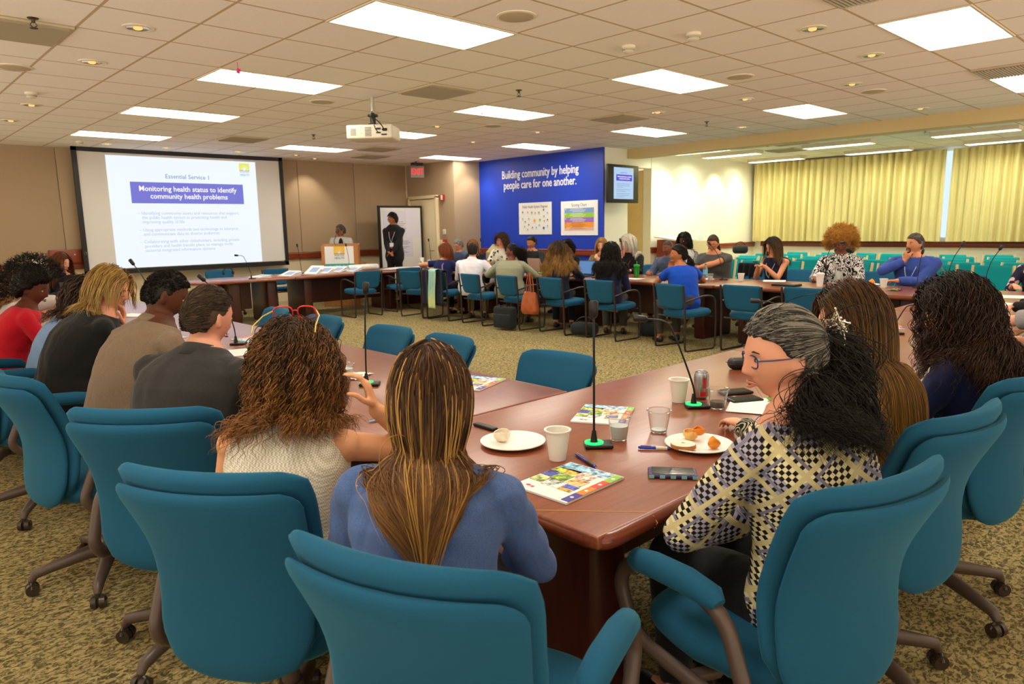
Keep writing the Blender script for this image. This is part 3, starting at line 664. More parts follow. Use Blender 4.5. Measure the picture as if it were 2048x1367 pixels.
for x, y, a, lab in [(9.75, 11.3, 180, 'of the grey-haired man in the blue jacket'), (9.8, 10.3, 178, 'of the woman with long curly hair and glasses'), (9.8, 9.4, 182, 'of the woman with the dark bun'), (9.8, 8.5, 176, 'left of the wall end, behind the curly dark head'), (9.75, 7.65, 181, 'of the blonde woman by the blue wall'), (9.85, 7.1, 180, 'of the white-haired woman'), (9.8, 6.2, 184, 'of the bald man in the grey jacket'), (9.85, 5.3, 176, 'with a black jacket hung on it'), (9.8, 4.5, 180, 'of the young woman in the navy sleeveless top'), (9.85, 3.5, 184, 'left of the man in the blue shirt'), (9.9, 2.5, 180, 'of the man in the blue shirt')]:
    place(SWI, (x, y, 0), radians(a), 'teal chair behind the right table, ' + lab, 'chair', 'swivel chairs on the far side of the right table')
for x, y, a, lab in [(5.0, 12.75, 270, 'with black headphones lying on it, behind the table with binders'), (7.05, 12.3, 262, 'in front of the podium')][:1]:
    place(SWI, (x, y, 0), radians(a), 'teal swivel chair ' + lab, 'chair')
def make_guest():
    r = empty('guest_chair'); SH = .445
    W = lambda t: float(np.interp(t, [0, .1, .3, .9, 1], [.17, .21, .235, .25, .24]))
    m = MB(); shell(m, W, .50, .805, -.022, .022, lambda t: .022, lambda t: -.245-.05*t, 16, 30, 4, edge=.022); m.build('backrest', TEAL, r)
    m = MB(); rings = []
    for z, k in ((-.04, .86), (-.035, .95), (-.01, 1.0), (.015, .985), (.032, .92), (.038, .6)):
        a = np.linspace(0, 2*pi, 36, endpoint=False); e = 3.6
        x = np.sign(np.cos(a))*np.abs(np.cos(a))**(2/e)*.245*k; y = np.sign(np.sin(a))*np.abs(np.sin(a))**(2/e)*.245*k
        rings.append(np.stack([x+.02, y, SH+z-.02*(y/.25)**2*0+.012*(x/.25)], -1))
    m.loft(rings); m.build('seat', TEAL, r)
    for s in (-1, 1):
        y = s*.262
        m = MB(); m.tube(round_path([(-.295, y, .80), (-.265, y, .55), (-.25, y, .05), (-.235, y, .012)], .05), .0135, 8, flat=1.0); m.build('rear_leg', FRAME, r)
        m = MB(); m.tube(round_path([(-.25, y, .04), (-.232, y, .011), (.21, y, .011), (.232, y, .04)], .03), .0105, 8); m.build('runner', FRAME, r)
        m = MB(); m.tube(round_path([(.23, y, .03), (.245, y, .2), (.24, y, .44)], .05), .0125, 8); m.build('front_leg', FRAME, r)
        m = MB(); m.tube(round_path([(.24, y, .43), (.225, y, .64), (.05, y, .665), (-.27, y, .60)], .09, 7), .0125, 8); m.build('armrest', FRAME, r)
    for xx in (-.2, .2): MB().tube([(xx, -.262, .40), (xx, .262, .40)], .011, 8).build('crossbar', FRAME, r)
    return proto(r)
GC = make_guest()
GP = [(6.62, 10.85, 88, 'pushed up to the table with the binders'), (7.6, 11.0, 86, 'pushed up to the corner table, right of the one by the binders'), (7.28, 9.95, 8, 'left of the red-haired woman, beside the corner'), (7.35, 9.3, 4, 'with a navy jacket and a pale scarf hung over it'), (7.36, 8.4, -4, 'of the man in the white striped shirt'), (7.42, 7.62, -6, 'of the woman in the pale green sweater'), (7.47, 6.78, -5, 'with the brown leather bag hanging from it'), (7.50, 5.92, -4, 'of the woman with long black curls'), (7.48, 4.78, -14, 'of the woman in the bright blue top'), (7.78, 4.05, -3, 'empty, right of the woman in the bright blue top'), (7.88, 3.35, -3, 'empty, above the woman with the tiara, cut by her head')]
for x, y, a, lab in GP: place(GC, (x, y, 0), radians(a), 'teal guest chair, ' + lab, 'chair', 'teal guest chairs inside the tables')
for x, y, a, lab in [(6.0, 12.55, 272, 'behind the binders, seen under the table'), (7.25, 10.0, 0, '')][:1]: place(GC, (x, y, 0), radians(a), 'teal guest chair ' + lab, 'chair')
def make_aud():
    r = empty('stacking_chair'); W = lambda t: float(np.interp(t, [0, .1, .5, 1], [.215, .225, .228, .222]))
    m = MB(); shell(m, W, .44, .845, -.025, .025, lambda t: .02, lambda t: -.2-.07*t-.03*t*t, 14, 28, 4, edge=.022); m.build('backrest', AQUA, r)
    m = MB(); m.rbox((.03, 0, .425), (.48, .45, .07), .03); m.build('seat', AQUA, r)
    for s in (-1, 1):
        y = s*.245
        m = MB(); m.tube(round_path([(-.30, y, .84), (-.235, y, .60), (-.19, y, .42), (-.30, y, .012)], .07), .021, 8, flat=1.35); m.build('rear_leg', BEECH, r)
        m = MB(); m.tube(round_path([(-.2, y, .40), (.2, y, .40), (.26, y, .38), (.30, y, .012)], .06), .020, 8); m.build('front_leg', BEECH, r)
    for xx in (-.2, .2): MB().box((xx, 0, .37), (.03, .47, .03)).build('crossbar', BEECH, r)
    return proto(r)
AC = make_aud()
rowx = [(11.7, 2.55), (12.55, 2.2), (13.4, 2.3), (14.25, 2.0), (15.1, 2.0)]
rr = random.Random(5)
for k, (x, y0) in enumerate(rowx):
    n = 8 if k else 7
    for j in range(n):
        y = y0+j*.66+(.33 if k % 2 else 0)+rr.uniform(-.05, .05)+(.4 if j > 3 else 0)
        if y > 8.0: continue
        place(AC, (x+rr.uniform(-.1, .1), y, 0), radians(180+rr.uniform(-14, 14)), 'aqua chair with pale wooden sides, %s row behind the right table, %s from the right' % (ORD[k], ORD[j]), 'chair', 'aqua stacking chairs near the curtain')
# ================================================================ TABLE THINGS
TZ = .741
GREEN = emis('green_led', (.1, 1.0, .45), 1.6)
def mic(x, y, tip, label, ring='green', base=1.0, head=.05):
    r = empty('gooseneck_microphone', (x, y, TZ), 0, label, 'microphone', 'gooseneck microphones')
    m = MB(); m.rbox((.012, -.01, .007), (.10*base, .075*base, .014), .006, rz=-.75); m.build('base', BLACK, r)
    if ring == 'green': MB().lathe([(.034, .014), (.034, .018), (.02, .02), (.02, .014)], (0, 0, 0), 24, caps=False).build('light_ring', GREEN, r)
    elif ring == 'red': MB().lathe([(.02, .014), (.02, .016), (.0, .016)], (0, 0, 0), 16, caps=False).build('light_ring', emis('red_led', (1, .1, .1), 1.0), r)
    tip = np.array(tip, float)-np.array((x, y, TZ))
    a = np.array((0, 0, .02)); lat = tip*np.array((1, 1, 0)); h = tip[2]
    if np.linalg.norm(lat) < .06: pts = np.array([a, (lat*.1+np.array((0, 0, h*.3))), (lat*.45+np.array((0, 0, h*.7))), tip])
    elif np.linalg.norm(lat) < .18 and h > .3: pts = np.array([a, lat*.05+np.array((0, 0, h*.3)), lat*.4+np.array((0, 0, h*.72)), tip])
    else: pts = np.array([a, lat*.02+np.array((0, 0, h*.25)), lat*.42+np.array((0, 0, h*.82)), lat*.62+np.array((0, 0, h*.97)), tip])
    P_ = smooth_path(pts, 8); m = MB(); m.tube(P_, .0042, 8); m.cyl((0, 0, .014), (0, 0, .06), .014, .007, 14); m.build('gooseneck', BLACK, r)
    d = P_[-1]-P_[-3]; d /= np.linalg.norm(d); m = MB(); m.tube([P_[-1]-d*.005, P_[-1]+d*.004, P_[-1]+d*head, P_[-1]+d*(head+.006)], [.006, .0145, .0165, .012], 12); m.build('microphone_head', BLACK, r)
    return r
mic(1.87, 1.56, (1.88, 1.57, 1.205), 'gooseneck microphone with a green ring, upright beside the foam cup on the near table')
mic(2.58, 1.60, (2.47, 1.77, 1.12), 'gooseneck microphone with a green ring, bent over beside the soda can')
mic(1.86, 3.04, (1.875, 3.03, 1.205), 'tall gooseneck microphone with a green ring, beside the napkin on the left table')
mic(1.94, 4.85, (1.80, 4.95, 1.19), 'gooseneck microphone rising beside the suited man on the left table', None)
mic(1.95, 6.6, (1.85, 6.7, 1.25), 'gooseneck microphone above the man in the brown shirt', None)
mic(2.1, 9.3, (2.1, 9.4, 1.26), 'gooseneck microphone in front of the laptop at the far left', None)
mic(5.21, 1.68, (5.34, 1.58, .94), 'low curved gooseneck microphone with a red light before the woman in navy', 'red')
mic(4.25, 1.95, (4.15, 2.12, 1.03), 'gooseneck microphone curling up behind the head with the tiara', None)
mic(8.47, 1.90, (8.5, 1.8, 1.2), 'tall gooseneck microphone at the right edge before the woman in the floral dress', None)
mic(8.3, 2.2, (8.35, 2.1, 1.24), 'tall leaning gooseneck microphone right of the man in the blue shirt', None)
mic(8.9, 2.65, (8.9, 2.62, 1.13), 'gooseneck microphone standing in front of the man in the blue shirt', None)
mic(8.24, 3.4, (8.24, 3.42, .98), 'short microphone beside the white cup of the golden-haired woman', None)
mic(8.9, 3.75, (8.95, 3.55, 1.25), 'tall gooseneck microphone right of the golden-haired woman', None)
mic(8.79, 5.05, (8.72, 5.2, 1.22), 'gooseneck microphone beside the woman in the grey shirt', None)
mic(9.0, 6.9, (8.98, 6.95, 1.25), 'gooseneck microphone in front of the white-haired woman', None)
mic(8.4, 8.16, (8.36, 8.2, 1.27), 'gooseneck microphone with a green base beside the tan laptop', 'green')
mic(8.5, 9.7, (8.5, 9.75, 1.26), 'gooseneck microphone beside the man in the white striped shirt')
mic(8.75, 11.6, (8.75, 11.65, 1.25), 'gooseneck microphone on the corner table near the white coffee cup', None)
mic(4.9, 11.4, (4.75, 11.5, 1.13), 'gooseneck microphone leaning in front of the projection screen', None)
mic(7.1, 12.0, (7.08, 12.05, 1.2), 'gooseneck microphone in front of the podium', None)
mic(6.1, 12.0, (6.08, 12.05, 1.22), 'gooseneck microphone left of the podium', None)
def cup(x, y, h, r1, r0, mat, label, cat='cup', name='foam_cup', lip=True, fill=None, fh=.5, lid=None, lean=0):
    t = empty(name, (x, y, TZ), 0, label, cat)
    th = .0016 if name == 'plastic_cup' else .003
    pr = [(0.0, 0), (r0, 0), (r1, h)]
    if lip: pr += [(r1+.004, h-.001), (r1+.004, h+.003)]
    pr += [(r1-th, h+.002), (r0-th, .004), (0.0, .004)]
    MB().lathe(pr, (0, 0, 0), 32, caps=False).build('cup_wall', mat, t)
    if fill is not None:
        z = h*fh; rr_ = r0+(r1-r0)*fh-th-.0008; MB().lathe([(0, .005), (r0-th-.0008, .005), (rr_, z), (0, z)], (0, 0, 0), 28, caps=False).build('drink', fill, t)
    if lid: MB().lathe([(0, h+.016), (r1-.006, h+.016), (r1-.002, h+.004), (r1+.006, h+.002), (r1+.006, h-.004), (r1+.0045, h-.004)], (0, 0, 0), 28, caps=False).build('lid', lid, t)
    return t
CLEAR = glass('clear_plastic', (.97, .98, .98), .08, 1.15, .93); ICE = plain('milky_water', 'dfe2e0', .25); COLA = plain('cola', '3a140a', .15); COF = plain('coffee', '4a2a18', .2)
cup(1.68, 1.56, .102, .042, .028, FOAM, 'white foam cup beside the paper plate and the upright microphone', fill=COF, fh=.7)
cup(2.62, 1.70, .10, .042, .028, FOAM, 'white foam cup left of the soda can', fill=COF, fh=.6)
cup(2.00, 1.55, .085, .040, .029, CLEAR, 'clear plastic cup of water and ice beside the magazine', name='plastic_cup', fill=ICE, fh=.62)
cup(2.18, 1.50, .082, .044, .030, CLEAR, 'nearly empty clear plastic cup behind the plate with oranges', name='plastic_cup', fill=ICE, fh=.12)
cup(2.64, 1.52, .082, .044, .030, CLEAR, 'clear plastic cup with dark cola beside the can', name='plastic_cup', fill=COLA, fh=.36)
cup(1.86, 3.24, .082, .044, .030, CLEAR, 'clear plastic cup of milky water on the napkin on the left table', name='plastic_cup', fill=ICE, fh=.72)
cup(8.75, 4.75, .10, .043, .03, FOAM, 'white foam cup on the right table before the young woman with a phone')
cup(8.79, 2.97, .10, .043, .03, FOAM, 'white foam cup before the man in the blue shirt')
cup(8.68, 5.17, .085, .042, .03, CLEAR, 'clear plastic cup beside the water bottle', name='plastic_cup', fill=ICE, fh=.6)
cup(8.53, 3.6, .15, .046, .034, FOAM, 'tall white cup with a lid before the golden-haired woman', name='paper_cup', lid=WHITE)
t = cup(8.75, 11.9, .16, .046, .032, WHITE, 'tall white paper coffee cup with a round green emblem on the corner table', name='paper_cup', lid=WHITE)
m = MB(); m.ell((-.037, -.005, .085), (.006, .02, .02), 16, 10); m.build('emblem', plain('emblem_green', '1f7a48', .6), t)
# napkin
def crumple(x, y, s, label, z=TZ, mat=WHITE, name='napkin', cat='napkin', h=.03, seed=1, rz=0):
    rr_ = np.random.RandomState(seed); n = 14; V = []
    for i in range(n):
        for j in range(n):
            u_, v_ = i/(n-1)-.5, j/(n-1)-.5
            V.append((u_*s+.006*rr_.randn(), v_*s*.7+.006*rr_.randn(), h*(.35+.5*abs(sin(7*u_+seed)*cos(6*v_)))*(1-3*(u_*u_+v_*v_)*.6)+.002+.003*rr_.rand()))
    V = np.array(V) @ rotz(rz).T; F = [(i*n+j, (i+1)*n+j, (i+1)*n+j+1, i*n+j+1) for i in range(n-1) for j in range(n-1)]
    o = mesh_np(name, V, F, mat); o.location = (x, y, z); md = o.modifiers.new('solid', 'SOLIDIFY'); md.thickness = .0015; tag(o, label, cat); return o
crumple(1.93, 3.27, .17, 'crumpled white napkin under the cup beside the tall microphone', h=.012, seed=2, rz=.5)
crumple(8.95, 3.35, .2, 'crumpled white napkins before the man in the blue shirt', h=.05, seed=4)
# plates
def plate(x, y, label):
    t = empty('foam_plate', (x, y, TZ), 0, label, 'plate', 'white foam plates')
    MB().lathe([(0, .004), (.075, .004), (.088, .010), (.112, .017), (.118, .017), (.118, .014), (.09, .004), (.078, 0), (0, 0)], (0, 0, 0), 56, caps=False).build('dish', plain('plate_white2', 'f6f2ea', .45), t); return t
plate(1.69, 1.79, 'white foam plate with food scraps beside the denim-shirted woman'); plate(2.12, 1.29, 'white foam plate with a bagel half and orange pieces'); plate(9.0, 3.2, 'white foam plate with food before the man in the blue shirt')
q = NT('bagel_cream'); q.set(.6); q.col(q.ramp(q.noise(q.coord(), 30, 3), [(.4, 'efe2c8'), (.7, 'f7efe0')])); q.bump(q.noise(q.coord(), 60, 2), .5, .004); BAG = q.m
t = empty('bagel_half', (2.045, 1.305, TZ+.006), 0, 'bagel half spread with cream cheese on the plate', 'bagel')
MB().lathe([(.006, .002), (.03, 0), (.044, .008), (.043, .018), (.03, .021), (.006, .021)], (0, 0, 0), 32, caps=False).build('crust', plain('bagel_crust', 'b9793a', .6), t)
MB().lathe([(.0045, .014), (.007, .023), (.024, .026), (.041, .0205), (.030, .020)], (0, 0, 0), 32, caps=False).build('spread', BAG, t)
def peel(x, y, s, label, seed, col, name='orange_peel', cat='orange peel', z=TZ+.005, closed=False):
    rr_ = np.random.RandomState(seed); nu, nv = 22, 12; V = []; vm = nv*(.62 if not closed else 1)
    for i in range(nv+1):
        ph = pi*i/nv*(1 if closed else .62)
        for j in range(nu):
            th = 2*pi*j/nu; w_ = 1+.12*sin(3*th+seed)+.05*rr_.randn()*(.6)
            V.append((s*sin(ph)*cos(th)*w_, s*sin(ph)*sin(th)*w_, s*(1-cos(ph))*(.95+.1*sin(2*th))))
    F = [(i*nu+j, i*nu+(j+1) % nu, (i+1)*nu+(j+1) % nu, (i+1)*nu+j) for i in range(nv) for j in range(nu)]
    o = mesh_np(name, V, F, col); o.location = (x, y, z)
    if not closed: md = o.modifiers.new('solid', 'SOLIDIFY'); md.thickness = .003
    tag(o, label, cat); return o
ORG = plain('orange_skin', 'e88a1a', .5); ORGP = plain('orange_pith', 'f0c070', .6)
peel(2.155, 1.345, .026, 'cupped orange peel on the white plate, upper piece', 3, ORGP); peel(2.175, 1.325, .021, 'second cupped piece of orange peel leaning on the first', 6, ORG, z=TZ+.022)
peel(2.125, 1.235, .021, 'small peeled orange segment ball on the white plate', 5, ORG, 'orange_piece', 'orange', closed=True)
peel(1.675, 1.83, .03, 'bread crust left on the plate beside the denim-shirted woman', 8, BAG, 'bread_piece', 'bread')
peel(9.02, 3.18, .035, 'small orange on the plate before the man in the blue shirt', 9, ORG, 'orange', 'orange', closed=True)
# phones
def phone(x, y, rz, label, case='3a2f66', l=.15, w_=.077, z=TZ, scr='20282a'):
    t = empty('phone', (x, y, z), rz, label, 'phone'); MB().rbox((0, 0, .0065), (l, w_, .013), .006).build('case', plain('case_'+case, case, .35), t)
    MB().rbox((0, 0, .0135), (l-.022, w_-.012, .002), .001).build('screen', plain('phone_glass_'+scr, scr, .06), t); return t
t = phone(1.815, 1.195, radians(-52), 'smartphone in a patterned purple and turquoise case on the near table edge')
m = MB()
for k in range(5): m.box((-.066+.033*k, -.0392, .0065), (.016, .0012, .010))
m.build('case_pattern', plain('case_turquoise', '7fc4c8', .4), t)
phone(2.93, 1.60, radians(-30), 'dark phone lying beside the cola cup, upper one', '1c1d1f'); phone(2.83, 1.50, radians(-30), 'dark phone lying beside the cola cup, lower one', '242628')
t = empty('black_device', (3.47, 1.85, TZ), radians(-40), 'black rounded eyeglass case standing on the table left of the woman with the tiara', 'case'); MB().rbox((0, 0, .03), (.17, .075, .06), .026).build('shell', BLACK, t); MB().box((0, 0, .031), (.172, .077, .002)).build('seam', plain('seam_grey', '3a3a3c', .5), t)
tag(MB().rbox((1.76, 2.02, TZ+.006), (.03, .12, .012), .005).build('marker', BLACK), 'dark marker pen mostly hidden behind the long straight hair', 'pen')
def pen(p0, p1, col, label):
    p0 = np.array((*p0, TZ+.006)); p1 = np.array((*p1, TZ+.006)); t = empty('pen', tuple(p0), 0, label, 'pen', 'pens on the tables'); d = p1-p0
    m = MB(); m.tube([(0,0,0), d*.1, d*.96, d*.97], [.004, .0058, .0058, .003], 10); m.build('barrel', plain('pen_'+col, col, .25), t)
    m = MB(); m.tube([d*.97, d*1.03], [.0028, .0012], 8); m.build('tip', CHROME, t); m = MB(); m.tube([d*.08+np.array((0,0,.007)), d*.4+np.array((0,0,.0075))], .0016, 6); m.build('clip', CHROME, t)
    m = MB(); m.tube([d*.55, d*.9], .0064, 10); m.build('grip', BLACK if col == '2b2f9a' else WPL, t)
pen((1.75, 1.54), (1.69, 1.40), '2b2f9a', 'dark blue ballpoint pen above the colourful magazine'); pen((1.955, 1.43), (2.02, 1.34), '2f3fc0', 'blue pen tip sticking out from under the plate with the bagel'); pen((1.48, 2.42), (1.58, 2.42), '9fb0dc', 'pale blue pen by the table seam')
# soda can
t = empty('soda_can', (2.745, 1.665, TZ), radians(10), 'silver soda can with red markings', 'can', None)
MB().lathe([(0, .004), (.022, .0), (.027, .004), (.033, .014), (.033, .105), (.028, .117), (.026, .122), (.0265, .124), (.025, .123), (.0245, .118), (0, .118)], (0,0,0), 36, caps=False).build('body', plain('aluminium', 'b9bcc0', .28, .85), t)
m = MB()
for a0, a1, z0, z1 in ((-2.9, -2.1, .015, .035), (-2.55, -2.1, .05, .1)):
    n = 10; V = []; 
    for i in range(n+1):
        a = a0+(a1-a0)*i/n; V += [(.0335*cos(a), .0335*sin(a), z0), (.0335*cos(a), .0335*sin(a), z1)]
    m.add(V, [(2*i, 2*i+2, 2*i+3, 2*i+1) for i in range(n)])
m.build('red_marking', plain('can_red', 'c2161e', .35), t); MB().ell((0, .006, .1195), (.008, .012, .001)).build('pull_tab', CHROME, t)
t = empty('soda_can', (9.0, 12.0, TZ), 0, 'small white and blue drink can beside the tall coffee cup', 'can'); MB().lathe([(0,0),(.03,.002),(.033,.01),(.033,.105),(.027,.12),(0,.12)], (0,0,0), 24, caps=False).build('body', plain('can_white', 'dfe4ee', .3), t); MB().lathe([(.0335,.02),(.0335,.06)], (0,0,0), 24, caps=False).build('band', plain('can_blue', '3a5a9a', .3), t)
# magazines
def mag(x, y, rz, label, seed=1, z=TZ, w_=.216, h=.279, folder=True):
    t = empty('magazine', (x, y, z), rz, label, 'magazine', 'colourful magazines'); MB().box((0, 0, .003), (w_, h, .006)).build('pages', WHITE, t)
    rr_ = random.Random(seed); c3 = ['4f86c8', '8fb83a', 'e8c23a', '6a4fa8', 'f0f0ea', 'e8b890', '5a9ad8', 'b9cf3a', 'd86a4a', 'f4efe0']
    cell = [(-.06, .105, .09, .06, '86b8e4'), (.03, .11, .09, .05, '9cc4ea'), (-.085, .06, .04, .04, 'a8bf3a'), (-.04, .065, .05, .04, 'e0b23a'), (.02, .06, .06, .05, 'f2c8b0'), (-.085, .015, .045, .05, '4a55b0'), (-.035, .01, .055, .06, '86a83a'), (.03, .005, .06, .05, 'dca060'), (-.08, -.04, .05, .05, 'b8d070'), (-.02, -.045, .06, .055, 'cfd8d0'), (.04, -.04, .05, .03, '4a55b0'), (.04, -.065, .05, .02, 'e8b03a')]
    for k, (cx, cy, a, b, c_) in enumerate(cell):
        q_ = NT('photo_%s_%d' % (c_, k)) if ('photo_%s_%d' % (c_, k)) not in _mc else None
        if q_:
            q_.set(.4); n_ = q_.noise(q_.coord((1,1,1)), 60, 2); base = tuple(int(c_[i:i+2], 16)/255 for i in (0,2,4)); q_.col(q_.ramp(n_, [(.35, tuple(v*.45 for v in base)), (.5, base), (.66, tuple(min(1, v*1.25+.1) for v in base))])); _mc['photo_%s_%d' % (c_, k)] = q_.m
        MB().box((cx, cy, .0066), (a, b, .0008)).build('cover_photo', _mc['photo_%s_%d' % (c_, k)], t)
    for k, c_ in enumerate(['8cc63a', 'e8402a', 'f08a1e', '4a3aa0']):
        MB().box((.094, .10-.066*k, .0072), (.028, .066, .0008)).build('cover_tab', plain('tab_'+c_, c_, .4), t)
        MB().ell((.094, .10-.066*k, .0077), (.006, .006, .0003), 12, 6).build('tab_mark', WHITE, t)
    m = MB(); m.ell((-.07, -.105, .0065), (.009, .007, .0004), 12, 6); m.ell((-.052, -.108, .0065), (.007, .006, .0004), 12, 6); m.build('red_logo', plain('logo_red', 'd0202c', .4), t)
    return t
mag(1.54, 1.385, radians(-88), 'colourful magazine at the near table corner with green, red, orange and violet tabs'); mag(2.22, 1.80, radians(-62), 'colourful magazine under the upright microphone, behind the water cup', 2); mag(2.25, 2.66, radians(-70), 'colourful magazine beside the empty chair at the table seam', 3, z=TZ)
mag(2.15, 5.0, radians(100), 'colourful magazine lit violet behind the suited man', 4); mag(5.55, 1.85, radians(-60), 'colourful magazine near the low curved microphone', 6)
def paper(x, y, rz, label, w_=.216, h=.279, z=TZ, n=1, mat=WHITE):
    t = MB(); rr_ = random.Random(int(x*100))
    for k in range(n): t.box((rr_.uniform(-.01,.01)*(k > 0), rr_.uniform(-.01,.01)*(k > 0), .0008+.0011*k), (w_, h, .001), rz=rr_.uniform(-.1, .1)*(k > 0))
    o = t.build('paper_sheet', mat); o.location = (x, y, z); o.rotation_euler = (0, 0, rz); tag(o, label, 'paper', 'paper sheets on the tables'); return o
paper(2.78, 1.42, radians(-65), 'white sheets with print beside the woman with the tiara', n=3); paper(1.75, 3.95, .2, 'white sheets before the man in the brown shirt', n=2); paper(1.85, 4.5, -.3, 'white sheet lit blue before the suited man')
t = peel(2.90, 1.40, .03, 'lettuce leaf lying on the white sheets', 12, plain('leaf_green', '8fb83a', .5), 'lettuce_leaf', 'lettuce'); t.scale = (1.2, .8, .5)
for k, (x, y, a, lab, n_) in enumerate([(1.7, 5.6, .2, 'before the black-topped woman', 2), (1.8, 6.5, 1.2, 'farther up the left table', 3), (2.0, 7.4, .5, 'past the middle of the left table', 2), (1.7, 8.4, .9, 'near the far end of the left table', 3), (2.1, 9.0, .3, 'close to the woman with the laptop', 2), (8.3, 6.2, .1, 'beside the green tumbler', 2), (9.0, 4.4, .4, 'before the young woman with the phone', 3), (8.6, 4.0, 1.2, 'left of the golden-haired woman', 2), (8.8, 5.35, .8, 'held down before the woman in grey', 1), (8.55, 11.7, .2, 'by the tall coffee cup', 3), (8.4, 1.6, .3, 'before the woman in the floral dress', 4), (7.6, 1.5, 1.0, 'by the hands of the grey-sleeved person', 3), (8.9, 6.0, .3, 'before the bald man', 2)]):
    paper(x, y, a, 'white papers ' + lab, n=n_, w_=.3 if n_ > 2 else .216)
# rolled plans and binders on the table in front of the podium
def binder(x, y, rz, tilt, label, col='eef0f4'):
    t = empty('binder', (x, y, TZ), rz, label, 'binder', 'white binders on the far table')
    Rm = roty(-tilt); m = MB(); m.rbox((0, 0, .002), (.27, .29, .004), .0015); m.build('back_cover', plain('binder_'+col, col, .4), t)
    m = MB(); V0 = MB(); c = np.array((-.135, 0, .006))
    def w(p): return Rm @ np.array(p)+c
    m.box(tuple(w((.135, 0, .0))), (.27, .29, .004), rot=Rm); m.build('front_cover', plain('binder_'+col, col, .4), t)
    m = MB(); m.box(tuple(w((.14, -.02, .003))), (.14, .17, .001), rot=Rm); m.build('cover_print', plain('binder_print', '9db4dc', .5), t)
    m = MB(); Rh = roty(-tilt*.5)
    m.box(tuple(Rh @ np.array((.128, 0, .0))+c), (.25, .275, .02), rot=Rh); m.build('pages', WHITE, t)
for x, y, a, ti, lab in [(5.15, 11.62, .2, .12, 'farthest left, nearly flat'), (5.62, 11.5, .3, .30, 'second from the left'), (5.78, 11.75, .5, .2, 'behind the second'), (6.12, 11.55, .35, .55, 'standing most open'), (6.38, 11.62, .4, .42, 'right of the most open one'), (6.68, 11.72, .3, .35, 'fifth, before the podium'), (6.93, 11.62, .2, .3, 'rightmost, beside the rolled plans')]: binder(x, y, a, ti, 'white binder on the table below the podium, ' + lab)
t = empty('paper_roll', (7.22, 11.72, TZ), .05, 'rolled white plans in front of the podium', 'paper roll'); m = MB(); a = np.linspace(0, 5*pi, 70); prof = [(.06-.0022*i_/2*1.0)*1 for i_ in np.linspace(0, 25, 70)]
V = []; 
for s_ in (-.33, .33): V += [(s_, prof[k]*cos(a[k]), .06+prof[k]*sin(a[k])) for k in range(70)]
m.add(V, [(k, k+1, 70+k+1, 70+k) for k in range(69)]); o = m.build('rolled_sheet', WHITE, t, sharp=False); md = o.modifiers.new('solid', 'SOLIDIFY'); md.thickness = .0012
for k, (x, y, a, lab) in enumerate([(7.75, 11.6, .3, 'right of the paper roll, lower'), (7.95, 11.75, .6, 'right of the paper roll, upper'), (8.2, 11.85, .2, 'at the corner table seam')]): paper(x, y, a, 'stack of white papers ' + lab, n=5, w_=.3)
t = empty('headphones', (5.05, 12.72, .79), 0, 'black headphones on the chair behind the far left table', 'headphones'); m = MB(); m.tube([(.09*cos(b), 0, .09*sin(b)) for b in np.linspace(0, pi, 16)], .008, 8); m.build('headband', BLACK, t)
for s_ in (-1, 1): MB().cyl((s_*.085-.01, 0, .0), (s_*.085+.01, 0, .0), .035, n=18).build('ear_cup', BLACK, t)
# laptops
def laptop(x, y, rz, label, col='4a4a4c', open_=1.9, scr=None):
    t = empty('laptop', (x, y, TZ), rz, label, 'laptop', 'open laptops')   # screen opens at -x side, user sits at +x
    cm = plain('laptop_'+col, col, .4, .2); MB().rbox((0, 0, .009), (.24, .35, .018), .006).build('keyboard_base', cm, t)
    m = MB()
    for i in range(5): m.box((-.075+.028*i, 0, .019), (.02, .28, .002))
    m.build('keys', BLACK, t); Rm = roty(-(open_-pi/2)); c = np.array((-.12, 0, .014)); m = MB(); m.rbox(tuple(Rm @ np.array((0, 0, .115))+c), (.008, .35, .23), .003, rot=Rm); l = m.build('screen_lid', cm, t)
    m = MB(); m.box(tuple(Rm @ np.array((.0052, 0, .117))+c), (.001, .32, .195), rot=Rm); m.build('display', emis('display_'+(scr or 'dim'), scr or '30343a', .9 if scr else .3), l)
laptop(8.78, 8.5, radians(-6), 'tan laptop open before the woman with the dark bun', 'b8a48c', 1.85); laptop(8.95, 7.0, 0, 'black tablet laptop open before the white-haired woman', '2c2b2a', 1.8); laptop(8.95, 5.75, radians(8), 'dark grey laptop open before the woman in the grey shirt', '55565a', 1.95)
laptop(8.2, 6.62, radians(182), 'laptop with a bright blue display before the woman with black curls', '3a3a3c', 1.85, '2a5fe8'); laptop(8.3, 7.2, radians(180), 'black laptop behind the long wavy hair', '232326', 1.85, '5a8ac0')
laptop(2.05, 9.55, radians(62), 'dark grey laptop at the far end of the left table', '4d4a48', 1.85); laptop(1.75, 8.6, radians(160), 'laptop standing open at the left edge of the picture', '4d4a48', 1.85)
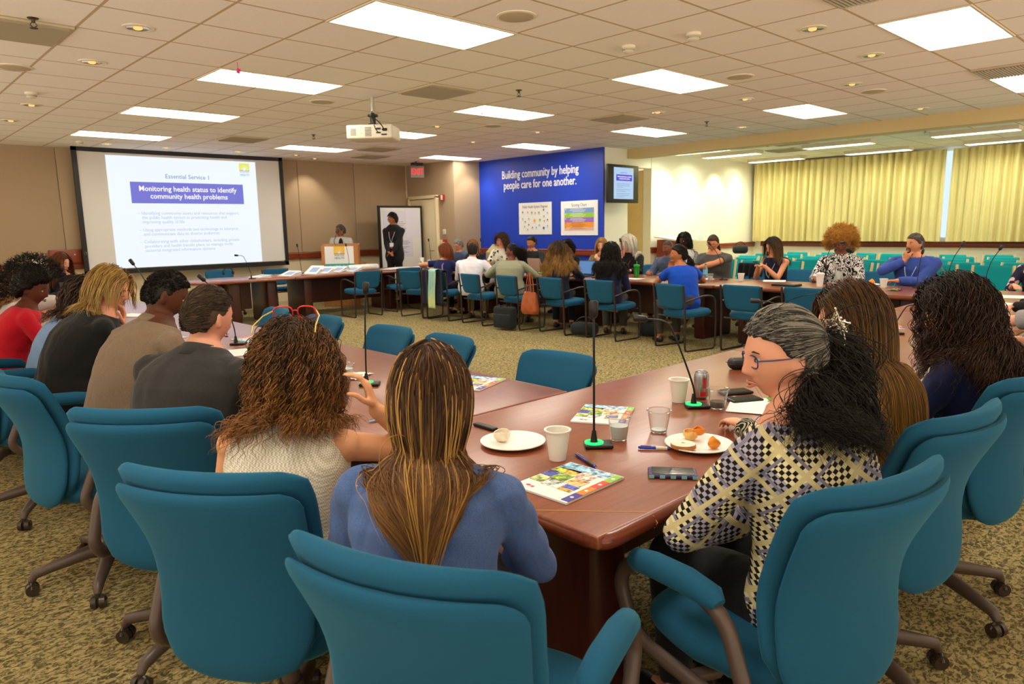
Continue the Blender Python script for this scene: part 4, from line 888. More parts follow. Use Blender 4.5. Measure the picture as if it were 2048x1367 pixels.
# tumbler and bottle
t = empty('tumbler', (8.55, 6.32, TZ), 0, 'bright green tumbler with a straw on the right table', 'tumbler'); GG = NT('green_acrylic').col('2fc23a').set(.12); GG.b.inputs['Transmission Weight'].default_value = .55
MB().lathe([(0,0),(.032,0),(.036,.02),(.043,.17),(.041,.17),(.034,.02),(0,.01)], (0,0,0), 28, caps=False).build('body', GG.m, t); MB().lathe([(.045,.165),(.046,.185),(.03,.19),(0,.19)], (0,0,0), 28, caps=False).build('lid', plain('lid_green', '2fae3c', .3), t); MB().cyl((.005,0,.15), (.012,.004,.24), .004, n=8).build('straw', plain('straw_green', '58d048', .4), t)
t = empty('water_bottle', (8.93, 5.4, TZ), 0, 'clear water bottle with a green cap and a blue label', 'bottle'); MB().lathe([(0,0),(.03,0),(.032,.01),(.031,.05),(.033,.06),(.033,.12),(.031,.14),(.012,.185),(.012,.2),(0,.2)], (0,0,0), 28, caps=False).build('body', glass('bottle_plastic', (.93,.97,1), .1, 1.2, .85), t); MB().lathe([(.0335,.06),(.0335,.12)], (0,0,0), 28, caps=False).build('label_wrap', plain('label_blue', '5fb0cc', .4), t); MB().lathe([(.0145,.19),(.0145,.21),(0,.21)], (0,0,0), 18, caps=False).build('cap', plain('cap_green', '1f8a58', .4), t)
tag(MB().rbox((8.4, 3.95, TZ+.012), (.2, .3, .024), .006).build('notebook', BLACK), 'black notebook left of the tall white cup', 'notebook')
tag(MB().rbox((8.55, 3.05, TZ+.012), (.05, .08, .024), .01).build('candy_box', plain('purple_box', '6a35b0', .4)), 'small purple packet beside the napkins', 'packet')
t = crumple(8.5, 2.75, .16, 'small pile of keys and wrappers before the blue-shirted man', mat=plain('wrapper_grey', '8c8468', .4), name='wrapper_pile', cat='wrappers', h=.03, seed=9)
t = crumple(8.15, 1.75, .16, 'crumpled wrapper by the floral-dressed woman', mat=WHITE, name='wrapper', cat='wrapper', h=.03, seed=10)
# ================================================================ PODIUM, BOARD, LECTERN
pd = empty('podium', (7.36, 12.74, 0), radians(-36), 'honey oak podium with a white and teal sign', 'podium')
m = MB(); m.box((0, 0, .05), (.66, .46, .1)); m.box((-.34, 0, .6), (.03, .5, 1.2)); m.box((.34, 0, .6), (.03, .5, 1.2)); m.box((0, -.235, .6), (.66, .02, 1.18)); m.build('body', OAKW, pd)
m = MB(); m.box((0, .02, 1.205), (.72, .54, .02), rot=rotx(.08)); m.box((.42, .05, .84), (.14, .35, .02)); m.build('top', OAKW, pd)
MB().box((-.01, -.249, .86), (.56, .006, .66)).build('sign', WHITE, pd)
TL = plain('sign_teal', '27a5a0', .5); MB().box((-.01, -.2535, .70), (.56, .003, .30)).build('sign_band', TL, pd)
health_logo(pd, -.01, -.2535, 1.0, .7, plain('sun_yellow', 'f2c31a', .5), plain('sign_orange', 'e07a4a', .5), plain('sign_teal2', '3aa8b0', .5))
text_obj('sign_text', 'Local Public Health\nSystem Assessment', .058, WHITE, (-.01, -.256, .77), (pi/2, 0, 0), pd, sx=.85, bold=.001)
t = empty('podium_microphone', (7.32, 12.72, 1.215), 0, 'black microphone on a curved stem at the podium', 'microphone'); P_ = smooth_path([(-.12, -.05, 0), (-.13, -.03, .08), (-.06, .02, .17), (0.0, .06, .24)], 6); MB().tube(P_, .006, 8).build('stem', BLACK, t); MB().tube([P_[-1], P_[-1]+np.array((.01, .01, .01)), P_[-1]+np.array((.05, .04, .055)), P_[-1]+np.array((.06, .05, .07))], [.012, .022, .027, .015], 14).build('microphone_head', BLACK, t)
wb = empty('whiteboard', (9.0, 12.98, 0), radians(-3), 'rolling whiteboard in a black frame with paper sheets taped on', 'whiteboard')
MB().box((0, 0, 1.05), (1.02, .03, 1.82)).build('panel', plain('board_white', 'e4e2dc', .35), wb); m = MB()
for s_ in (-1, 1): m.box((s_*.53, 0, 1.03), (.045, .05, 1.94))
m.box((0, 0, 1.985), (1.1, .05, .04)); m.box((0, 0, .12), (1.1, .05, .05)); m.build('frame', BLACK, wb); m = MB()
for s_ in (-1, 1): m.box((s_*.53, 0, .08), (.05, .36, .04)); 
for s_ in (-1, 1):
    for q_ in (-1, 1): m.cyl((s_*.53-.012, q_*.16, .03), (s_*.53+.012, q_*.16, .03), .03, n=14)
m.build('caster_foot', BLACK, wb)
MB().box((-.08, -.018, 1.4), (.72, .004, 1.0)).build('chart_paper', plain('chart_lilac', 'd8d6e2', .6), wb); MB().box((.3, -.021, 1.62), (.36, .004, .62)).build('chart_paper', plain('chart_lilac2', 'dcdbe6', .6), wb)
m = MB()
for k, (z_, w_) in enumerate([(1.66, .3), (1.62, .36), (1.58, .3), (1.52, .46), (1.49, .4), (1.38, .3), (1.24, .42), (1.21, .46), (1.18, .4), (1.12, .44), (1.09, .36), (1.03, .34), (1.0, .4)]): m.box((-.05+w_/2-.2, -.021, z_), (w_, .002, .008))
m.build('printed_lines', plain('print_violet', '6a6a86', .7), wb)
lc = empty('lectern', (12.65, 8.2, 0), radians(-6), 'wooden lectern with a cream side panel against the white wall', 'lectern'); m = MB(); m.box((-.25, 0, .6), (.5, .5, 1.2)); m.build('cabinet', RAILW, lc); m = MB(); m.box((.28, 0, .58), (.55, .45, 1.16)); m.build('side_cabinet', BEECH, lc); m = MB(); m.box((-.25, -.02, 1.22), (.62, .6, .03), rot=rotx(.12)); m.build('top', WHITE, lc); t = MB().box((12.95, 8.1, 1.23), (.22, .3, .12)).build('paper_box', WHITE); tag(t, 'white box standing on the lectern by the white wall', 'box')
t = empty('equipment_case', (10.02, 10.84, 0), 0, 'beige slope-topped equipment cabinet by the corner of the blue wall', 'cabinet'); m = MB(); m.loft([np.array([(-.25, -.22, z), (.25, -.22, z), (.25, .22, z), (-.25, .22, z)]) for z in (0, 1.0)]); m.build('body', plain('case_beige', 'c9bb8a', .6), t, sharp=True); m = MB(); m.loft([np.array([(-.25, -.22, 1.0), (.25, -.22, 1.0), (.25, .22, 1.0), (-.25, .22, 1.0)]), np.array([(-.1, -.18, 1.16), (.23, -.18, 1.16), (.23, .18, 1.16), (-.1, .18, 1.16)])], sm=False); m.build('sloped_top', plain('case_olive', 'a79a68', .6), t)
# ================================================================ BAGS AND CLOTHES ON CHAIRS
def blob(name, pts_fn, mat, label, cat): pass
LEA = NT('brown_leather'); LEA.set(.42); LEA.col(LEA.ramp(LEA.noise(LEA.coord(), 14, 4), [(.3, '96451c'), (.7, 'b8602c')])); LEA.bump(LEA.noise(LEA.coord(), 18, 4, .6, 1.0), .5, .012); LEA = LEA.m
def bag(name, loc, rz, w_, d, h, mat, label, cat, top=.7, hl=.16, hname='handle', r_=.007, hang=0.0, flat=3.5):
    t = empty(name, loc, rz, label, cat); rg = []
    for k, z in enumerate(np.linspace(0, 1, 12)):
        e = flat; a = np.linspace(0, 2*pi, 32, endpoint=False); s_ = np.interp(z, [0, .05, .2, .7, 1], [.82, .96, 1.0, .5+.5*top, top]); dd = np.interp(z, [0, .1, .4, 1], [.8, 1, .95, .45])
        x = np.sign(np.cos(a))*np.abs(np.cos(a))**(2/e)*d/2*dd*(1+.06*np.sin(5*a+z*7)); y = np.sign(np.sin(a))*np.abs(np.sin(a))**(2/e)*w_/2*s_*(1+.03*np.sin(3*a+z*5)); rg.append(np.stack([x, y, np.full(32, z*h)+.01*np.sin(2*a)*z], -1))
    MB().loft(rg).build('body', mat, t)
    for s_ in (-1, 1):
        P_ = smooth_path([(s_*d*.2, -w_*.2*top, h*.86), (s_*d*.2, -w_*.17*top, h+hl*.5), (s_*d*.1, 0, h+hl), (s_*d*.2, w_*.17*top, h+hl*.5), (s_*d*.2, w_*.2*top, h*.86)], 6); MB().tube(P_, r_, 8).build(hname, mat, t)
    return t
bag('leather_bag', (7.09, 7.10, .28), radians(4), .30, .13, .31, LEA, 'brown leather tote bag hanging from the back of a teal guest chair', 'bag', .72, .27)
DK = cloth('black_nylon', '23272a', rough=.7)
t = empty('laptop_bag', (7.08, 7.62, .02), radians(4), 'black laptop bag standing on the floor behind the woman in the pale green sweater', 'bag'); m = MB(); m.rbox((0, 0, .17), (.13, .40, .33), .05, seg=4); m.build('body', DK, t); m = MB(); m.rbox((-.068, 0, .12), (.03, .34, .2), .02); m.build('front_pocket', DK, t); MB().tube(smooth_path([(-.02, -.07, .33), (-.06, -.06, .36), (-.09, 0, .34), (-.06, .06, .36), (-.02, .07, .33)]), .009, 8).build('handle', DK, t)
bag('handbag', (11.75, 3.2, .46), .3, .3, .14, .22, LEA, 'brown leather handbag with looped handles on an aqua chair beside the blue-shirted man', 'bag', .8, .14)
for x, y, z, lab, s_ in [(14.2, 7.75, .85, 'black bag lying across the aqua chairs by the white wall', .25), (15.1, 5.9, .84, 'black bag lying on the back row of aqua chairs', .3), (7.35, 6.3, .02, 'black bag on the floor under the table by the long black curls', .3), (7.9, 5.6, .02, 'black bag on the floor near the grey trouser legs', .25)]:
    t = empty('shoulder_bag', (x, y, z), .4, lab, 'bag'); m = MB(); m.rbox((0, 0, .09), (s_*.6, s_*1.3, .18), .07, seg=4); m.build('body', DK, t); MB().tube(smooth_path([(0, -s_*.5, .15), (.03, -s_*.2, .24), (.0, s_*.2, .24), (0, s_*.5, .15)]), .01, 8).build('strap', BLACK, t)
def drape(name, x, y, rz, w_, back, front, zt, mat, label, cat, parts=None, th=.012, off=.035, seed=0, taper=1.0):
    """cloth folded over a chair back: goes up the back, over the top and down the front"""
    n, k = 30, 26; V = []; 
    for j in range(n):
        v = j/(n-1)-.5
        for i in range(k):
            s_ = i/(k-1); L = back+front+.08
            d = s_*L; wv = .012*sin(v*26+seed)*min(1, d*4 if d < back else (L-d)*6)
            if d < back: p = (-off-wv-.02*(back-d)/back, d-back)
            elif d < back+.08: a = (d-back)/.08*pi; p = (-off*cos(a)+wv*.2, .02*sin(a))
            else: p = (off+wv, -(d-back-.08))
            V.append((p[0]-.04*0, v*w_*(1-(1-taper)*(abs(s_-.55)*2))+.01*sin(p[1]*9+seed), p[1]))
    F = [(j*k+i, j*k+i+1, (j+1)*k+i+1, (j+1)*k+i) for j in range(n-1) for i in range(k-1)]
    o = mesh_np(name, V, F, mat); o.location = (x, y, zt); o.rotation_euler = (0, 0, rz); md = o.modifiers.new('solid', 'SOLIDIFY'); md.thickness = th; tag(o, label, cat); return o
NAVY = cloth('navy_wool', '1d2133')
drape('jacket', 7.06, 9.28, radians(4), .50, .55, .3, .83, NAVY, 'dark navy jacket draped over the guest chair of the red-haired woman', 'jacket', off=.05, seed=2)
q = NT('pale_plaid'); q.set(.8); sc_ = NT; co = q.coord(); s2 = q.node('ShaderNodeSeparateXYZ'); q.link(co, s2.inputs[0]); c1 = q.ramp(q.noise(q.coord((1, 1, 1)), 7, 2), [(.35, '8fd0cc'), (.5, 'cfe0b0'), (.62, '9ac8c0')]); gz = q.ramp(q.math('MULTIPLY', s2.outputs[2], -1.0), [(.0, '9ad4d0'), (.36, 'a8d0c0'), (.48, 'd4d878')]); q.col(q.mix(.6, c1, gz)); SCF = q.m
drape('scarf', 7.02, 9.22, radians(4), .17, .62, .12, .845, SCF, 'pale turquoise and yellow fringed scarf over the navy jacket', 'scarf', off=.075, seed=5, th=.006)
drape('jacket', 10.12, 5.32, radians(176), .42, .30, .35, .89, cloth('black_wool', '1a1a1c'), 'black jacket hung over the swivel chair of the woman in the grey shirt', 'jacket', off=.05, seed=7)
t = empty('bag_strap', (4.6, .62, .60), radians(10), 'grey and black strap hung on the lit teal chair back at the right edge', 'strap'); MB().tube(smooth_path([(-.12, .12, .25), (-.08, .0, .3), (-.1, -.12, .26), (-.12, -.18, .12), (-.1, -.1, .0)]), .008, 8, flat=1.6).build('strap_band', plain('strap_grey', '7c7a74', .5), t)
# ================================================================ PEOPLE
def nrm(v): v = np.asarray(v, float); return v/(np.linalg.norm(v)+1e-9)
def sstep(a, b, x): t = np.clip((x-a)/(b-a), 0, 1); return t*t*(3-2*t)
class Solid(MB):
    def cap(s, p0, p1, r0, r1=None, n=14):
        """tapered limb with round ends"""
        p0 = np.array(p0, float); p1 = np.array(p1, float); r1 = r0 if r1 is None else r1; d = p1-p0; L = np.linalg.norm(d)+1e-9; d /= L
        P_ = []; Q = []
        for a in (-1.0, -.8, -.45, 0): P_.append(p0+d*r0*a); Q.append(r0*sqrt(max(0.02, 1-a*a)))
        for t in (.25, .5, .75): P_.append(p0+d*L*t); Q.append(r0+(r1-r0)*t)
        for a in (0, .45, .8, 1.0): P_.append(p1+d*r1*a); Q.append(r1*sqrt(max(0.02, 1-a*a)))
        return s.tube(P_, Q, n)
    def limb(s, pts, rs, n=14):
        """tapered limb through several radii"""
        pts = np.array(pts, float); d0 = nrm(pts[1]-pts[0]); d1 = nrm(pts[-1]-pts[-2])
        P_ = [pts[0]-d0*rs[0]*.9, pts[0]-d0*rs[0]*.5]+list(pts)+[pts[-1]+d1*rs[-1]*.5, pts[-1]+d1*rs[-1]*.9]
        Q = [rs[0]*.35, rs[0]*.85]+list(rs)+[rs[-1]*.85, rs[-1]*.35]
        return s.tube(P_, Q, n)
    def remesh(s, name, mat, parent, voxel=.008, smooth=2, wrinkle=0., seed=0):
        me = bpy.data.meshes.new('tmp'); me.from_pydata([tuple(map(float, v)) for v in np.concatenate(s.V)], [], s.F)
        o = bpy.data.objects.new('tmp', me); COL.objects.link(o)
        md = o.modifiers.new('r', 'REMESH'); md.mode = 'VOXEL'; md.voxel_size = voxel; md.use_smooth_shade = True
        if smooth: sm = o.modifiers.new('s', 'SMOOTH'); sm.iterations = smooth; sm.factor = .5
        dg = bpy.context.evaluated_depsgraph_get(); m2 = bpy.data.meshes.new_from_object(o.evaluated_get(dg)); bpy.data.objects.remove(o); bpy.data.meshes.remove(me)
        m2.name = name; m2.materials.clear(); m2.materials.append(mat)
        if wrinkle:
            n = len(m2.vertices); co = np.empty(n*3, np.float32); m2.vertices.foreach_get('co', co); co = co.reshape(-1, 3)
            nr = np.empty(n*3, np.float32); m2.vertices.foreach_get('normal', nr); nr = nr.reshape(-1, 3)
            x, y, z = co.T; k = seed*1.7
            w1 = np.sin(38*z+9*np.sin(7*y+k)+6*np.sin(9*x+k)+k); w2 = np.sin(24*y+16*z+7*np.sin(11*z+k)+k*2); w3 = np.sin(60*z-30*y+5*np.sin(14*x+k*3))
            m_ = .5+.5*np.sin(6*z+5*y+4*x+k)
            d = wrinkle*(.5*w1*m_+.35*w2*(1-m_)+.2*w3); co += nr*d[:, None]; m2.vertices.foreach_set('co', co.ravel())
        m2.update(); m2.polygons.foreach_set('use_smooth', np.ones(len(m2.polygons), bool))
        return link(bpy.data.objects.new(name, m2), parent)
def skin(c):
    k = 'skin_'+c
    if k in _mc: return _mc[k]
    q = NT(k); q.set(.55, spec=.22); b = tuple(int(c[i:i+2], 16)/255 for i in (0, 2, 4)); f = q.noise(q.coord(), 16, 3)
    q.col(q.mix(f, c, (min(1, b[0]*1.03), b[1]*.93, b[2]*.9))); q.bump(q.noise(q.coord(), 260, 2), .08, .001)
    q.b.inputs['Subsurface Weight'].default_value = .08; q.b.inputs['Subsurface Radius'].default_value = (.02, .008, .004)
    _mc[k] = q.m; return q.m
def hairmat(a, b, tip=None, rough=.38):
    """a..b varies per strand, tip = colour towards the ends"""
    k = 'hair_%s_%s_%s' % (a, b, tip)
    if k in _mc: return _mc[k]
    q = NT(k); q.set(rough+.07, spec=.25); at = q.node('ShaderNodeAttribute'); at.attribute_name = 'tint'; al = q.node('ShaderNodeAttribute'); al.attribute_name = 'along'
    c = q.ramp(at.outputs['Fac'], [(.15, a), (.85, b)])
    if tip:
        c2 = q.ramp(at.outputs['Fac'], [(.1, tuple(v*.72 for v in [int(tip[i:i+2], 16)/255 for i in (0, 2, 4)])), (.9, tip)])
        c = q.mix(q.ramp(al.outputs['Fac'], [(.18, (0, 0, 0)), (.75, (1, 1, 1))]), c, c2)
    q.col(c)
    q.bump(q.noise(q.coord((1, 1, .3)), 150, 2), .3, .003); _mc[k] = q.m; return q.m
def head_solid(m, hc, Rh, fem=True, hs=1.0, nu=56, nv=44):
    V = []
    ph = np.linspace(0, pi, nv+1); th = np.linspace(0, 2*pi, nu, endpoint=False)
    PH, TH = np.meshgrid(ph, th, indexing='ij'); x = np.sin(PH)*np.cos(TH); y = np.sin(PH)*np.sin(TH); z = np.cos(PH)
    px, py, pz = x*.098, y*.076, z*.118
    t = np.clip(-z, 0, 1); py = py*(1-(.34 if fem else .27)*t**1.5); px = np.where(x < 0, px*(1-.36*t), px*(1-.05*t))
    f = (x > 0)
    nose = np.interp(pz, [-.046, -.040, -.030, -.012, .012, .03], [0, .55, 1, .6, .2, 0]); g = np.exp(-(py/.010)**2)
    dx = .023*nose*g+.008*np.exp(-(py/.017)**2-((pz+.034)/.007)**2)
    dx -= .009*np.exp(-((np.abs(py)-.031)/.016)**2-((pz-.004)/.012)**2); dx += .004*np.exp(-((np.abs(py)-.028)/.02)**2-((pz-.026)/.008)**2)
    dx += .006*np.exp(-(py/.020)**2)*(np.exp(-((pz+.058)/.0055)**2)+np.exp(-((pz+.070)/.006)**2)); dx += .011*np.exp(-(py/.024)**2-((pz+.100)/.016)**2)
    dx += .004*np.exp(-((np.abs(py)-.042)/.016)**2-((pz+.028)/.02)**2)
    px = px+np.where(f, dx, 0); P_ = np.stack([px, py, pz], -1).reshape(-1, 3)*hs @ Rh.T+hc
    F = [(i*nu+j, (i+1)*nu+j, (i+1)*nu+(j+1) % nu, i*nu+(j+1) % nu) for i in range(nv) for j in range(nu)]
    m.add(P_, F)
    for s_ in (-1, 1):
        m.ell(hc+Rh @ (np.array((-.008, s_*.078, -.012))*hs), np.array((.017, .007, .031))*hs, 14, 10, rot=Rh @ rotz(s_*-.35) @ roty(-.15))
        m.ell(hc+Rh @ (np.array((-.004, s_*.079, -.036))*hs), np.array((.009, .006, .010))*hs, 10, 8, rot=Rh)
ZH = ([-1, -.42, -.26, -.05, .14, .32, .62, 1], [-.60, -.56, -.30, -.04, .02, .30, .50, .56])
def hairmask(d): return d[..., 2]-np.interp(d[..., 0], *ZH)
def hair_cap(name, hc, Rh, mat, parent, th=.012, hs=1.0, noise=0., nf=9, seed=0, shift=0., back=0., low=0., nu=72, nv=54, tintv=.4, top=0.):
    ph = np.linspace(0, pi, nv+1); t_ = np.linspace(0, 2*pi, nu, endpoint=False); PH, TH = np.meshgrid(ph, t_, indexing='ij')
    D = np.stack([np.sin(PH)*np.cos(TH), np.sin(PH)*np.sin(TH), np.cos(PH)], -1).reshape(-1, 3)
    mk = sstep(-.06, .10, hairmask(D)-shift+.03*np.sin(23*D[:, 1]+9*D[:, 0]+seed)); r = .93+(.07+(th+back*np.clip(-D[:, 0], 0, 1)+top*np.clip(D[:, 2], 0, 1))/.1)*mk
    if low: r = r+low*sstep(.2, -.6, D[:, 2])*mk*10
    if noise:
        k = seed; nn = sum(np.sin(nf*f*(D @ nrm(np.random.RandomState(seed+i).randn(3)))+i*1.3)*(.6**(f-1)) for i, f in enumerate([1, 1, 1.7, 1.7, 2.9, 3.1, 4.7]))
        r = r+noise/.1*nn/3*mk
    P_ = D*r[:, None]*np.array((.098, .076, .118))*hs; t = np.clip(-D[:, 2], 0, 1); P_[:, 1] *= 1-.25*t*(1-mk); 
    P_ = P_ @ Rh.T+hc; F = np.array([(i*nu+j, (i+1)*nu+j, (i+1)*nu+(j+1) % nu, i*nu+(j+1) % nu) for i in range(nv) for j in range(nu)])
    rr_ = np.random.RandomState(seed); tint = tintv+.25*np.sin(30*D[:, 1]+8*D[:, 0]); return mesh_np(name, P_, F, mat, parent, attrs={'tint': tint, 'along': np.full(len(P_), .0)})
def strand_mesh(name, P_, wd, mat, parent, seed=0, tint=None, sides=3):
    n, K, _ = P_.shape; T_ = np.gradient(P_, axis=1); T_ /= np.linalg.norm(T_, axis=2)[..., None]+1e-9
    rr_ = np.random.RandomState(seed); ref = rr_.randn(n, 1, 3); A = np.cross(T_, ref); A /= np.linalg.norm(A, axis=2)[..., None]+1e-9; B = np.cross(T_, A)
    prof = np.interp(np.linspace(0, 1, K), [0, .1, .6, 1], [.8, 1, .9, .15]); w_ = (np.atleast_1d(wd).reshape(-1, 1) if not np.isscalar(wd) else wd)*prof[None]*np.ones((n, 1))
    th = np.arange(sides)*2*pi/sides; V = P_[:, :, None]+w_[..., None, None]*(A[:, :, None]*np.cos(th)[:, None]+B[:, :, None]*np.sin(th)[:, None]*.6)
    V = V.reshape(-1, 3); base = (np.arange(n)[:, None, None]*K+np.arange(K-1)[None, :, None])*sides; j = np.arange(sides)[None, None]; j2 = (j+1) % sides
    Q = np.stack([base+j, base+j2, base+sides+j2, base+sides+j], -1).reshape(-1, 4)
    if tint is None: tint = rr_.rand(n)
    at = np.repeat(tint, K*sides); al = np.tile(np.repeat(np.linspace(0, 1, K), sides), n)
    return mesh_np(name, V, Q, mat, parent, attrs={'tint': at, 'along': al})
def groom(hc, Rh, n, L, K=20, mode='down', coll=(), seed=0, curl=0., freq=0., grav=.25, layer=(.004, .02), part=0., clump=.35, nclump=50, jit=.03, shift=.0, target=None, lenvar=.2, keep=None, gx=0., curlgrow=1., hs=1.0, spread=0., wob=0.):
    rr_ = np.random.RandomState(seed); D = []
    while len(D) < n:
        d = rr_.randn(n*3, 3); d /= np.linalg.norm(d, axis=1)[:, None]; d = d[hairmask(d) > shift+.02]
        if keep is not None: d = d[keep(d)]
        D = list(D)+list(d)
    D = np.array(D[:n]); rad = np.array((.098, .076, .118))*hs; p = D*rad; N = D/rad; N /= np.linalg.norm(N, axis=1)[:, None]
    if mode == 'down':
        tp = np.clip((D[:, 0]+.55)/.5, 0, 1); t = np.stack([-.35-.9*np.clip(D[:, 0], 0, 1), tp*np.sign(D[:, 1]+part)*.75+(1-tp)*(D[:, 1]+part)*.5, np.full(n, -.75)-.3*(1-tp)], -1)
    elif mode == 'back': t = np.stack([np.full(n, -1.), D[:, 1]*-.3, np.full(n, -.12)], -1)
    elif mode == 'gather': t = np.array(target)[None]*hs-p
    elif mode == 'radial': t = N*1.0+rr_.randn(n, 3)*.35+np.array((0, 0, .1))
    elif mode == 'side': t = np.stack([np.full(n, -.15), np.full(n, -1.), np.full(n, -.5)], -1)
    else: t = np.stack([np.full(n, .75), D[:, 1]*.5+rr_.randn(n)*.15, np.full(n, -.3)], -1)
    if mode != 'radial': t = t-(np.sum(t*N, 1)[:, None])*N
    t /= np.linalg.norm(t, axis=1)[:, None]; t += rr_.randn(n, 3)*jit; lay = rr_.uniform(layer[0], layer[1], n); Ls = L*(1-lenvar*rr_.rand(n)); st = Ls/(K-1)
    g = Rh.T @ np.array((0, 0, -1.)); p = p+N*(.92*lay)[:, None]; out = [p.copy()]; RT = Rh.T; tg = None if target is None else np.array(target)*hs
    for k in range(K-1):
        if mode == 'gather' and tg is not None:
            v = tg-p; dist = np.linalg.norm(v, axis=1)[:, None]; t = t*.7+.5*v/(dist+1e-6); t /= np.linalg.norm(t, axis=1)[:, None]; p = p+t*np.minimum(st[:, None], dist*.98)
        else:
            t = t+grav*g[None]*(.4+.6*k/K)+rr_.randn(n, 3)*jit*.5; t[:, 1] -= gx*p[:, 1]*(k/K); t /= np.linalg.norm(t, axis=1)[:, None]; p = p+t*st[:, None]
        if mode != 'radial' or k > 2:
            R_ = rad[None]+lay[:, None]*min(1, (k+1)/4); q_ = p/R_; m_ = np.linalg.norm(q_, axis=1); ins = m_ < 1
            if ins.any():
                nn = q_[ins]/m_[ins, None]; p[ins] = nn*R_[ins]; Nn = nn/R_[ins]; Nn /= np.linalg.norm(Nn, axis=1)[:, None]; tt = t[ins]; dt = np.minimum(0, np.sum(tt*Nn, 1)); tt = tt-dt[:, None]*Nn; t[ins] = tt/(np.linalg.norm(tt, axis=1)[:, None]+1e-9)
        if coll:
            W_ = p @ RT.T.T.T if False else p @ Rh.T+hc
            for (a, b, ra, rb) in coll:
                a = np.asarray(a, float); b = np.asarray(b, float); ab = b-a; u = np.clip(((W_-a) @ ab)/(ab @ ab+1e-9), 0, 1); c = a+u[:, None]*ab; v = W_-c; dd = np.linalg.norm(v, axis=1); rad_ = ra+(rb-ra)*u+lay*.6; ins = dd < rad_
                if ins.any():
                    nn = v[ins]/(dd[ins, None]+1e-9); W_[ins] = c[ins]+nn*rad_[ins, None]; nl = nn @ Rh; tt = t[ins]; dt = np.minimum(0, np.sum(tt*nl, 1)); tt = tt-dt[:, None]*nl; t[ins] = tt/(np.linalg.norm(tt, axis=1)[:, None]+1e-9)
            p = (W_-hc) @ Rh
        out.append(p.copy())
    P_ = np.stack(out, 1) @ Rh.T+hc
    al = np.linspace(0, 1, K)[None, :, None]
    if clump:
        gi = rr_.choice(n, min(nclump, n), replace=False); d2 = ((D[:, None]-D[gi][None])**2).sum(-1); own = gi[np.argmin(d2, 1)]; P_ = P_+(P_[own]-P_)*clump*np.clip(al*1.3, 0, 1)
        phs = rr_.rand(n)[own]*6.28+.6*rr_.randn(n)
    else: phs = rr_.rand(n)*6.28
    if curl:
        T_ = np.gradient(P_, axis=1); T_ /= np.linalg.norm(T_, axis=2)[..., None]+1e-9; ref = np.array((.3, .9, .2)); A = np.cross(T_, ref); A /= np.linalg.norm(A, axis=2)[..., None]+1e-9; B = np.cross(T_, A)
        ang = phs[:, None, None]+freq*al*2*pi*(.85+.3*rr_.rand(n))[:, None, None]; amp = curl*np.clip(al*3*curlgrow, 0, 1)
        P_ = P_+amp*(A*np.cos(ang)+B*np.sin(ang))
    if wob: P_ = P_+wob*al*np.sin(al*9+phs[:, None, None])*np.array((.4, 1, 0))
    return P_
def glasses(hc, Rh, mat, parent, hs=1., off=(0, 0, 0), name='glasses', tmat=None, tilt=0.):
    m = MB(); hs = hs*.96; R2 = Rh @ roty(tilt)
    g = lambda p: hc+Rh @ (np.array(off))+R2 @ (np.array(p)*hs)
    for s_ in (-1, 1):
        c = np.array((.100, s_*.033, .0)); pts = [g(c+np.array((-.004*abs(cos(a)) if cos(a)*s_ > 0 else 0, .026*np.sign(cos(a))*abs(cos(a))**.7, .018*np.sign(sin(a))*abs(sin(a))**.7))) for a in np.linspace(0, 2*pi, 22, endpoint=False)]
        m.tube(pts, .0022*hs, 6, closed=True)
    m.tube([g((.100, -.008, .004)), g((.103, 0, .006)), g((.100, .008, .004))], .002, 6); o = m.build('glasses', mat, parent)
    m = MB()
    for s_ in (-1, 1): m.tube([g((.098, s_*.060, .006)), g((.06, s_*.077, .005)), g((-.005, s_*.083, .003)), g((-.02, s_*.083, -.012))], .002, 6)
    m.build('temple', tmat or mat, o); return o
def hand_solid(m, w_, d, nrm_, side, curl=.5, s=1.0, thumb=None):
    """palm and five fingers; d = finger direction, nrm_ = palm normal, side = +1 thumb towards +cross"""
    d = nrm(d); n_ = nrm(np.array(nrm_)-np.dot(nrm_, d)*d); a = np.cross(d, n_)*side; w_ = np.array(w_, float)
    rg = []
    for t, hw, hh in ((-.012, .020, .017), (.01, .024, .016), (.04, .036, .014), (.075, .040, .0125), (.09, .036, .011)):
        th = np.linspace(0, 2*pi, 14, endpoint=False); rg.append([w_+d*t*s+a*hw*s*cos(q_)+n_*hh*s*sin(q_) for q_ in th])
    m.loft(rg)
    for off, ln, r_, cv in ((.030, .072, .0088, .9), (.010, .080, .0092, 1.0), (-.011, .075, .0088, 1.08), (-.030, .060, .0078, 1.2)):
        p = w_+d*.082*s+a*off*s; dd = nrm(d+a*off*2.5); ps = [p-dd*.01]; rs = [r_*s]
        for k, f in enumerate((.42, .32, .26)):
            ang = curl*cv*(.55, 1.0, .8)[k]; dd = nrm(dd*cos(ang)+n_*sin(ang)); nn = n_; p = p+dd*ln*f*s; ps.append(p); rs.append(r_*s*(.95, .88, .72)[k])
        m.limb(ps, rs, 8)
    p = w_+d*.022*s+a*.026*s; dd = nrm(a*.8+d*.65+n_*.35*(1+curl)); q1 = p+dd*.036*s; dd2 = nrm(a*.25+d*.95+n_*(.3+.4*curl)); m.limb([p, q1, q1+dd2*.03*s, q1+nrm(dd2+n_*.3)*.052*s], [.012*s, .0105*s, .0095*s, .0075*s], 8)
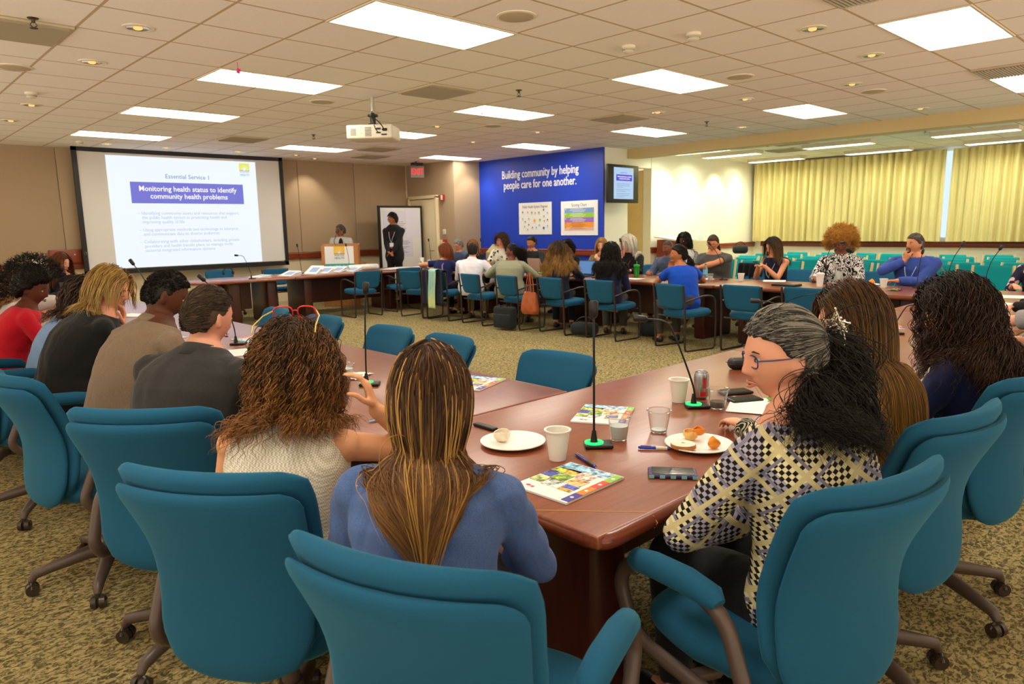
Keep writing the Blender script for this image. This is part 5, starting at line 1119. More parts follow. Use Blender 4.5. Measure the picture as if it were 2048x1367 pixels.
def ik(S_, T_, l1, l2, pole):
    S_ = np.array(S_, float); T_ = np.array(T_, float); v = T_-S_; d = np.linalg.norm(v); mx = (l1+l2)*.995
    if d > mx: T_ = S_+v/d*mx; v = T_-S_; d = mx
    u = v/d; a = (l1*l1-l2*l2+d*d)/(2*d); h = sqrt(max(0, l1*l1-a*a)); p = np.array(pole, float); p = p-(p @ u)*u; p = nrm(p)
    return S_+u*a+p*h, T_
TORSO = [(-.20, .135, .095), (-.05, .172, .122), (.1, .176, .124), (.25, .162, .115), (.42, .148, .108), (.6, .162, .114), (.76, .176, .114), (.86, .172, .102), (.93, .148, .088), (.985, .105, .074), (1.03, .070, .062), (1.07, .058, .056)]
def person(label, top, yaw, hyaw=None, hpitch=0., lean=8., side=0., build=1., fem=True, skinc='e0ac8a', shirt=None, sleeve='long', pants=None, armL=('lap',), armR=('lap',), voxel=.009, stand=False, face=True, seed=0, neck='crew', hs=1.0, shoes='1b1b1d', legs=True, collar=None, wr=.004, hroll=0., skirt=False, shrug=0., hfwd=0., neckl=0.):
    """returns a dict with frames; top = world position of the crown"""
    yawr = radians(yaw); hyawr = radians((hyaw if hyaw is not None else yaw)-yaw); ph = radians(lean); sd = radians(side)
    hipz = .53 if not stand else .93
    Rh = rotz(hyawr) @ roty(radians(hpitch)) @ rotx(radians(hroll))
    up_h = Rh @ np.array((0, 0, .118*hs)); nk = rotx(-sd*.5) @ roty(ph*.55) @ np.array((.022+hfwd, 0, .140*hs+neckl))
    sp = rotx(-sd) @ roty(ph) @ np.array((0, 0, 1.)); need = top[2]-hipz-up_h[2]-nk[2]; Ls = need/max(.3, sp[2])
    s = Ls/.47; hip = np.array((0, 0, hipz)); c7 = hip+sp*Ls; hc = c7+nk; tl = hc+up_h
    Rw = rotz(yawr); base = np.array((top[0], top[1], 0))-Rw @ np.array((tl[0], tl[1], 0)); root = empty('person', tuple(base), yawr, label, 'person')
    bw = build; Rt = rotx(-sd) @ roty(ph); mid = hip+np.array((0, 0, Ls*.45))*.35+sp*Ls*.45*.65+np.array((-.02, 0, 0))
    def spine(t):
        if t <= 0: return hip+np.array((0, 0, 1))*t*Ls
        if t >= 1: return c7+nrm(nk)*(t-1)*Ls
        return (1-t)**2*hip+2*t*(1-t)*(2*mid-.5*hip-.5*c7)+t*t*c7
    def torso(m, infl=0., t0=-.2, t1=1.08, e=2.35):
        rg = []
        for t, hw, hd in TORSO:
            if t < t0-1e-6 or t > t1+1e-6: continue
            c = spine(t); bf = bw if t < .9 else 1+(bw-1)*(.5 if t < .97 else .15); wd = hw*bf*(.96 if fem and t > .5 else 1)*(s**.5); dp = hd*(bw**1.25 if t < .8 else bf)*(s**.4); k = max(0, min(1, t)); R_ = rotx(-sd*k) @ roty(ph*k*1.05)
            a = np.linspace(0, 2*pi, 28, endpoint=False); X = np.sign(np.cos(a))*np.abs(np.cos(a))**(2/e)*(dp+infl); Y = np.sign(np.sin(a))*np.abs(np.sin(a))**(2/e)*(wd+infl)
            rg.append(np.stack([X, Y, np.zeros(28)], -1) @ R_.T+c)
        m.loft(rg)
        if fem:
            for q_ in (-1, 1): m.ell(spine(.66)+Rt @ np.array((.075*bw, q_*.07*bw, 0)), (np.array((.062, .066, .07))*bw+infl), 16, 10)
        if bw > 1.12: m.ell(spine(.28)+Rt @ np.array((.04, 0, 0)), (.14*bw+infl, .16*bw+infl, .14+infl), 18, 12)
    sh = {q_: spine(.85)+Rt @ np.array((0, q_*(.168 if fem else .188)*(.55+.45*bw)*(s**.5), .01+shrug)) for q_ in (-1, 1)}
    l1, l2 = (.275, .245) if fem else (.30, .265)
    arms = {}
    for q_, spec in ((1, armL), (-1, armR)):
        k = spec[0]; opt = spec[1] if len(spec) > 1 else {}
        if k == 'lap': T_ = np.array((.30, q_*.10, .66))
        elif k == 'table': T_ = np.array((.42, q_*.16, .79))
        elif k == 'chin': T_ = hc+Rh @ np.array((.115, q_*.02, -.205))
        elif k == 'cheek': T_ = hc+Rh @ np.array((.03, q_*.10, -.12))
        elif k == 'down': T_ = sh[q_]+np.array((.06, q_*.04, -.50))
        elif k == 'at': T_ = np.array(opt['t'], float)
        elif k == 'world': T_ = rotz(-yawr) @ (np.array(opt['t'], float)-base)
        pole = opt.get('pole', (-.3, q_*.5, -.9)); E_, W_ = ik(sh[q_], T_, l1, l2, pole); fd = nrm(W_-E_); hd = opt.get('dir', None)
        if hd is None: hd = {'lap': (.9, -q_*.5, -.1), 'table': (.85, -q_*.5, -.08), 'chin': tuple(Rh @ np.array((-.1, -q_*.3, .9)))}.get(k, tuple(fd))
        nn = opt.get('n', (0, 0, -1) if abs(nrm(hd)[2]) < .8 else (-1, 0, 0)); arms[q_] = (E_, W_, nrm(hd), nn, opt.get('curl', .45), opt.get('hand', True))
    body = Solid(); torso(body); body.limb([c7-nrm(nk)*.03, c7+nrm(nk)*.04, hc+Rh @ np.array((-.012, 0, -.06))], [.055*(1 if fem else 1.15), .047*(1 if fem else 1.2), .048*(1 if fem else 1.12)], 18)
    head_solid(body, hc, Rh, fem, hs)
    ar = (.040, .034, .038, .024) if fem else (.047, .040, .041, .028); k_ = .75+.25*bw if bw < 1.15 else bw*.97
    for q_ in (-1, 1):
        E_, W_, hd, nn, cu, hand = arms[q_]; body.cap(sh[q_]+np.array((0, -q_*.012, 0)), sh[q_], .052*k_, .050*k_); body.cap(spine(.97), sh[q_]+Rt @ np.array((0, 0, .004)), .044, .040*k_)
        body.limb([sh[q_], (sh[q_]+E_)/2, E_], [ar[0]*k_*1.1, ar[0]*k_, ar[1]*k_], 14); body.limb([E_, E_+(W_-E_)*.3, W_], [ar[1]*k_*1.02, ar[2]*k_, ar[3]], 14)
        if hand: hand_solid(body, W_+nrm(W_-E_)*.008, hd, nn, -q_ if abs(hd[2]) < .8 else -q_, cu, .93 if fem else 1.03)
    lg = {}
    for q_ in (-1, 1):
        if stand: h_ = hip+np.array((0, q_*.085, -.04)); kn = np.array((.02, q_*.09, .50)); an = np.array((-.02, q_*.085, .09))
        else: h_ = hip+np.array((.0, q_*.09*bw, -.0)); kn = hip+np.array((.43, q_*.12*bw, -.01)); an = np.array((.40, q_*.12, .09))
        if legs or not stand: lg[q_] = (h_, kn, an)
        body.limb([h_, (h_+kn)/2, kn], [.082*bw, .07*bw, .053], 16); body.limb([kn, kn+(an-kn)*.3, an], [.052, .052, .034], 14); body.limb([an+np.array((-.02, 0, -.03)), an+np.array((.07, 0, -.05)), an+np.array((.15, 0, -.062))], [.034, .032, .022], 10)
    body.remesh('body', skin(skinc), root, voxel)
    if shirt is not None:
        m = Solid(); torso(m, .011, -.2, 1.0 if neck == 'crew' else 1.04)
        for q_ in (-1, 1):
            E_, W_, *_r2 = arms[q_]
            if sleeve == 'none': m.cap(spine(.93), sh[q_]+Rt @ np.array((0, -q_*.035, .006)), .050, .050*k_); continue
            m.cap(sh[q_]+Rt @ np.array((0, -q_*.025, -.004)), sh[q_], .055*k_, .055*k_); m.cap(spine(.97)+Rt @ np.array((-.005, 0, -.012)), sh[q_]+Rt @ np.array((0, 0, .004)), .050, .053*k_)
            fr = {'short': .48, 'half': .85}.get(sleeve, 1.0); Eu = sh[q_]+(E_-sh[q_])*fr; infl = .014
            if fr < 1: m.tube([sh[q_], (sh[q_]+Eu)/2, Eu], [ar[0]*k_*1.1+infl, ar[0]*k_+infl+.003, ar[0]*k_+infl+.005], 16)
            else:
                m.limb([sh[q_], (sh[q_]+E_)/2, E_], [ar[0]*k_*1.1+infl, ar[0]*k_+infl, ar[1]*k_+infl], 14); f2 = {'rolled': .28, 'three': .6}.get(sleeve, .96); We = E_+(W_-E_)*f2; m.cap(E_, E_+(We-E_)*.5, ar[1]*k_+infl, ar[2]*k_+infl-.002); m.tube([E_, E_+(We-E_)*.6, We], [ar[1]*k_+infl, ar[2]*k_+infl-.002, (ar[3]+.016 if f2 > .9 else ar[2]*k_+.012)], 16)
                if sleeve == 'rolled': m.tube([E_+(We-E_)*.55, We+nrm(We-E_)*.012], ar[2]*k_+.019, 16)
        m.remesh('shirt' if neck != 'jacket' else 'jacket', shirt, root, min(voxel, .008), 6, wr, seed)
    if pants is not None:
        m = Solid(); m.limb([hip+np.array((-.03, 0, .05)), hip+np.array((.02, 0, -.0))], [.13*bw, .13*bw], 18) if not stand else m.limb([hip+np.array((0, 0, .10)), hip+np.array((0, 0, -.04))], [.125*bw, .14*bw], 18)
        for q_ in (-1, 1):
            h_, kn, an = lg[q_]; m.limb([h_, (h_+kn)/2, kn], [.096*bw, .084*bw, .067], 16); m.tube([kn, kn+(an-kn)*.3, an+np.array((0, 0, .03))], [.066, .063, .052], 14); m.cap(kn, kn, .066)
        m.remesh('trousers', pants, root, .010, 2, .003, seed+1)
        m = Solid(); 
    if True:
        for q_ in (-1, 1):
            h_, kn, an = lg[q_]; m = Solid(); m.limb([an+np.array((-.035, 0, -.045)), an+np.array((.05, 0, -.055)), an+np.array((.16, 0, -.066))], [.036, .040, .026], 12); m.cap(an+np.array((-.03, 0, -.05)), an+np.array((-.03, 0, -.02)), .03); m.remesh('shoe', plain('shoe_'+shoes, shoes, .35), root, .010, 1)
    fr = dict(root=root, hc=hc, Rh=Rh, c7=c7, hip=hip, spine=spine, sh=sh, arms=arms, Rt=Rt, bw=bw, s=s, hs=hs, base=base, yawr=yawr, Ls=Ls)
    fr['coll'] = [(spine(.1), spine(.8), .135*bw+.012, .125*bw+.012), (sh[-1]+Rt @ np.array((0, .04, -.05)), sh[1]+Rt @ np.array((0, -.04, -.05)), .085*k_+.012, .085*k_+.012), (spine(.8), spine(1.0), .08, .068), (c7, hc, .062, .07), (sh[1], arms[1][0], .06*k_, .05*k_), (sh[-1], arms[-1][0], .06*k_, .05*k_), (spine(.5)+Rt @ np.array((0, -.07*bw, 0)), spine(.5)+Rt @ np.array((0, .07*bw, 0)), .12*bw, .12*bw)]
    if face: face_parts(fr, skinc, fem)
    return fr
def face_parts(fr, skinc, fem, lips=None):
    hc, Rh, root, hs = fr['hc'], fr['Rh'], fr['root'], fr['hs']; g = lambda p: hc+Rh @ (np.array(p)*hs)
    for s_ in (-1, 1):
        m = MB(); m.ell(g((.0772, s_*.031, .003)), np.array((.0105, .0120, .0068))*hs, 14, 10, 0, Rh); m.ell(g((.0858, s_*.031, .003)), np.array((.003, .0056, .0056))*hs, 12, 8, 1, Rh); m.build('eye', [plain('eye_white', 'b9b1a7', .3), plain('eye_dark', '2c1a12', .2)], root, sharp=False)
        m = MB(); m.tube([g((.0885, s_*.016, .022)), g((.089, s_*.032, .027)), g((.080, s_*.048, .023))], [.0028, .0032, .0016], 6, flat=.8); m.build('eyebrow', plain('brow_dark', '33231b', .8), root)
    b = tuple(int(skinc[i:i+2], 16)/255 for i in (0, 2, 4)); lc = lips or '%02x%02x%02x' % tuple(int(255*v) for v in (min(1, b[0]*.86), b[1]*.70, b[2]*.70))
    m = MB()
    m.tube([g((.084, .021, -.064)), g((.0985, .009, -.0585)), g((.1015, 0, -.0597)), g((.0985, -.009, -.0585)), g((.084, -.021, -.064))], [.0012, .0036, .0034, .0036, .0012], 8); m.tube([g((.084, .019, -.066)), g((.0985, .007, -.0705)), g((.100, 0, -.071)), g((.0985, -.007, -.0705)), g((.084, -.019, -.066))], [.0012, .0036, .004, .0036, .0012], 8)
    m.build('lips', plain('lips_'+lc, lc, .4), root)
def short_hair(fr, mat, th=.008, n=700, L=.035, wd=.0016, seed=0, mode='fwd', K=6, noise=.0015, tintv=.4, shift=0., **kw):
    o = hair_cap('hair', fr['hc'], fr['Rh'], mat, fr['root'], th, fr['hs'], noise, 12, seed, shift=shift, tintv=tintv)
    if mode != 'gather': kw['keep'] = lambda d: ~((np.abs(d[:, 1]) > .62) & (d[:, 2] < .22) & (d[:, 0] > -.42))
    P_ = groom(fr['hc'], fr['Rh'], n, L, K, mode, (), seed, grav=.1, layer=(th*.9, th*1.35), clump=.2, jit=.08, shift=shift, hs=fr['hs'], **kw)
    strand_mesh('hair_strand_layer', P_, wd, mat, o, seed); return o
def long_hair(fr, mat, n=900, L=.4, wd=.0028, seed=0, K=18, cap=.010, mode='down', layer=(.006, .024), bulk=None, **kw):
    o = hair_cap('hair', fr['hc'], fr['Rh'], mat, fr['root'], cap, fr['hs'], .001, 12, seed, tintv=.1)
    P_ = groom(fr['hc'], fr['Rh'], n, L, K, mode, fr['coll'], seed, layer=(layer[0]+cap*.75, layer[1]+cap*.6), hs=fr['hs'], **kw)
    strand_mesh('hair_strand_layer', P_, wd, mat, o, seed); return o
def tail(fr, o, mat, at, n=260, L=.3, wd=.003, seed=0, K=14, curl=.0, freq=2, spread=.02, d0=(-.6, 0, -.3), grav=.35, clump=.3):
    rr_ = np.random.RandomState(seed); hc, Rh = fr['hc'], fr['Rh']; p = hc+Rh @ (np.array(at)*fr['hs'])+rr_.randn(n, 3)*.006; t = nrm(Rh @ np.array(d0))[None]+rr_.randn(n, 3)*spread*6; t /= np.linalg.norm(t, axis=1)[:, None]; out = [p.copy()]; st = (L*(1-.25*rr_.rand(n))/(K-1))[:, None]
    for k in range(K-1):
        t = t+np.array((0, 0, -grav)); t /= np.linalg.norm(t, axis=1)[:, None]; p = p+t*st
        for (a, b, ra, rb) in fr['coll']:
            a = np.asarray(a, float); b = np.asarray(b, float); ab = b-a; u = np.clip(((p-a) @ ab)/(ab @ ab+1e-9), 0, 1); c = a+u[:, None]*ab; v = p-c; dd = np.linalg.norm(v, axis=1); rd = ra+(rb-ra)*u+.01+.02*rr_.rand(n); i_ = dd < rd; p[i_] = c[i_]+v[i_]/(dd[i_, None]+1e-9)*rd[i_, None]
        out.append(p.copy())
    P_ = np.stack(out, 1); al = np.linspace(0, 1, K)[None, :, None]; ph = rr_.rand(n)[:, None, None]*6.28
    if curl: P_ = P_+curl*np.clip(al*3, 0, 1)*np.concatenate([np.cos(ph+al*freq*6.28), np.sin(ph+al*freq*6.28), .4*np.sin(2*ph+al*freq*5)], -1)
    return strand_mesh('ponytail', P_, wd, mat, o, seed)
def lanyard(fr, col, badge=None, side=0.):
    sp_, Rt = fr['spine'], fr['Rt']; d = .125*fr['bw']+.02; m = MB()
    pts = [sp_(1.0)+Rt @ np.array((-.03, .055, .0)), sp_(.97)+Rt @ np.array((.03, .075, .01)), sp_(.8)+Rt @ np.array((d-.01, .06, 0)), sp_(.62)+Rt @ np.array((d+.045, .025, 0)), sp_(.5)+Rt @ np.array((d+.03, .0, 0))]
    m.tube(smooth_path(pts, 5), .0035, 6, flat=1.5); m.tube(smooth_path([p*1 - 2*(Rt @ np.array((0, 1, 0)))*((p-fr['hip']) @ (Rt @ np.array((0, 1, 0)))) for p in pts], 5), .0035, 6, flat=1.5); o = m.build('lanyard', plain('lanyard_'+col, col, .6), fr['root'])
    if badge:
        m = MB(); m.box(sp_(.42)+Rt @ np.array((d+.028, 0, 0)), (.004, .085, .11), rot=Rt); m.build('badge', plain('badge_'+badge, badge, .4), o)
        m = MB(); m.box(sp_(.42)+Rt @ np.array((d+.031, 0, -.038)), (.004, .086, .03), rot=Rt); m.build('badge_stripe', plain('badge_red', 'c8302e', .4), o)
def collar(fr, mat, open_=.05, h=.045):
    sp_, Rt = fr['spine'], fr['Rt']; m = MB(); c = sp_(.985); R_ = Rt; pts0 = []; pts1 = []
    for a in np.linspace(.35, 2*pi-.35, 26):
        pts0.append(c+R_ @ np.array((.070*cos(a), .068*sin(a), .028+.008*cos(a+pi)))); pts1.append(c+R_ @ np.array((.098*cos(a), .092*sin(a), -.012-.02*max(0, cos(a)))))
    n = len(pts0); V = pts0+pts1; F = [(i, i+1, n+i+1, n+i) for i in range(n-1)]; m.add(V, F); o = m.build('collar', mat, fr['root'], sharp=False); md = o.modifiers.new('solid', 'SOLIDIFY'); md.thickness = .006; return o
# ---- garment patterns
def pat(name, fn, rough=.8, fold=.5):
    q = NT(name); q.set(rough, spec=.2); q.col(fn(q)); q.bump(q.noise(q.coord((1,1,.5)), 9, 3, .55, .6), fold, .02); return q.m
def chk(q, co, sc, a, b):
    c = q.node('ShaderNodeTexChecker'); c.inputs['Scale'].default_value = sc; q.link(co, c.inputs[0]); c.inputs[1].default_value = (*lin(a), 1); c.inputs[2].default_value = (*lin(b), 1); return c
def geo(q):
    s_ = q.node('ShaderNodeSeparateXYZ'); q.link(q.coord(), s_.inputs[0]); X, Y, Zc = s_.outputs
    U = q.math('MULTIPLY', q.math('ADD', X, Y), .62); A = q.math('ADD', U, Zc); B = q.math('SUBTRACT', U, Zc)
    cv = q.node('ShaderNodeCombineXYZ'); q.link(A, cv.inputs[0]); q.link(B, cv.inputs[1]); co = cv.outputs[0]
    k1 = chk(q, co, 74, '17140f', 'e4d9b0').outputs[0]; k2 = chk(q, co, 74, '1a171a', 'a9a4b4').outputs[0]
    base = q.mix(q.math('GREATER_THAN', q.noise(q.coord(), 9, 0), .5), k1, k2)
    fa = q.math('FRACT', q.math('MULTIPLY', A, 9.25)); fb = q.math('FRACT', q.math('MULTIPLY', B, 9.25)); mx = q.math('MAXIMUM', fa, fb)
    s1 = q.math('LESS_THAN', q.math('ABSOLUTE', q.math('SUBTRACT', mx, .93)), .07); s2 = q.math('LESS_THAN', q.math('ABSOLUTE', q.math('SUBTRACT', mx, .72)), .045)
    fine = q.math('GREATER_THAN', q.math('SINE', q.math('MULTIPLY', mx, 190)), .2)
    c = q.mix(s1, base, q.mix(fine, 'dccf9c', 'b9ab7c')); return q.mix(s2, c, q.mix(fine, '8d889c', '6c687c'))
def vor(q, sc, dist='F1', rnd_=1.0, co=None):
    v = q.node('ShaderNodeTexVoronoi'); v.inputs['Scale'].default_value = sc; v.inputs['Randomness'].default_value = rnd_; q.link(co or q.coord(), v.inputs[0]); return v
def paisley(q):
    d = vor(q, 16, co=q.coord((1, 1, .7))).outputs['Distance']; w_ = q.math('SINE', q.math('MULTIPLY', q.math('ADD', d, q.math('MULTIPLY', q.noise(q.coord(), 30, 2), .25)), 46)); f = q.math('GREATER_THAN', w_, .35); return q.mix(f, '14120f', 'b5ad95')
def swirl(q, sc=16, a='17161a', b='ece8e2', t=.5):
    n1 = q.noise(q.coord(), sc, 1, .5, 2.2); w_ = q.math('SINE', q.math('MULTIPLY', n1, 30)); return q.mix(q.math('GREATER_THAN', w_, t-.5), a, b)
GEO = pat('geometric_print', geo); PAIS = pat('paisley_print', paisley); SWL = pat('black_white_swirl', lambda q: swirl(q, 9)); 
def petals(q): 
    d = vor(q, 13).outputs['Distance']; return q.ramp(d, [(.0, '1a1a1c'), (.22, '1a1a1c'), (.26, '8fb0a8'), (.34, 'e8e2cc'), (.9, 'dcd6c0')], 'CONSTANT')
PET = pat('black_cream_petals', petals)
def floral(q):
    d = vor(q, 15).outputs['Distance']; n = q.noise(q.coord(), 60, 2); dd = q.math('ADD', d, q.math('MULTIPLY', q.math('SUBTRACT', n, .5), .35)); return q.ramp(dd, [(.0, 'c98f95'), (.12, 'e3c4c0'), (.30, 'b98a92'), (.38, '24223a'), (.9, '1f1d33')], 'CONSTANT')
FLO = pat('navy_pink_floral', floral)
def waffle(q):
    c = chk(q, q.coord((1, 1, 1)), 190, 'e6dfcf', 'bdb29c'); return c.outputs[0]
WAF = pat('cream_waffle_knit', waffle, fold=.3)
def pin(q):
    w_ = q.node('ShaderNodeTexWave'); w_.bands_direction = 'Y'; w_.inputs['Scale'].default_value = 30; q.link(q.coord(), w_.inputs[0]); return q.mix(w_.outputs['Fac'], 'f4f2f6', 'd8d6e6')
PIN = pat('white_fine_stripe', pin, .7, .5)
H_BLACK = hairmat('0d0b0a', '241a15'); H_DK = hairmat('1c1410', '3a281d'); H_BR = hairmat('2e1e14', '5c3e28'); H_GREY = hairmat('6b675f', 'a8a49c'); H_WHITE = hairmat('c9c0aa', 'f2ead6'); H_AUB = hairmat('6a3018', '9a5230'); H_GOLD = hairmat('b8782a', 'e0a84c', rough=.6); H_BLON = hairmat('8a6636', 'd2a861')
C_ = lambda n, c, **k: cloth(n, c, **k)
NAVYB = C_('navy_blazer', '1c2550', fold=.4); CHAR = C_('charcoal_suit', '33312f', fold=.35); BLK = C_('black_jersey', '1b1b1c', fold=.5); DENIM = C_('denim_blue_cotton', '4f689c', fold=.8); DPANTS = C_('black_trouser', '161617'); GPANTS = C_('grey_trouser', '4a4844'); KHAKI = C_('khaki_trouser', '8a7a50')
# ---- nearest row, left table
P = person('woman with curly brown hair and red glasses pushed up, cream waffle-knit sleeveless top', (.95, 1.945, 1.222), 42, 47, 6, lean=14, build=1.02, skinc='d9a47c', shirt=WAF, sleeve='none', pants=DPANTS, armR=('world', dict(t=(1.08, 1.72, 1.00), pole=(.6, -.5, -.8), dir=(.0, .25, .95), n=(-.25, 1, 0), curl=.8)), armL=('lap',), voxel=.006, seed=3, wr=.003)
HC = hairmat('2a1b12', '55381f', tip='a06a35'); long_hair(P, HC, n=3400, L=.25, wd=.0017, seed=3, K=26, mode='down', layer=(.004, .05), curl=.008, freq=4.2, grav=.22, clump=.55, nclump=130, cap=.02, jit=.12, lenvar=.5)
glasses(P['hc'], P['Rh'], plain('red_acetate', 'c81f24', .25), P['root'], 1.12, (-.075, 0, .140), tmat=plain('striped_temple', 'c9b45a', .35), tilt=-.35)
P = person('woman in a denim blue shirt with very long straight highlighted hair, back to camera', (.965, 1.30, 1.243), 40, 47, 2, lean=9, build=1.0, skinc='dba27e', shirt=DENIM, sleeve='rolled', pants=C_('dark_brown_trouser', '2c2623'), armR=('at', dict(t=(.36, -.08, .70), pole=(-.2, -.8, -.8))), armL=('lap',), voxel=.006, seed=5, wr=.007)
HS = hairmat('2a1a10', '5a3a20', tip='96693a'); long_hair(P, HS, n=3400, L=.44, wd=.0015, seed=5, K=28, layer=(.004, .018), grav=.5, gx=9., clump=.35, nclump=90, cap=.014, jit=.012, lenvar=.25)
hi = groom(P['hc'], P['Rh'], 75, .50, 28, 'down', P['coll'], 55, grav=.5, gx=5., part=.01, layer=(.022, .03), clump=.6, nclump=9, jit=.01); strand_mesh('hair_highlight', hi, .0017, hairmat('a57634', 'c79a54'), P['root'], 6)
P = person('woman with grey hair, blue glasses and a star tiara, black and cream geometric blouse', (1.77, .85, 1.29), 74, 138, 8, lean=12, build=1.08, neckl=.02, skinc='d9a184', shirt=GEO, sleeve='long', pants=DPANTS, armL=('at', dict(t=(.20, .06, .70), pole=(.3, .9, -.6))), armR=('lap',), voxel=.006, seed=7, wr=.004)
HG = hairmat('2b2724', '9d978b'); o = long_hair(P, HG, n=3000, L=.26, wd=.0014, seed=7, K=20, mode='gather', target=(-.115, 0, .02), layer=(.004, .014), cap=.012, jit=.02, clump=.3, nclump=80, lenvar=.05)
HBK = hairmat('0e0c0b', '2c2522', tip='1e1714'); tail(P, o, HBK, (-.10, 0, .02), n=3600, L=.40, wd=.0013, seed=8, K=28, curl=.026, freq=2.0, spread=.07, d0=(-.8, 0, -.1), grav=.24)
tail(P, o, hairmat('6b665e', 'a8a296', tip='2a2522'), (-.03, .07, -.04), n=420, L=.30, wd=.0012, seed=9, K=20, curl=.008, freq=1.5, spread=.02, d0=(-.4, .15, -.9), grav=.3)
tail(P, o, HBK, (-.055, .05, -.045), n=1500, L=.33, wd=.0013, seed=10, K=24, curl=.018, freq=1.6, spread=.06, d0=(-.6, .3, -.6), grav=.3); tail(P, o, HBK, (-.035, .072, -.055), n=2600, L=.31, wd=.0013, seed=110, K=24, curl=.022, freq=1.8, spread=.10, d0=(-.15, .55, -.7), grav=.3); glasses(P['hc'], P['Rh'], plain('dark_blue_acetate', '25285a', .25), P['root'], .96)
m = MB(); hc, Rh = P['hc'], P['Rh']; tc = hc+Rh @ np.array((-.125, .012, .045)); U = Rh @ np.array((.0, 0, 1.)); A = Rh @ np.array((-.25, 1, 0)); A /= np.linalg.norm(A); Bv = Rh @ np.array((-1, -.2, .3)); pts = []
for k in range(10):
    a = pi/2+k*pi/5; r_ = .050 if k % 2 == 0 else .023; pts.append(tc+(A*cos(a)+U*sin(a))*r_+Bv*.02)
m.tube(pts, .0022, 6, closed=True)
rr_ = np.random.RandomState(4)
for k in range(26):
    a, b = rr_.rand(2)*6.28; r1, r2 = .03*rr_.rand()**.5, .03*rr_.rand()**.5; m.tube([tc+(A*cos(a)+U*sin(a))*r1+Bv*.02, tc+(A*cos(b)+U*sin(b))*r2+Bv*.024], .0012, 5)
for p_ in pts+[tc+(A*cos(q_)+U*sin(q_))*rr_.uniform(.005, .035)+Bv*.024 for q_ in rr_.rand(34)*6.28]: m.ell(p_, (.0034,)*3, 8, 6)
m.tube([tc-A*.05-U*.03, tc-U*.04+Bv*.02, tc+A*.05-U*.03], .002, 6)
m.build('tiara', plain('rhinestone', 'e8e0cc', .12, .9), P['root'])
m = MB(); m.ell(hc+Rh @ np.array((.0, .084, -.05)), (.0045,)*3, 10, 8); m.build('earring', CHROME, P['root'])
P = person('woman with very long straight light brown hair and a black paisley top', (2.44, .93, 1.295), 84, 126, 4, lean=10, build=.98, skinc='e3b091', shirt=PAIS, sleeve='long', pants=DPANTS, armL=('table',), voxel=.006, seed=9, wr=.003)
long_hair(P, hairmat('3e2a18', '6a4a2a', tip='b8863e'), n=3600, L=.62, wd=.0016, seed=11, K=30, layer=(.004, .034), grav=.5, clump=.35, nclump=100, cap=.014, jit=.014, lenvar=.22)
P = person('woman with long dark brown curly hair in a navy blazer at the near table', (3.22, .84, 1.255), 84, 120, 12, lean=13, build=1.15, skinc='c98f6a', shirt=NAVYB, sleeve='long', pants=DPANTS, armL=('table',), voxel=.007, seed=12, wr=.004, neck='jacket')
long_hair(P, hairmat('14100d', '34241a', tip='4a3020'), n=3600, L=.50, wd=.0019, seed=13, K=30, layer=(.006, .055), curl=.010, freq=5.5, grav=.3, clump=.55, nclump=150, cap=.028, jit=.10, lenvar=.35)
m = MB(); m.ell(P['hc']+P['Rh'] @ np.array((.0, .084, -.045)), (.006,)*3, 10, 8); m.build('earring', plain('pearl', 'f0ece4', .25), P['root'])
P = person('person in a grey three-quarter sleeve at the right edge, elbow on the table', (4.98, .80, 1.33), 95, 120, 5, lean=14, skinc='e6b095', shirt=C_('heather_grey', 'a8a3a6'), sleeve='half', pants=DPANTS, armL=('world', dict(t=(5.25, 1.62, .80), pole=(.4, .7, -.6), dir=(.3, .9, 0))), armR=('table',), voxel=.008, seed=14)
long_hair(P, H_BR, n=500, L=.25, wd=.005, seed=15)
P = person('person in black sleeves with hands on the papers at the right edge', (6.15, .82, 1.30), 92, 125, 15, lean=18, skinc='dba688', shirt=BLK, sleeve='long', pants=DPANTS, armL=('world', dict(t=(6.25, 1.62, .80), dir=(.2, 1, .1), curl=.8)), armR=('world', dict(t=(6.5, 1.6, .80), dir=(-.2, 1, .1), curl=.8)), voxel=.008, seed=16)
short_hair(P, H_BR, .02, 300, .05, .003, 17)
# ---- left row beyond the corner
P = person('man in a charcoal suit jacket with short brown hair, back to camera', (1.075, 2.885, 1.30), 28, 18, 14, lean=17, build=1.18, fem=False, skinc='d6a088', shirt=CHAR, sleeve='long', pants=DPANTS, armL=('table',), armR=('table',), voxel=.007, seed=20, neck='jacket', wr=.004)
short_hair(P, hairmat('1e150f', '5a4634'), .010, 5200, .034, .0012, 21, mode='back'); collar(P, CHAR)
P = person('man in a brown button shirt with short black hair, head bowed to the right', (1.20, 3.68, 1.325), 10, -14, 26, lean=22, build=1.08, fem=False, skinc='5a3626', shirt=C_('brown_cotton', '8a7560', fold=.8), sleeve='long', pants=DPANTS, armL=('table',), armR=('table',), voxel=.007, seed=22, wr=.005)
short_hair(P, H_BLACK, .006, 4200, .010, .0013, 23, mode='radial'); collar(P, C_('brown_cotton', '8a7560'))
P = person('blonde woman in a black top with glasses, chin resting on her hand', (1.15, 4.58, 1.315), 2, -38, 16, lean=22, build=1.22, skinc='e8a98e', shirt=BLK, sleeve='long', pants=DPANTS, armR=('chin', dict(curl=.9)), armL=('table',), voxel=.007, seed=24)
long_hair(P, hairmat('8c6a34', 'c8a05a', tip='d4b06a'), n=1500, L=.27, wd=.0024, seed=25, layer=(.006, .03), curl=.006, freq=1.2, grav=.25, cap=.018, clump=.5, jit=.05); glasses(P['hc'], P['Rh'], BLACK, P['root'])
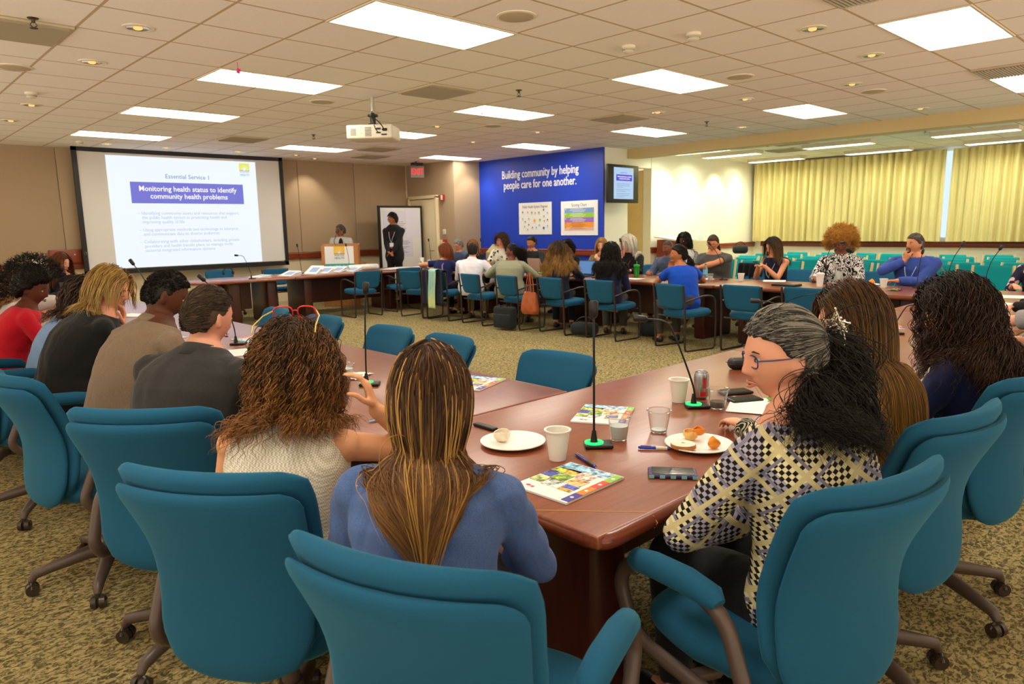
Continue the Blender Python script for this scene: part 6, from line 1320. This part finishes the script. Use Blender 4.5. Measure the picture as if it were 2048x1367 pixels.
P = person('person in a light blue shirt with shoulder-length dark hair, mostly hidden', (1.20, 5.42, 1.215), -10, -50, 24, lean=24, skinc='c9936e', shirt=C_('light_blue_shirt', '8fb0e0'), sleeve='long', pants=DPANTS, armL=('table',), armR=('table',), seed=26)
long_hair(P, hairmat('241a16', '43302a', tip='5a4030'), n=700, L=.30, wd=.0045, seed=27, curl=.008, freq=2.5, layer=(.006, .03), cap=.014)
P = person('woman with a black afro in a bright red top, looking down', (1.03, 6.10, 1.25), 0, -32, 18, lean=18, build=1.05, skinc='6a3d2c', shirt=C_('red_knit', 'd8182c', fold=.3), sleeve='long', pants=DPANTS, armL=('table',), armR=('table',), voxel=.008, seed=28)
o = hair_cap('hair', P['hc'], P['Rh'], H_BLACK, P['root'], .04, 1, .010, 16, 28, shift=-.02, top=.015); G_ = groom(P['hc'], P['Rh'], 1500, .05, 7, 'radial', (), 29, grav=0, layer=(.03, .055), clump=.2, jit=.3, curl=.006, freq=1.5); G_ += (G_[:, :1]-P['hc'])*.45; strand_mesh('hair_strand_layer', G_, .0026, H_BLACK, o, 29)
P = person('woman in a white sweater with dark-rooted blonde hair, arm raised, bracelet on the wrist', (1.06, 6.75, 1.27), -5, -40, 10, lean=16, skinc='dca680', shirt=C_('white_sweater', 'e4dcd6'), sleeve='long', pants=DPANTS, armR=('cheek', dict(pole=(.6, -.6, -.5))), armL=('table',), seed=30)
long_hair(P, hairmat('1c1613', '33261d', tip='b8863e'), n=900, L=.34, wd=.004, seed=31, curl=.008, freq=2, layer=(.006, .03), cap=.014)
W_ = P['arms'][-1]; m = MB(); dv = nrm(W_[1]-W_[0]); c = W_[0]+(W_[1]-W_[0])*.8; m.tube([c+.03*(np.cross(dv, (0, 0, 1.))*cos(a)+np.cross(dv, np.cross(dv, (0, 0, 1.)))*sin(a)) for a in np.linspace(0, 2*pi, 14, endpoint=False)], .006, 6, closed=True); m.build('bracelet', plain('bead_white', 'd8d2c0', .4), P['root'])
P = person('person with dark hair and tan skin at the left edge, farther back', (1.0, 8.2, 1.31), -10, -42, 6, lean=8, skinc='b07850', shirt=C_('maroon_shirt', '4a1c22'), pants=DPANTS, seed=32, armR=('table',), armL=('table',)); long_hair(P, H_BLACK, n=400, L=.2, wd=.005, seed=33, cap=.014)
P = person('woman with auburn hair in a black blazer, typing at the far left end', (2.06, 10.42, 1.285), -78, -52, 14, lean=12, skinc='e2ad90', shirt=C_('black_blazer', '17181f'), pants=DPANTS, seed=34, armR=('table',), armL=('table',))
long_hair(P, hairmat('4a2614', '7a4424'), n=800, L=.36, wd=.004, seed=35, layer=(.006, .02), grav=.5, cap=.012, jit=.02)
m = Solid(); m.ell(P['spine'](.68)+P['Rt'] @ np.array((.100, 0, 0)), (.05, .05, .13), 16, 12); m.build('blouse', C_('white_blouse', 'efeae6'), P['root'])
# ---- inside the right table, backs to the camera
P = person('woman with a red-brown bob, navy T-shirt and a pink strap over the shoulder', (7.56, 9.62, 1.235), 18, 118, 4, lean=8, skinc='dfa98a', shirt=C_('navy_tee', '1c2458'), sleeve='short', pants=DPANTS, armL=('at', dict(t=(.12, .36, .80), pole=(-.3, 1, -.2), dir=(.8, -.5, 0))), armR=('table',), seed=40)
long_hair(P, H_AUB, n=900, L=.21, wd=.0036, seed=41, layer=(.006, .028), grav=.35, cap=.022, jit=.03, lenvar=.12)
m = MB(); sp_ = P['spine']; Rt = P['Rt']; m.tube([sp_(.97)+Rt @ np.array((0, -.05, .03)), sp_(.8)+Rt @ np.array((-.135, -.06, 0)), sp_(.4)+Rt @ np.array((-.14, -.09, 0)), sp_(.1)+Rt @ np.array((-.16, -.11, 0))], .012, 8, flat=.4, up=(1, 0, 0)); m.build('shoulder_strap', plain('strap_pink', 'd8388a', .6), P['root'])
m = MB(); m.tube([sp_(.97)+Rt @ np.array((-.012, -.05, .03)), sp_(.8)+Rt @ np.array((-.142, -.06, 0)), sp_(.4)+Rt @ np.array((-.147, -.09, 0)), sp_(.1)+Rt @ np.array((-.167, -.11, 0))], .005, 8); m.build('strap_stripe', plain('strap_teal', '3a9ab0', .6), P['root'])
P = person('man in a white finely striped shirt with short black hair, back to camera', (7.54, 8.86, 1.255), 34, 44, 8, lean=14, build=1.12, fem=False, skinc='e0b094', shirt=PIN, sleeve='long', pants=KHAKI, armR=('at', dict(t=(.28, -.28, .62), pole=(-.4, -.8, -.3))), armL=('table',), seed=42, wr=.005)
short_hair(P, hairmat('12100f', '35302c'), .012, 900, .035, .0026, 43, mode='back'); collar(P, PIN)
P = person('woman in a pale green sweater with a curly black ponytail, arm over the chair', (7.56, 7.95, 1.255), 20, 122, 4, lean=10, build=1.30, skinc='7a4c3a', shirt=C_('sage_sweater', 'a5a68c', fold=.3), sleeve='long', pants=GPANTS, armL=('at', dict(t=(.30, .30, .76), pole=(-.5, .9, -.3))), armR=('table', dict(pole=(-.4, -.9, -.4))), voxel=.008, seed=44, wr=.003)
o = short_hair(P, H_BLACK, .007, 700, .10, .002, 45, mode='gather', target=(-.11, 0, .01)); tail(P, o, H_BLACK, (-.115, 0, .005), n=700, L=.20, wd=.003, seed=46, K=16, curl=.016, freq=3, spread=.12, d0=(-.7, 0, -.2), grav=.2)
P = person('woman with long wavy brown hair fading to blonde, navy top, back to camera', (7.56, 6.96, 1.275), 30, 42, 4, lean=10, skinc='dca888', shirt=C_('navy_top', '1c2238'), sleeve='long', pants=C_('dark_jean', '1c2236'), armR=('table', dict(pole=(-.2, -.9, -.5))), armL=('table',), seed=47)
long_hair(P, hairmat('33241a', '54402c', tip='c08e46'), n=1500, L=.46, wd=.003, seed=48, curl=.012, freq=2.4, layer=(.006, .04), grav=.35, cap=.016, jit=.04, clump=.5)
P = person('woman with long tight black curls in a navy cardigan, hand raised to her face', (7.58, 6.03, 1.26), 26, 50, 2, lean=12, build=1.02, skinc='c08a64', shirt=C_('navy_cardigan', '1d2140'), sleeve='long', pants=GPANTS, armL=('world', dict(t=(7.93, 6.34, 1.10), pole=(.0, 1, -.4), dir=(.3, -.5, .4), curl=.9)), armR=('lap',), seed=49)
long_hair(P, hairmat('0f0c0b', '2e2420'), n=1500, L=.44, wd=.003, seed=50, curl=.012, freq=6, layer=(.006, .04), grav=.4, cap=.018, jit=.04, clump=.6, nclump=110, K=30)
P = person('woman in a bright blue top with a black ponytail, hand at her mouth', (7.60, 4.98, 1.255), 62, 132, 2, lean=14, build=1.08, skinc='b5794e', shirt=C_('cobalt_top', '1450c8', fold=.4), sleeve='short', pants=GPANTS, armL=('chin', dict(pole=(.0, .9, -.6), curl=.8)), armR=('at', dict(t=(.42, -.28, .78), pole=(-.2, -.9, -.4))), voxel=.008, seed=51)
o = short_hair(P, H_BLACK, .012, 900, .12, .0024, 52, mode='gather', target=(-.115, 0, -.03)); tail(P, o, H_BLACK, (-.115, 0, -.03), n=600, L=.24, wd=.003, seed=53, K=16, curl=.008, freq=1.5, spread=.05, d0=(-.5, 0, -.6), grav=.25); glasses(P['hc'], P['Rh'], plain('pink_acetate', 'd86a7a', .3), P['root'])
W_ = P['arms'][1]; m = MB(); dv = nrm(W_[1]-W_[0]); c = W_[0]+(W_[1]-W_[0])*.88; ax = nrm(np.cross(dv, (0, 0, 1.))); bx = np.cross(dv, ax); m.tube([c+.028*(ax*cos(a)+bx*sin(a)) for a in np.linspace(0, 2*pi, 14, endpoint=False)], .006, 6, closed=True); m.ell(c+.03*ax, (.014, .014, .014), 12, 8); m.build('wristwatch', CHROME, P['root'])
# ---- outside the right table, facing the camera
P = person('grey-haired man with dark glasses in a blue-grey jacket, looking down', (9.42, 11.58, 1.26), 196, 172, 22, lean=14, build=1.1, fem=False, skinc='dba184', shirt=C_('slate_jacket', '5a6a8a'), pants=DPANTS, seed=60, neck='jacket', armL=('table',), armR=('table',)); short_hair(P, H_GREY, .012, 700, .035, .0026, 61, mode='back'); glasses(P['hc'], P['Rh'], BLACK, P['root']); collar(P, C_('white_collar', 'e4e6ee'))
P = person('woman with straight golden brown hair behind the striped-shirt man', (9.45, 11.12, 1.255), 190, 165, 8, lean=8, skinc='e2b090', shirt=BLK, pants=DPANTS, seed=62, armL=('table',), armR=('table',)); long_hair(P, hairmat('7a4c24', 'b07c40'), n=500, L=.26, wd=.005, seed=63, grav=.45, cap=.016)
P = person('woman with long brown curls and glasses in a black and cream petal print top', (9.44, 10.22, 1.37), 200, 158, 0, lean=4, build=1.12, skinc='e2a98c', shirt=PET, sleeve='half', pants=DPANTS, seed=64, armL=('table',), armR=('table',)); long_hair(P, hairmat('33221a', '5a3c28'), n=1200, L=.33, wd=.0034, seed=65, curl=.010, freq=4, layer=(.006, .05), cap=.03, clump=.6, nclump=90, jit=.08, grav=.3); glasses(P['hc'], P['Rh'], BLACK, P['root']); lanyard(P, 'dfe6ee', 'e8eef4')
P = person('woman with a low black bun in a dark grey polo, looking down', (9.44, 9.42, 1.33), 208, 190, 14, lean=6, skinc='c48a60', shirt=C_('dark_grey_polo', '2b2b2d'), sleeve='half', pants=DPANTS, seed=66, armL=('table',), armR=('table',)); o = short_hair(P, H_BLACK, .010, 900, .12, .0022, 67, mode='gather', target=(-.11, 0, .0)); m = MB(); m.ell(P['hc']+P['Rh'] @ np.array((-.115, 0, .0)), (.04, .045, .045), 16, 12); m.build('hair_bun', H_BLACK, o); m = MB(); m.ell(P['hc']+P['Rh'] @ np.array((.0, -.084, -.055)), (.007, .007, .010), 8, 6); m.ell(P['hc']+P['Rh'] @ np.array((.0, .084, -.055)), (.007, .007, .010), 8, 6); m.build('earring', plain('gold', 'd8a83a', .25, .9), P['root']); collar(P, C_('dark_grey_polo', '2b2b2d'))
P = person('person with short dark curls in black, hidden behind the long wavy hair', (9.40, 8.48, 1.24), 190, 182, 14, lean=10, skinc='8a5a40', shirt=BLK, pants=DPANTS, seed=68, armL=('table',), armR=('table',)); long_hair(P, H_BLACK, n=700, L=.10, wd=.004, seed=69, curl=.01, freq=3, layer=(.01, .03), cap=.03, clump=.5, grav=.1, jit=.2)
P = person('blonde woman by the blue wall in a dark top, hands raised near her chin', (9.42, 7.70, 1.29), 200, 208, 8, lean=6, skinc='e8b698', shirt=C_('olive_top', '8a7a52'), pants=DPANTS, seed=70, armL=('at', dict(t=(.36, .05, .92), dir=(.1, -.5, .8), curl=.9)), armR=('table',)); long_hair(P, hairmat('9a7238', 'd0a862'), n=800, L=.24, wd=.0036, seed=71, grav=.45, cap=.014)
P = person('woman with white shoulder-length hair in a black jacket with a red lanyard', (9.40, 7.14, 1.315), 196, 152, 6, lean=8, build=1.15, skinc='e2a590', shirt=C_('black_jacket', '1c1c1e'), pants=DPANTS, seed=72, neck='jacket', armR=('chin', dict(curl=.9)), armL=('table',)); long_hair(P, H_WHITE, n=1200, L=.25, wd=.0036, seed=73, grav=.35, cap=.03, layer=(.008, .05), jit=.05); lanyard(P, 'c83040'); glasses(P['hc'], P['Rh'], BLACK, P['root'])
P = person('bald man in a slate grey jacket behind the woman in bright blue', (9.36, 6.34, 1.265), 184, 176, 10, lean=10, build=1.1, fem=False, skinc='8a5a44', shirt=C_('slate_grey_jacket', '55607a'), pants=DPANTS, seed=74, neck='jacket', armL=('table',), armR=('table',)); hair_cap('hair', P['hc'], P['Rh'], hairmat('3a2a22', '4a3830'), P['root'], .001, .99, 0, shift=-.1, low=0)
P = person('woman with black braids in a white vest over a grey striped top, farther back', (10.45, 6.75, 1.35), 200, 178, 10, lean=0, skinc='4a2c20', shirt=C_('white_vest', 'e4e4e0'), sleeve='none', pants=DPANTS, seed=75, armL=('lap',), armR=('lap',)); long_hair(P, H_BLACK, n=260, L=.28, wd=.006, seed=76, grav=.3, cap=.02, layer=(.008, .03), curl=.004, freq=4, clump=.1); m = Solid()
for q_ in (-1, 1):
    a_ = P['arms'][q_]; m.limb([P['sh'][q_], a_[0]], [.052, .05], 12); m.limb([a_[0], a_[0]+(a_[1]-a_[0])*.9], [.05, .035], 12)
m.remesh('sleeves', C_('striped_sleeve', '4a4c50', c2=(.62, .62, .62), scale=60), P['root'], .009)
P = person('woman in a grey T-shirt with black glasses, reaching across the laptop', (9.40, 5.58, 1.335), 190, 196, 18, lean=14, build=1.25, skinc='d0926c', shirt=C_('grey_tee', '5c5b58'), sleeve='short', pants=C_('blue_jean', '2a3a5c'), seed=77, armL=('world', dict(t=(8.85, 5.72, .82), pole=(.3, .9, -.2))), armR=('table',)); o = short_hair(P, H_BR, .012, 900, .12, .0024, 78, mode='gather', target=(-.11, .02, -.01)); tail(P, o, H_BR, (-.11, .02, -.02), n=320, L=.22, wd=.0034, seed=79, spread=.05); glasses(P['hc'], P['Rh'], BLACK, P['root'], 1.05)
P = person('young woman in a navy sleeveless top with glasses, looking at a phone', (9.42, 4.68, 1.295), 172, 152, 20, lean=6, build=.92, skinc='dba07a', shirt=C_('navy_sleeveless', '1b1f3c'), sleeve='none', pants=DPANTS, seed=80, armL=('at', dict(t=(.32, .04, .92), dir=(.7, -.6, .3), curl=.8)), armR=('at', dict(t=(.32, -.06, .92), dir=(.7, .6, .3), curl=.8))); long_hair(P, hairmat('2a1c14', '4a3424', tip='7a5634'), n=1000, L=.36, wd=.0032, seed=81, grav=.5, cap=.012, jit=.02); glasses(P['hc'], P['Rh'], plain('violet_acetate', '4a4080', .3), P['root']); lanyard(P, 'c9c9d4')
a_ = P['arms']; pc = (a_[1][1]+a_[-1][1])/2+np.array((.10, 0, .03)); t = phone(0, 0, 0, 'phone in a green case held by the young woman in the navy sleeveless top', '1f8f78'); wp = rotz(P['yawr']) @ pc+P['base']; t.location = tuple(wp); t.rotation_euler = (0, radians(-35), P['yawr'])
P = person('woman with a golden curly afro in a black and white swirl jacket, writing', (9.40, 3.72, 1.335), 196, 200, 20, lean=10, build=1.22, skinc='855540', shirt=SWL, sleeve='long', pants=DPANTS, seed=82, neck='jacket', armL=('table', dict(curl=.8)), armR=('at', dict(t=(.42, -.26, .80), curl=.9)))
o = hair_cap('hair', P['hc'], P['Rh'], H_GOLD, P['root'], .045, 1, .010, 14, 83, top=.02, back=.02); G_ = groom(P['hc'], P['Rh'], 1500, .09, 10, 'radial', (), 84, grav=.12, layer=(.03, .06), clump=.3, jit=.25, curl=.010, freq=2.5); G_ += (G_[:, :1]-P['hc'])*.40; strand_mesh('hair_strand_layer', G_, .0036, H_GOLD, o, 84)
m = Solid(); m.ell(P['spine'](.62)+P['Rt'] @ np.array((.125, 0, 0)), (.06, .065, .17), 18, 14); m.build('white_top', C_('white_tank', 'f0ece6'), P['root']); lanyard(P, 'e0dcd4'); glasses(P['hc'], P['Rh'], BLACK, P['root'], .98)
P = person('man in a blue shirt with a dark goatee, fist at his chin', (9.42, 2.86, 1.345), 178, 148, 0, lean=6, build=1.22, fem=False, skinc='d09670', shirt=C_('medium_blue_shirt', '3c55a8', fold=.6), sleeve='long', pants=DPANTS, seed=85, armR=('chin', dict(curl=1.0, pole=(.5, -.9, -.5))), armL=('at', dict(t=(.40, -.06, .80), curl=.9, dir=(.4, -.9, 0)))); short_hair(P, hairmat('3a322c', '7c746c'), .012, 1000, .03, .0024, 86, mode='back'); lanyard(P, 'b4bcd8'); collar(P, C_('medium_blue_shirt', '3c55a8'))
m = Solid(); g = lambda p_: P['hc']+P['Rh'] @ np.array(p_); m.limb([g((.088, .03, -.052)), g((.099, 0, -.048)), g((.088, -.03, -.052))], [.004, .0045, .004], 8); m.limb([g((.086, .03, -.056)), g((.085, .028, -.09)), g((.094, 0, -.108)), g((.085, -.028, -.09)), g((.086, -.03, -.056))], [.004, .008, .014, .008, .004], 8); m.build('beard', hairmat('1f1a17', '3a322c'), P['root'])
P = person('woman in a navy and pink floral dress at the right edge, looking down', (9.45, 1.62, 1.26), 176, 186, 26, lean=16, build=1.12, skinc='dca284', shirt=FLO, sleeve='three', pants=DPANTS, seed=87, armL=('table',), armR=('table',)); long_hair(P, hairmat('8a6238', 'c09a5c'), n=700, L=.14, wd=.004, seed=88, cap=.018, grav=.3); glasses(P['hc'], P['Rh'], BLACK, P['root'])
# ---- standing by the wall
P = person('woman with short greying hair speaking at the podium in a pale grey blazer', (7.60, 13.14, 1.615), 236, 166, 4, lean=2, build=1.15, skinc='8a5a3e', shirt=C_('pale_grey_blazer', 'b9b6ae'), pants=GPANTS, stand=True, seed=90, neck='jacket', armL=('at', dict(t=(.30, .12, 1.14))), armR=('at', dict(t=(.30, -.14, 1.14)))); short_hair(P, hairmat('1a1614', '6e675f'), .010, 700, .03, .0026, 91, mode='back'); glasses(P['hc'], P['Rh'], plain('thin_gold', 'b0863a', .3, .6), P['root']); lanyard(P, 'e0e0e4')
m = Solid(); m.ell(P['spine'](.66)+P['Rt'] @ np.array((.135, 0, 0)), (.05, .05, .16), 16, 12); m.build('black_top', BLK, P['root']); m = MB()
for q_ in (-1, 1): m.ell(P['hc']+P['Rh'] @ np.array((.0, q_*.084, -.055)), (.006, .006, .013), 8, 6)
m.build('earring', CHROME, P['root'])
P = person('standing woman in a black trouser suit with short black hair, hands clasped', (8.42, 12.42, 1.84), 214, 160, 0, lean=0, build=.92, skinc='a06a48', shirt=C_('black_suit', '19191c'), pants=C_('black_suit_trousers', '17171a'), stand=True, seed=92, neck='jacket', armL=('at', dict(t=(.24, .03, 1.0), pole=(-.2, 1, -.3), dir=(.3, -.9, -.3), curl=.7)), armR=('at', dict(t=(.25, -.03, 1.01), pole=(-.2, -1, -.3), dir=(.3, .9, -.3), curl=.7)), voxel=.008, shoes='141416'); short_hair(P, H_BLACK, .016, 900, .05, .0026, 93, mode='fwd'); lanyard(P, 'd8d8dc', 'dfe8f4')
m = Solid(); m.ell(P['spine'](.80)+P['Rt'] @ np.array((.098, 0, 0)), (.03, .03, .075), 14, 12); m.build('maroon_top', C_('maroon_top', '4a1420'), P['root'])
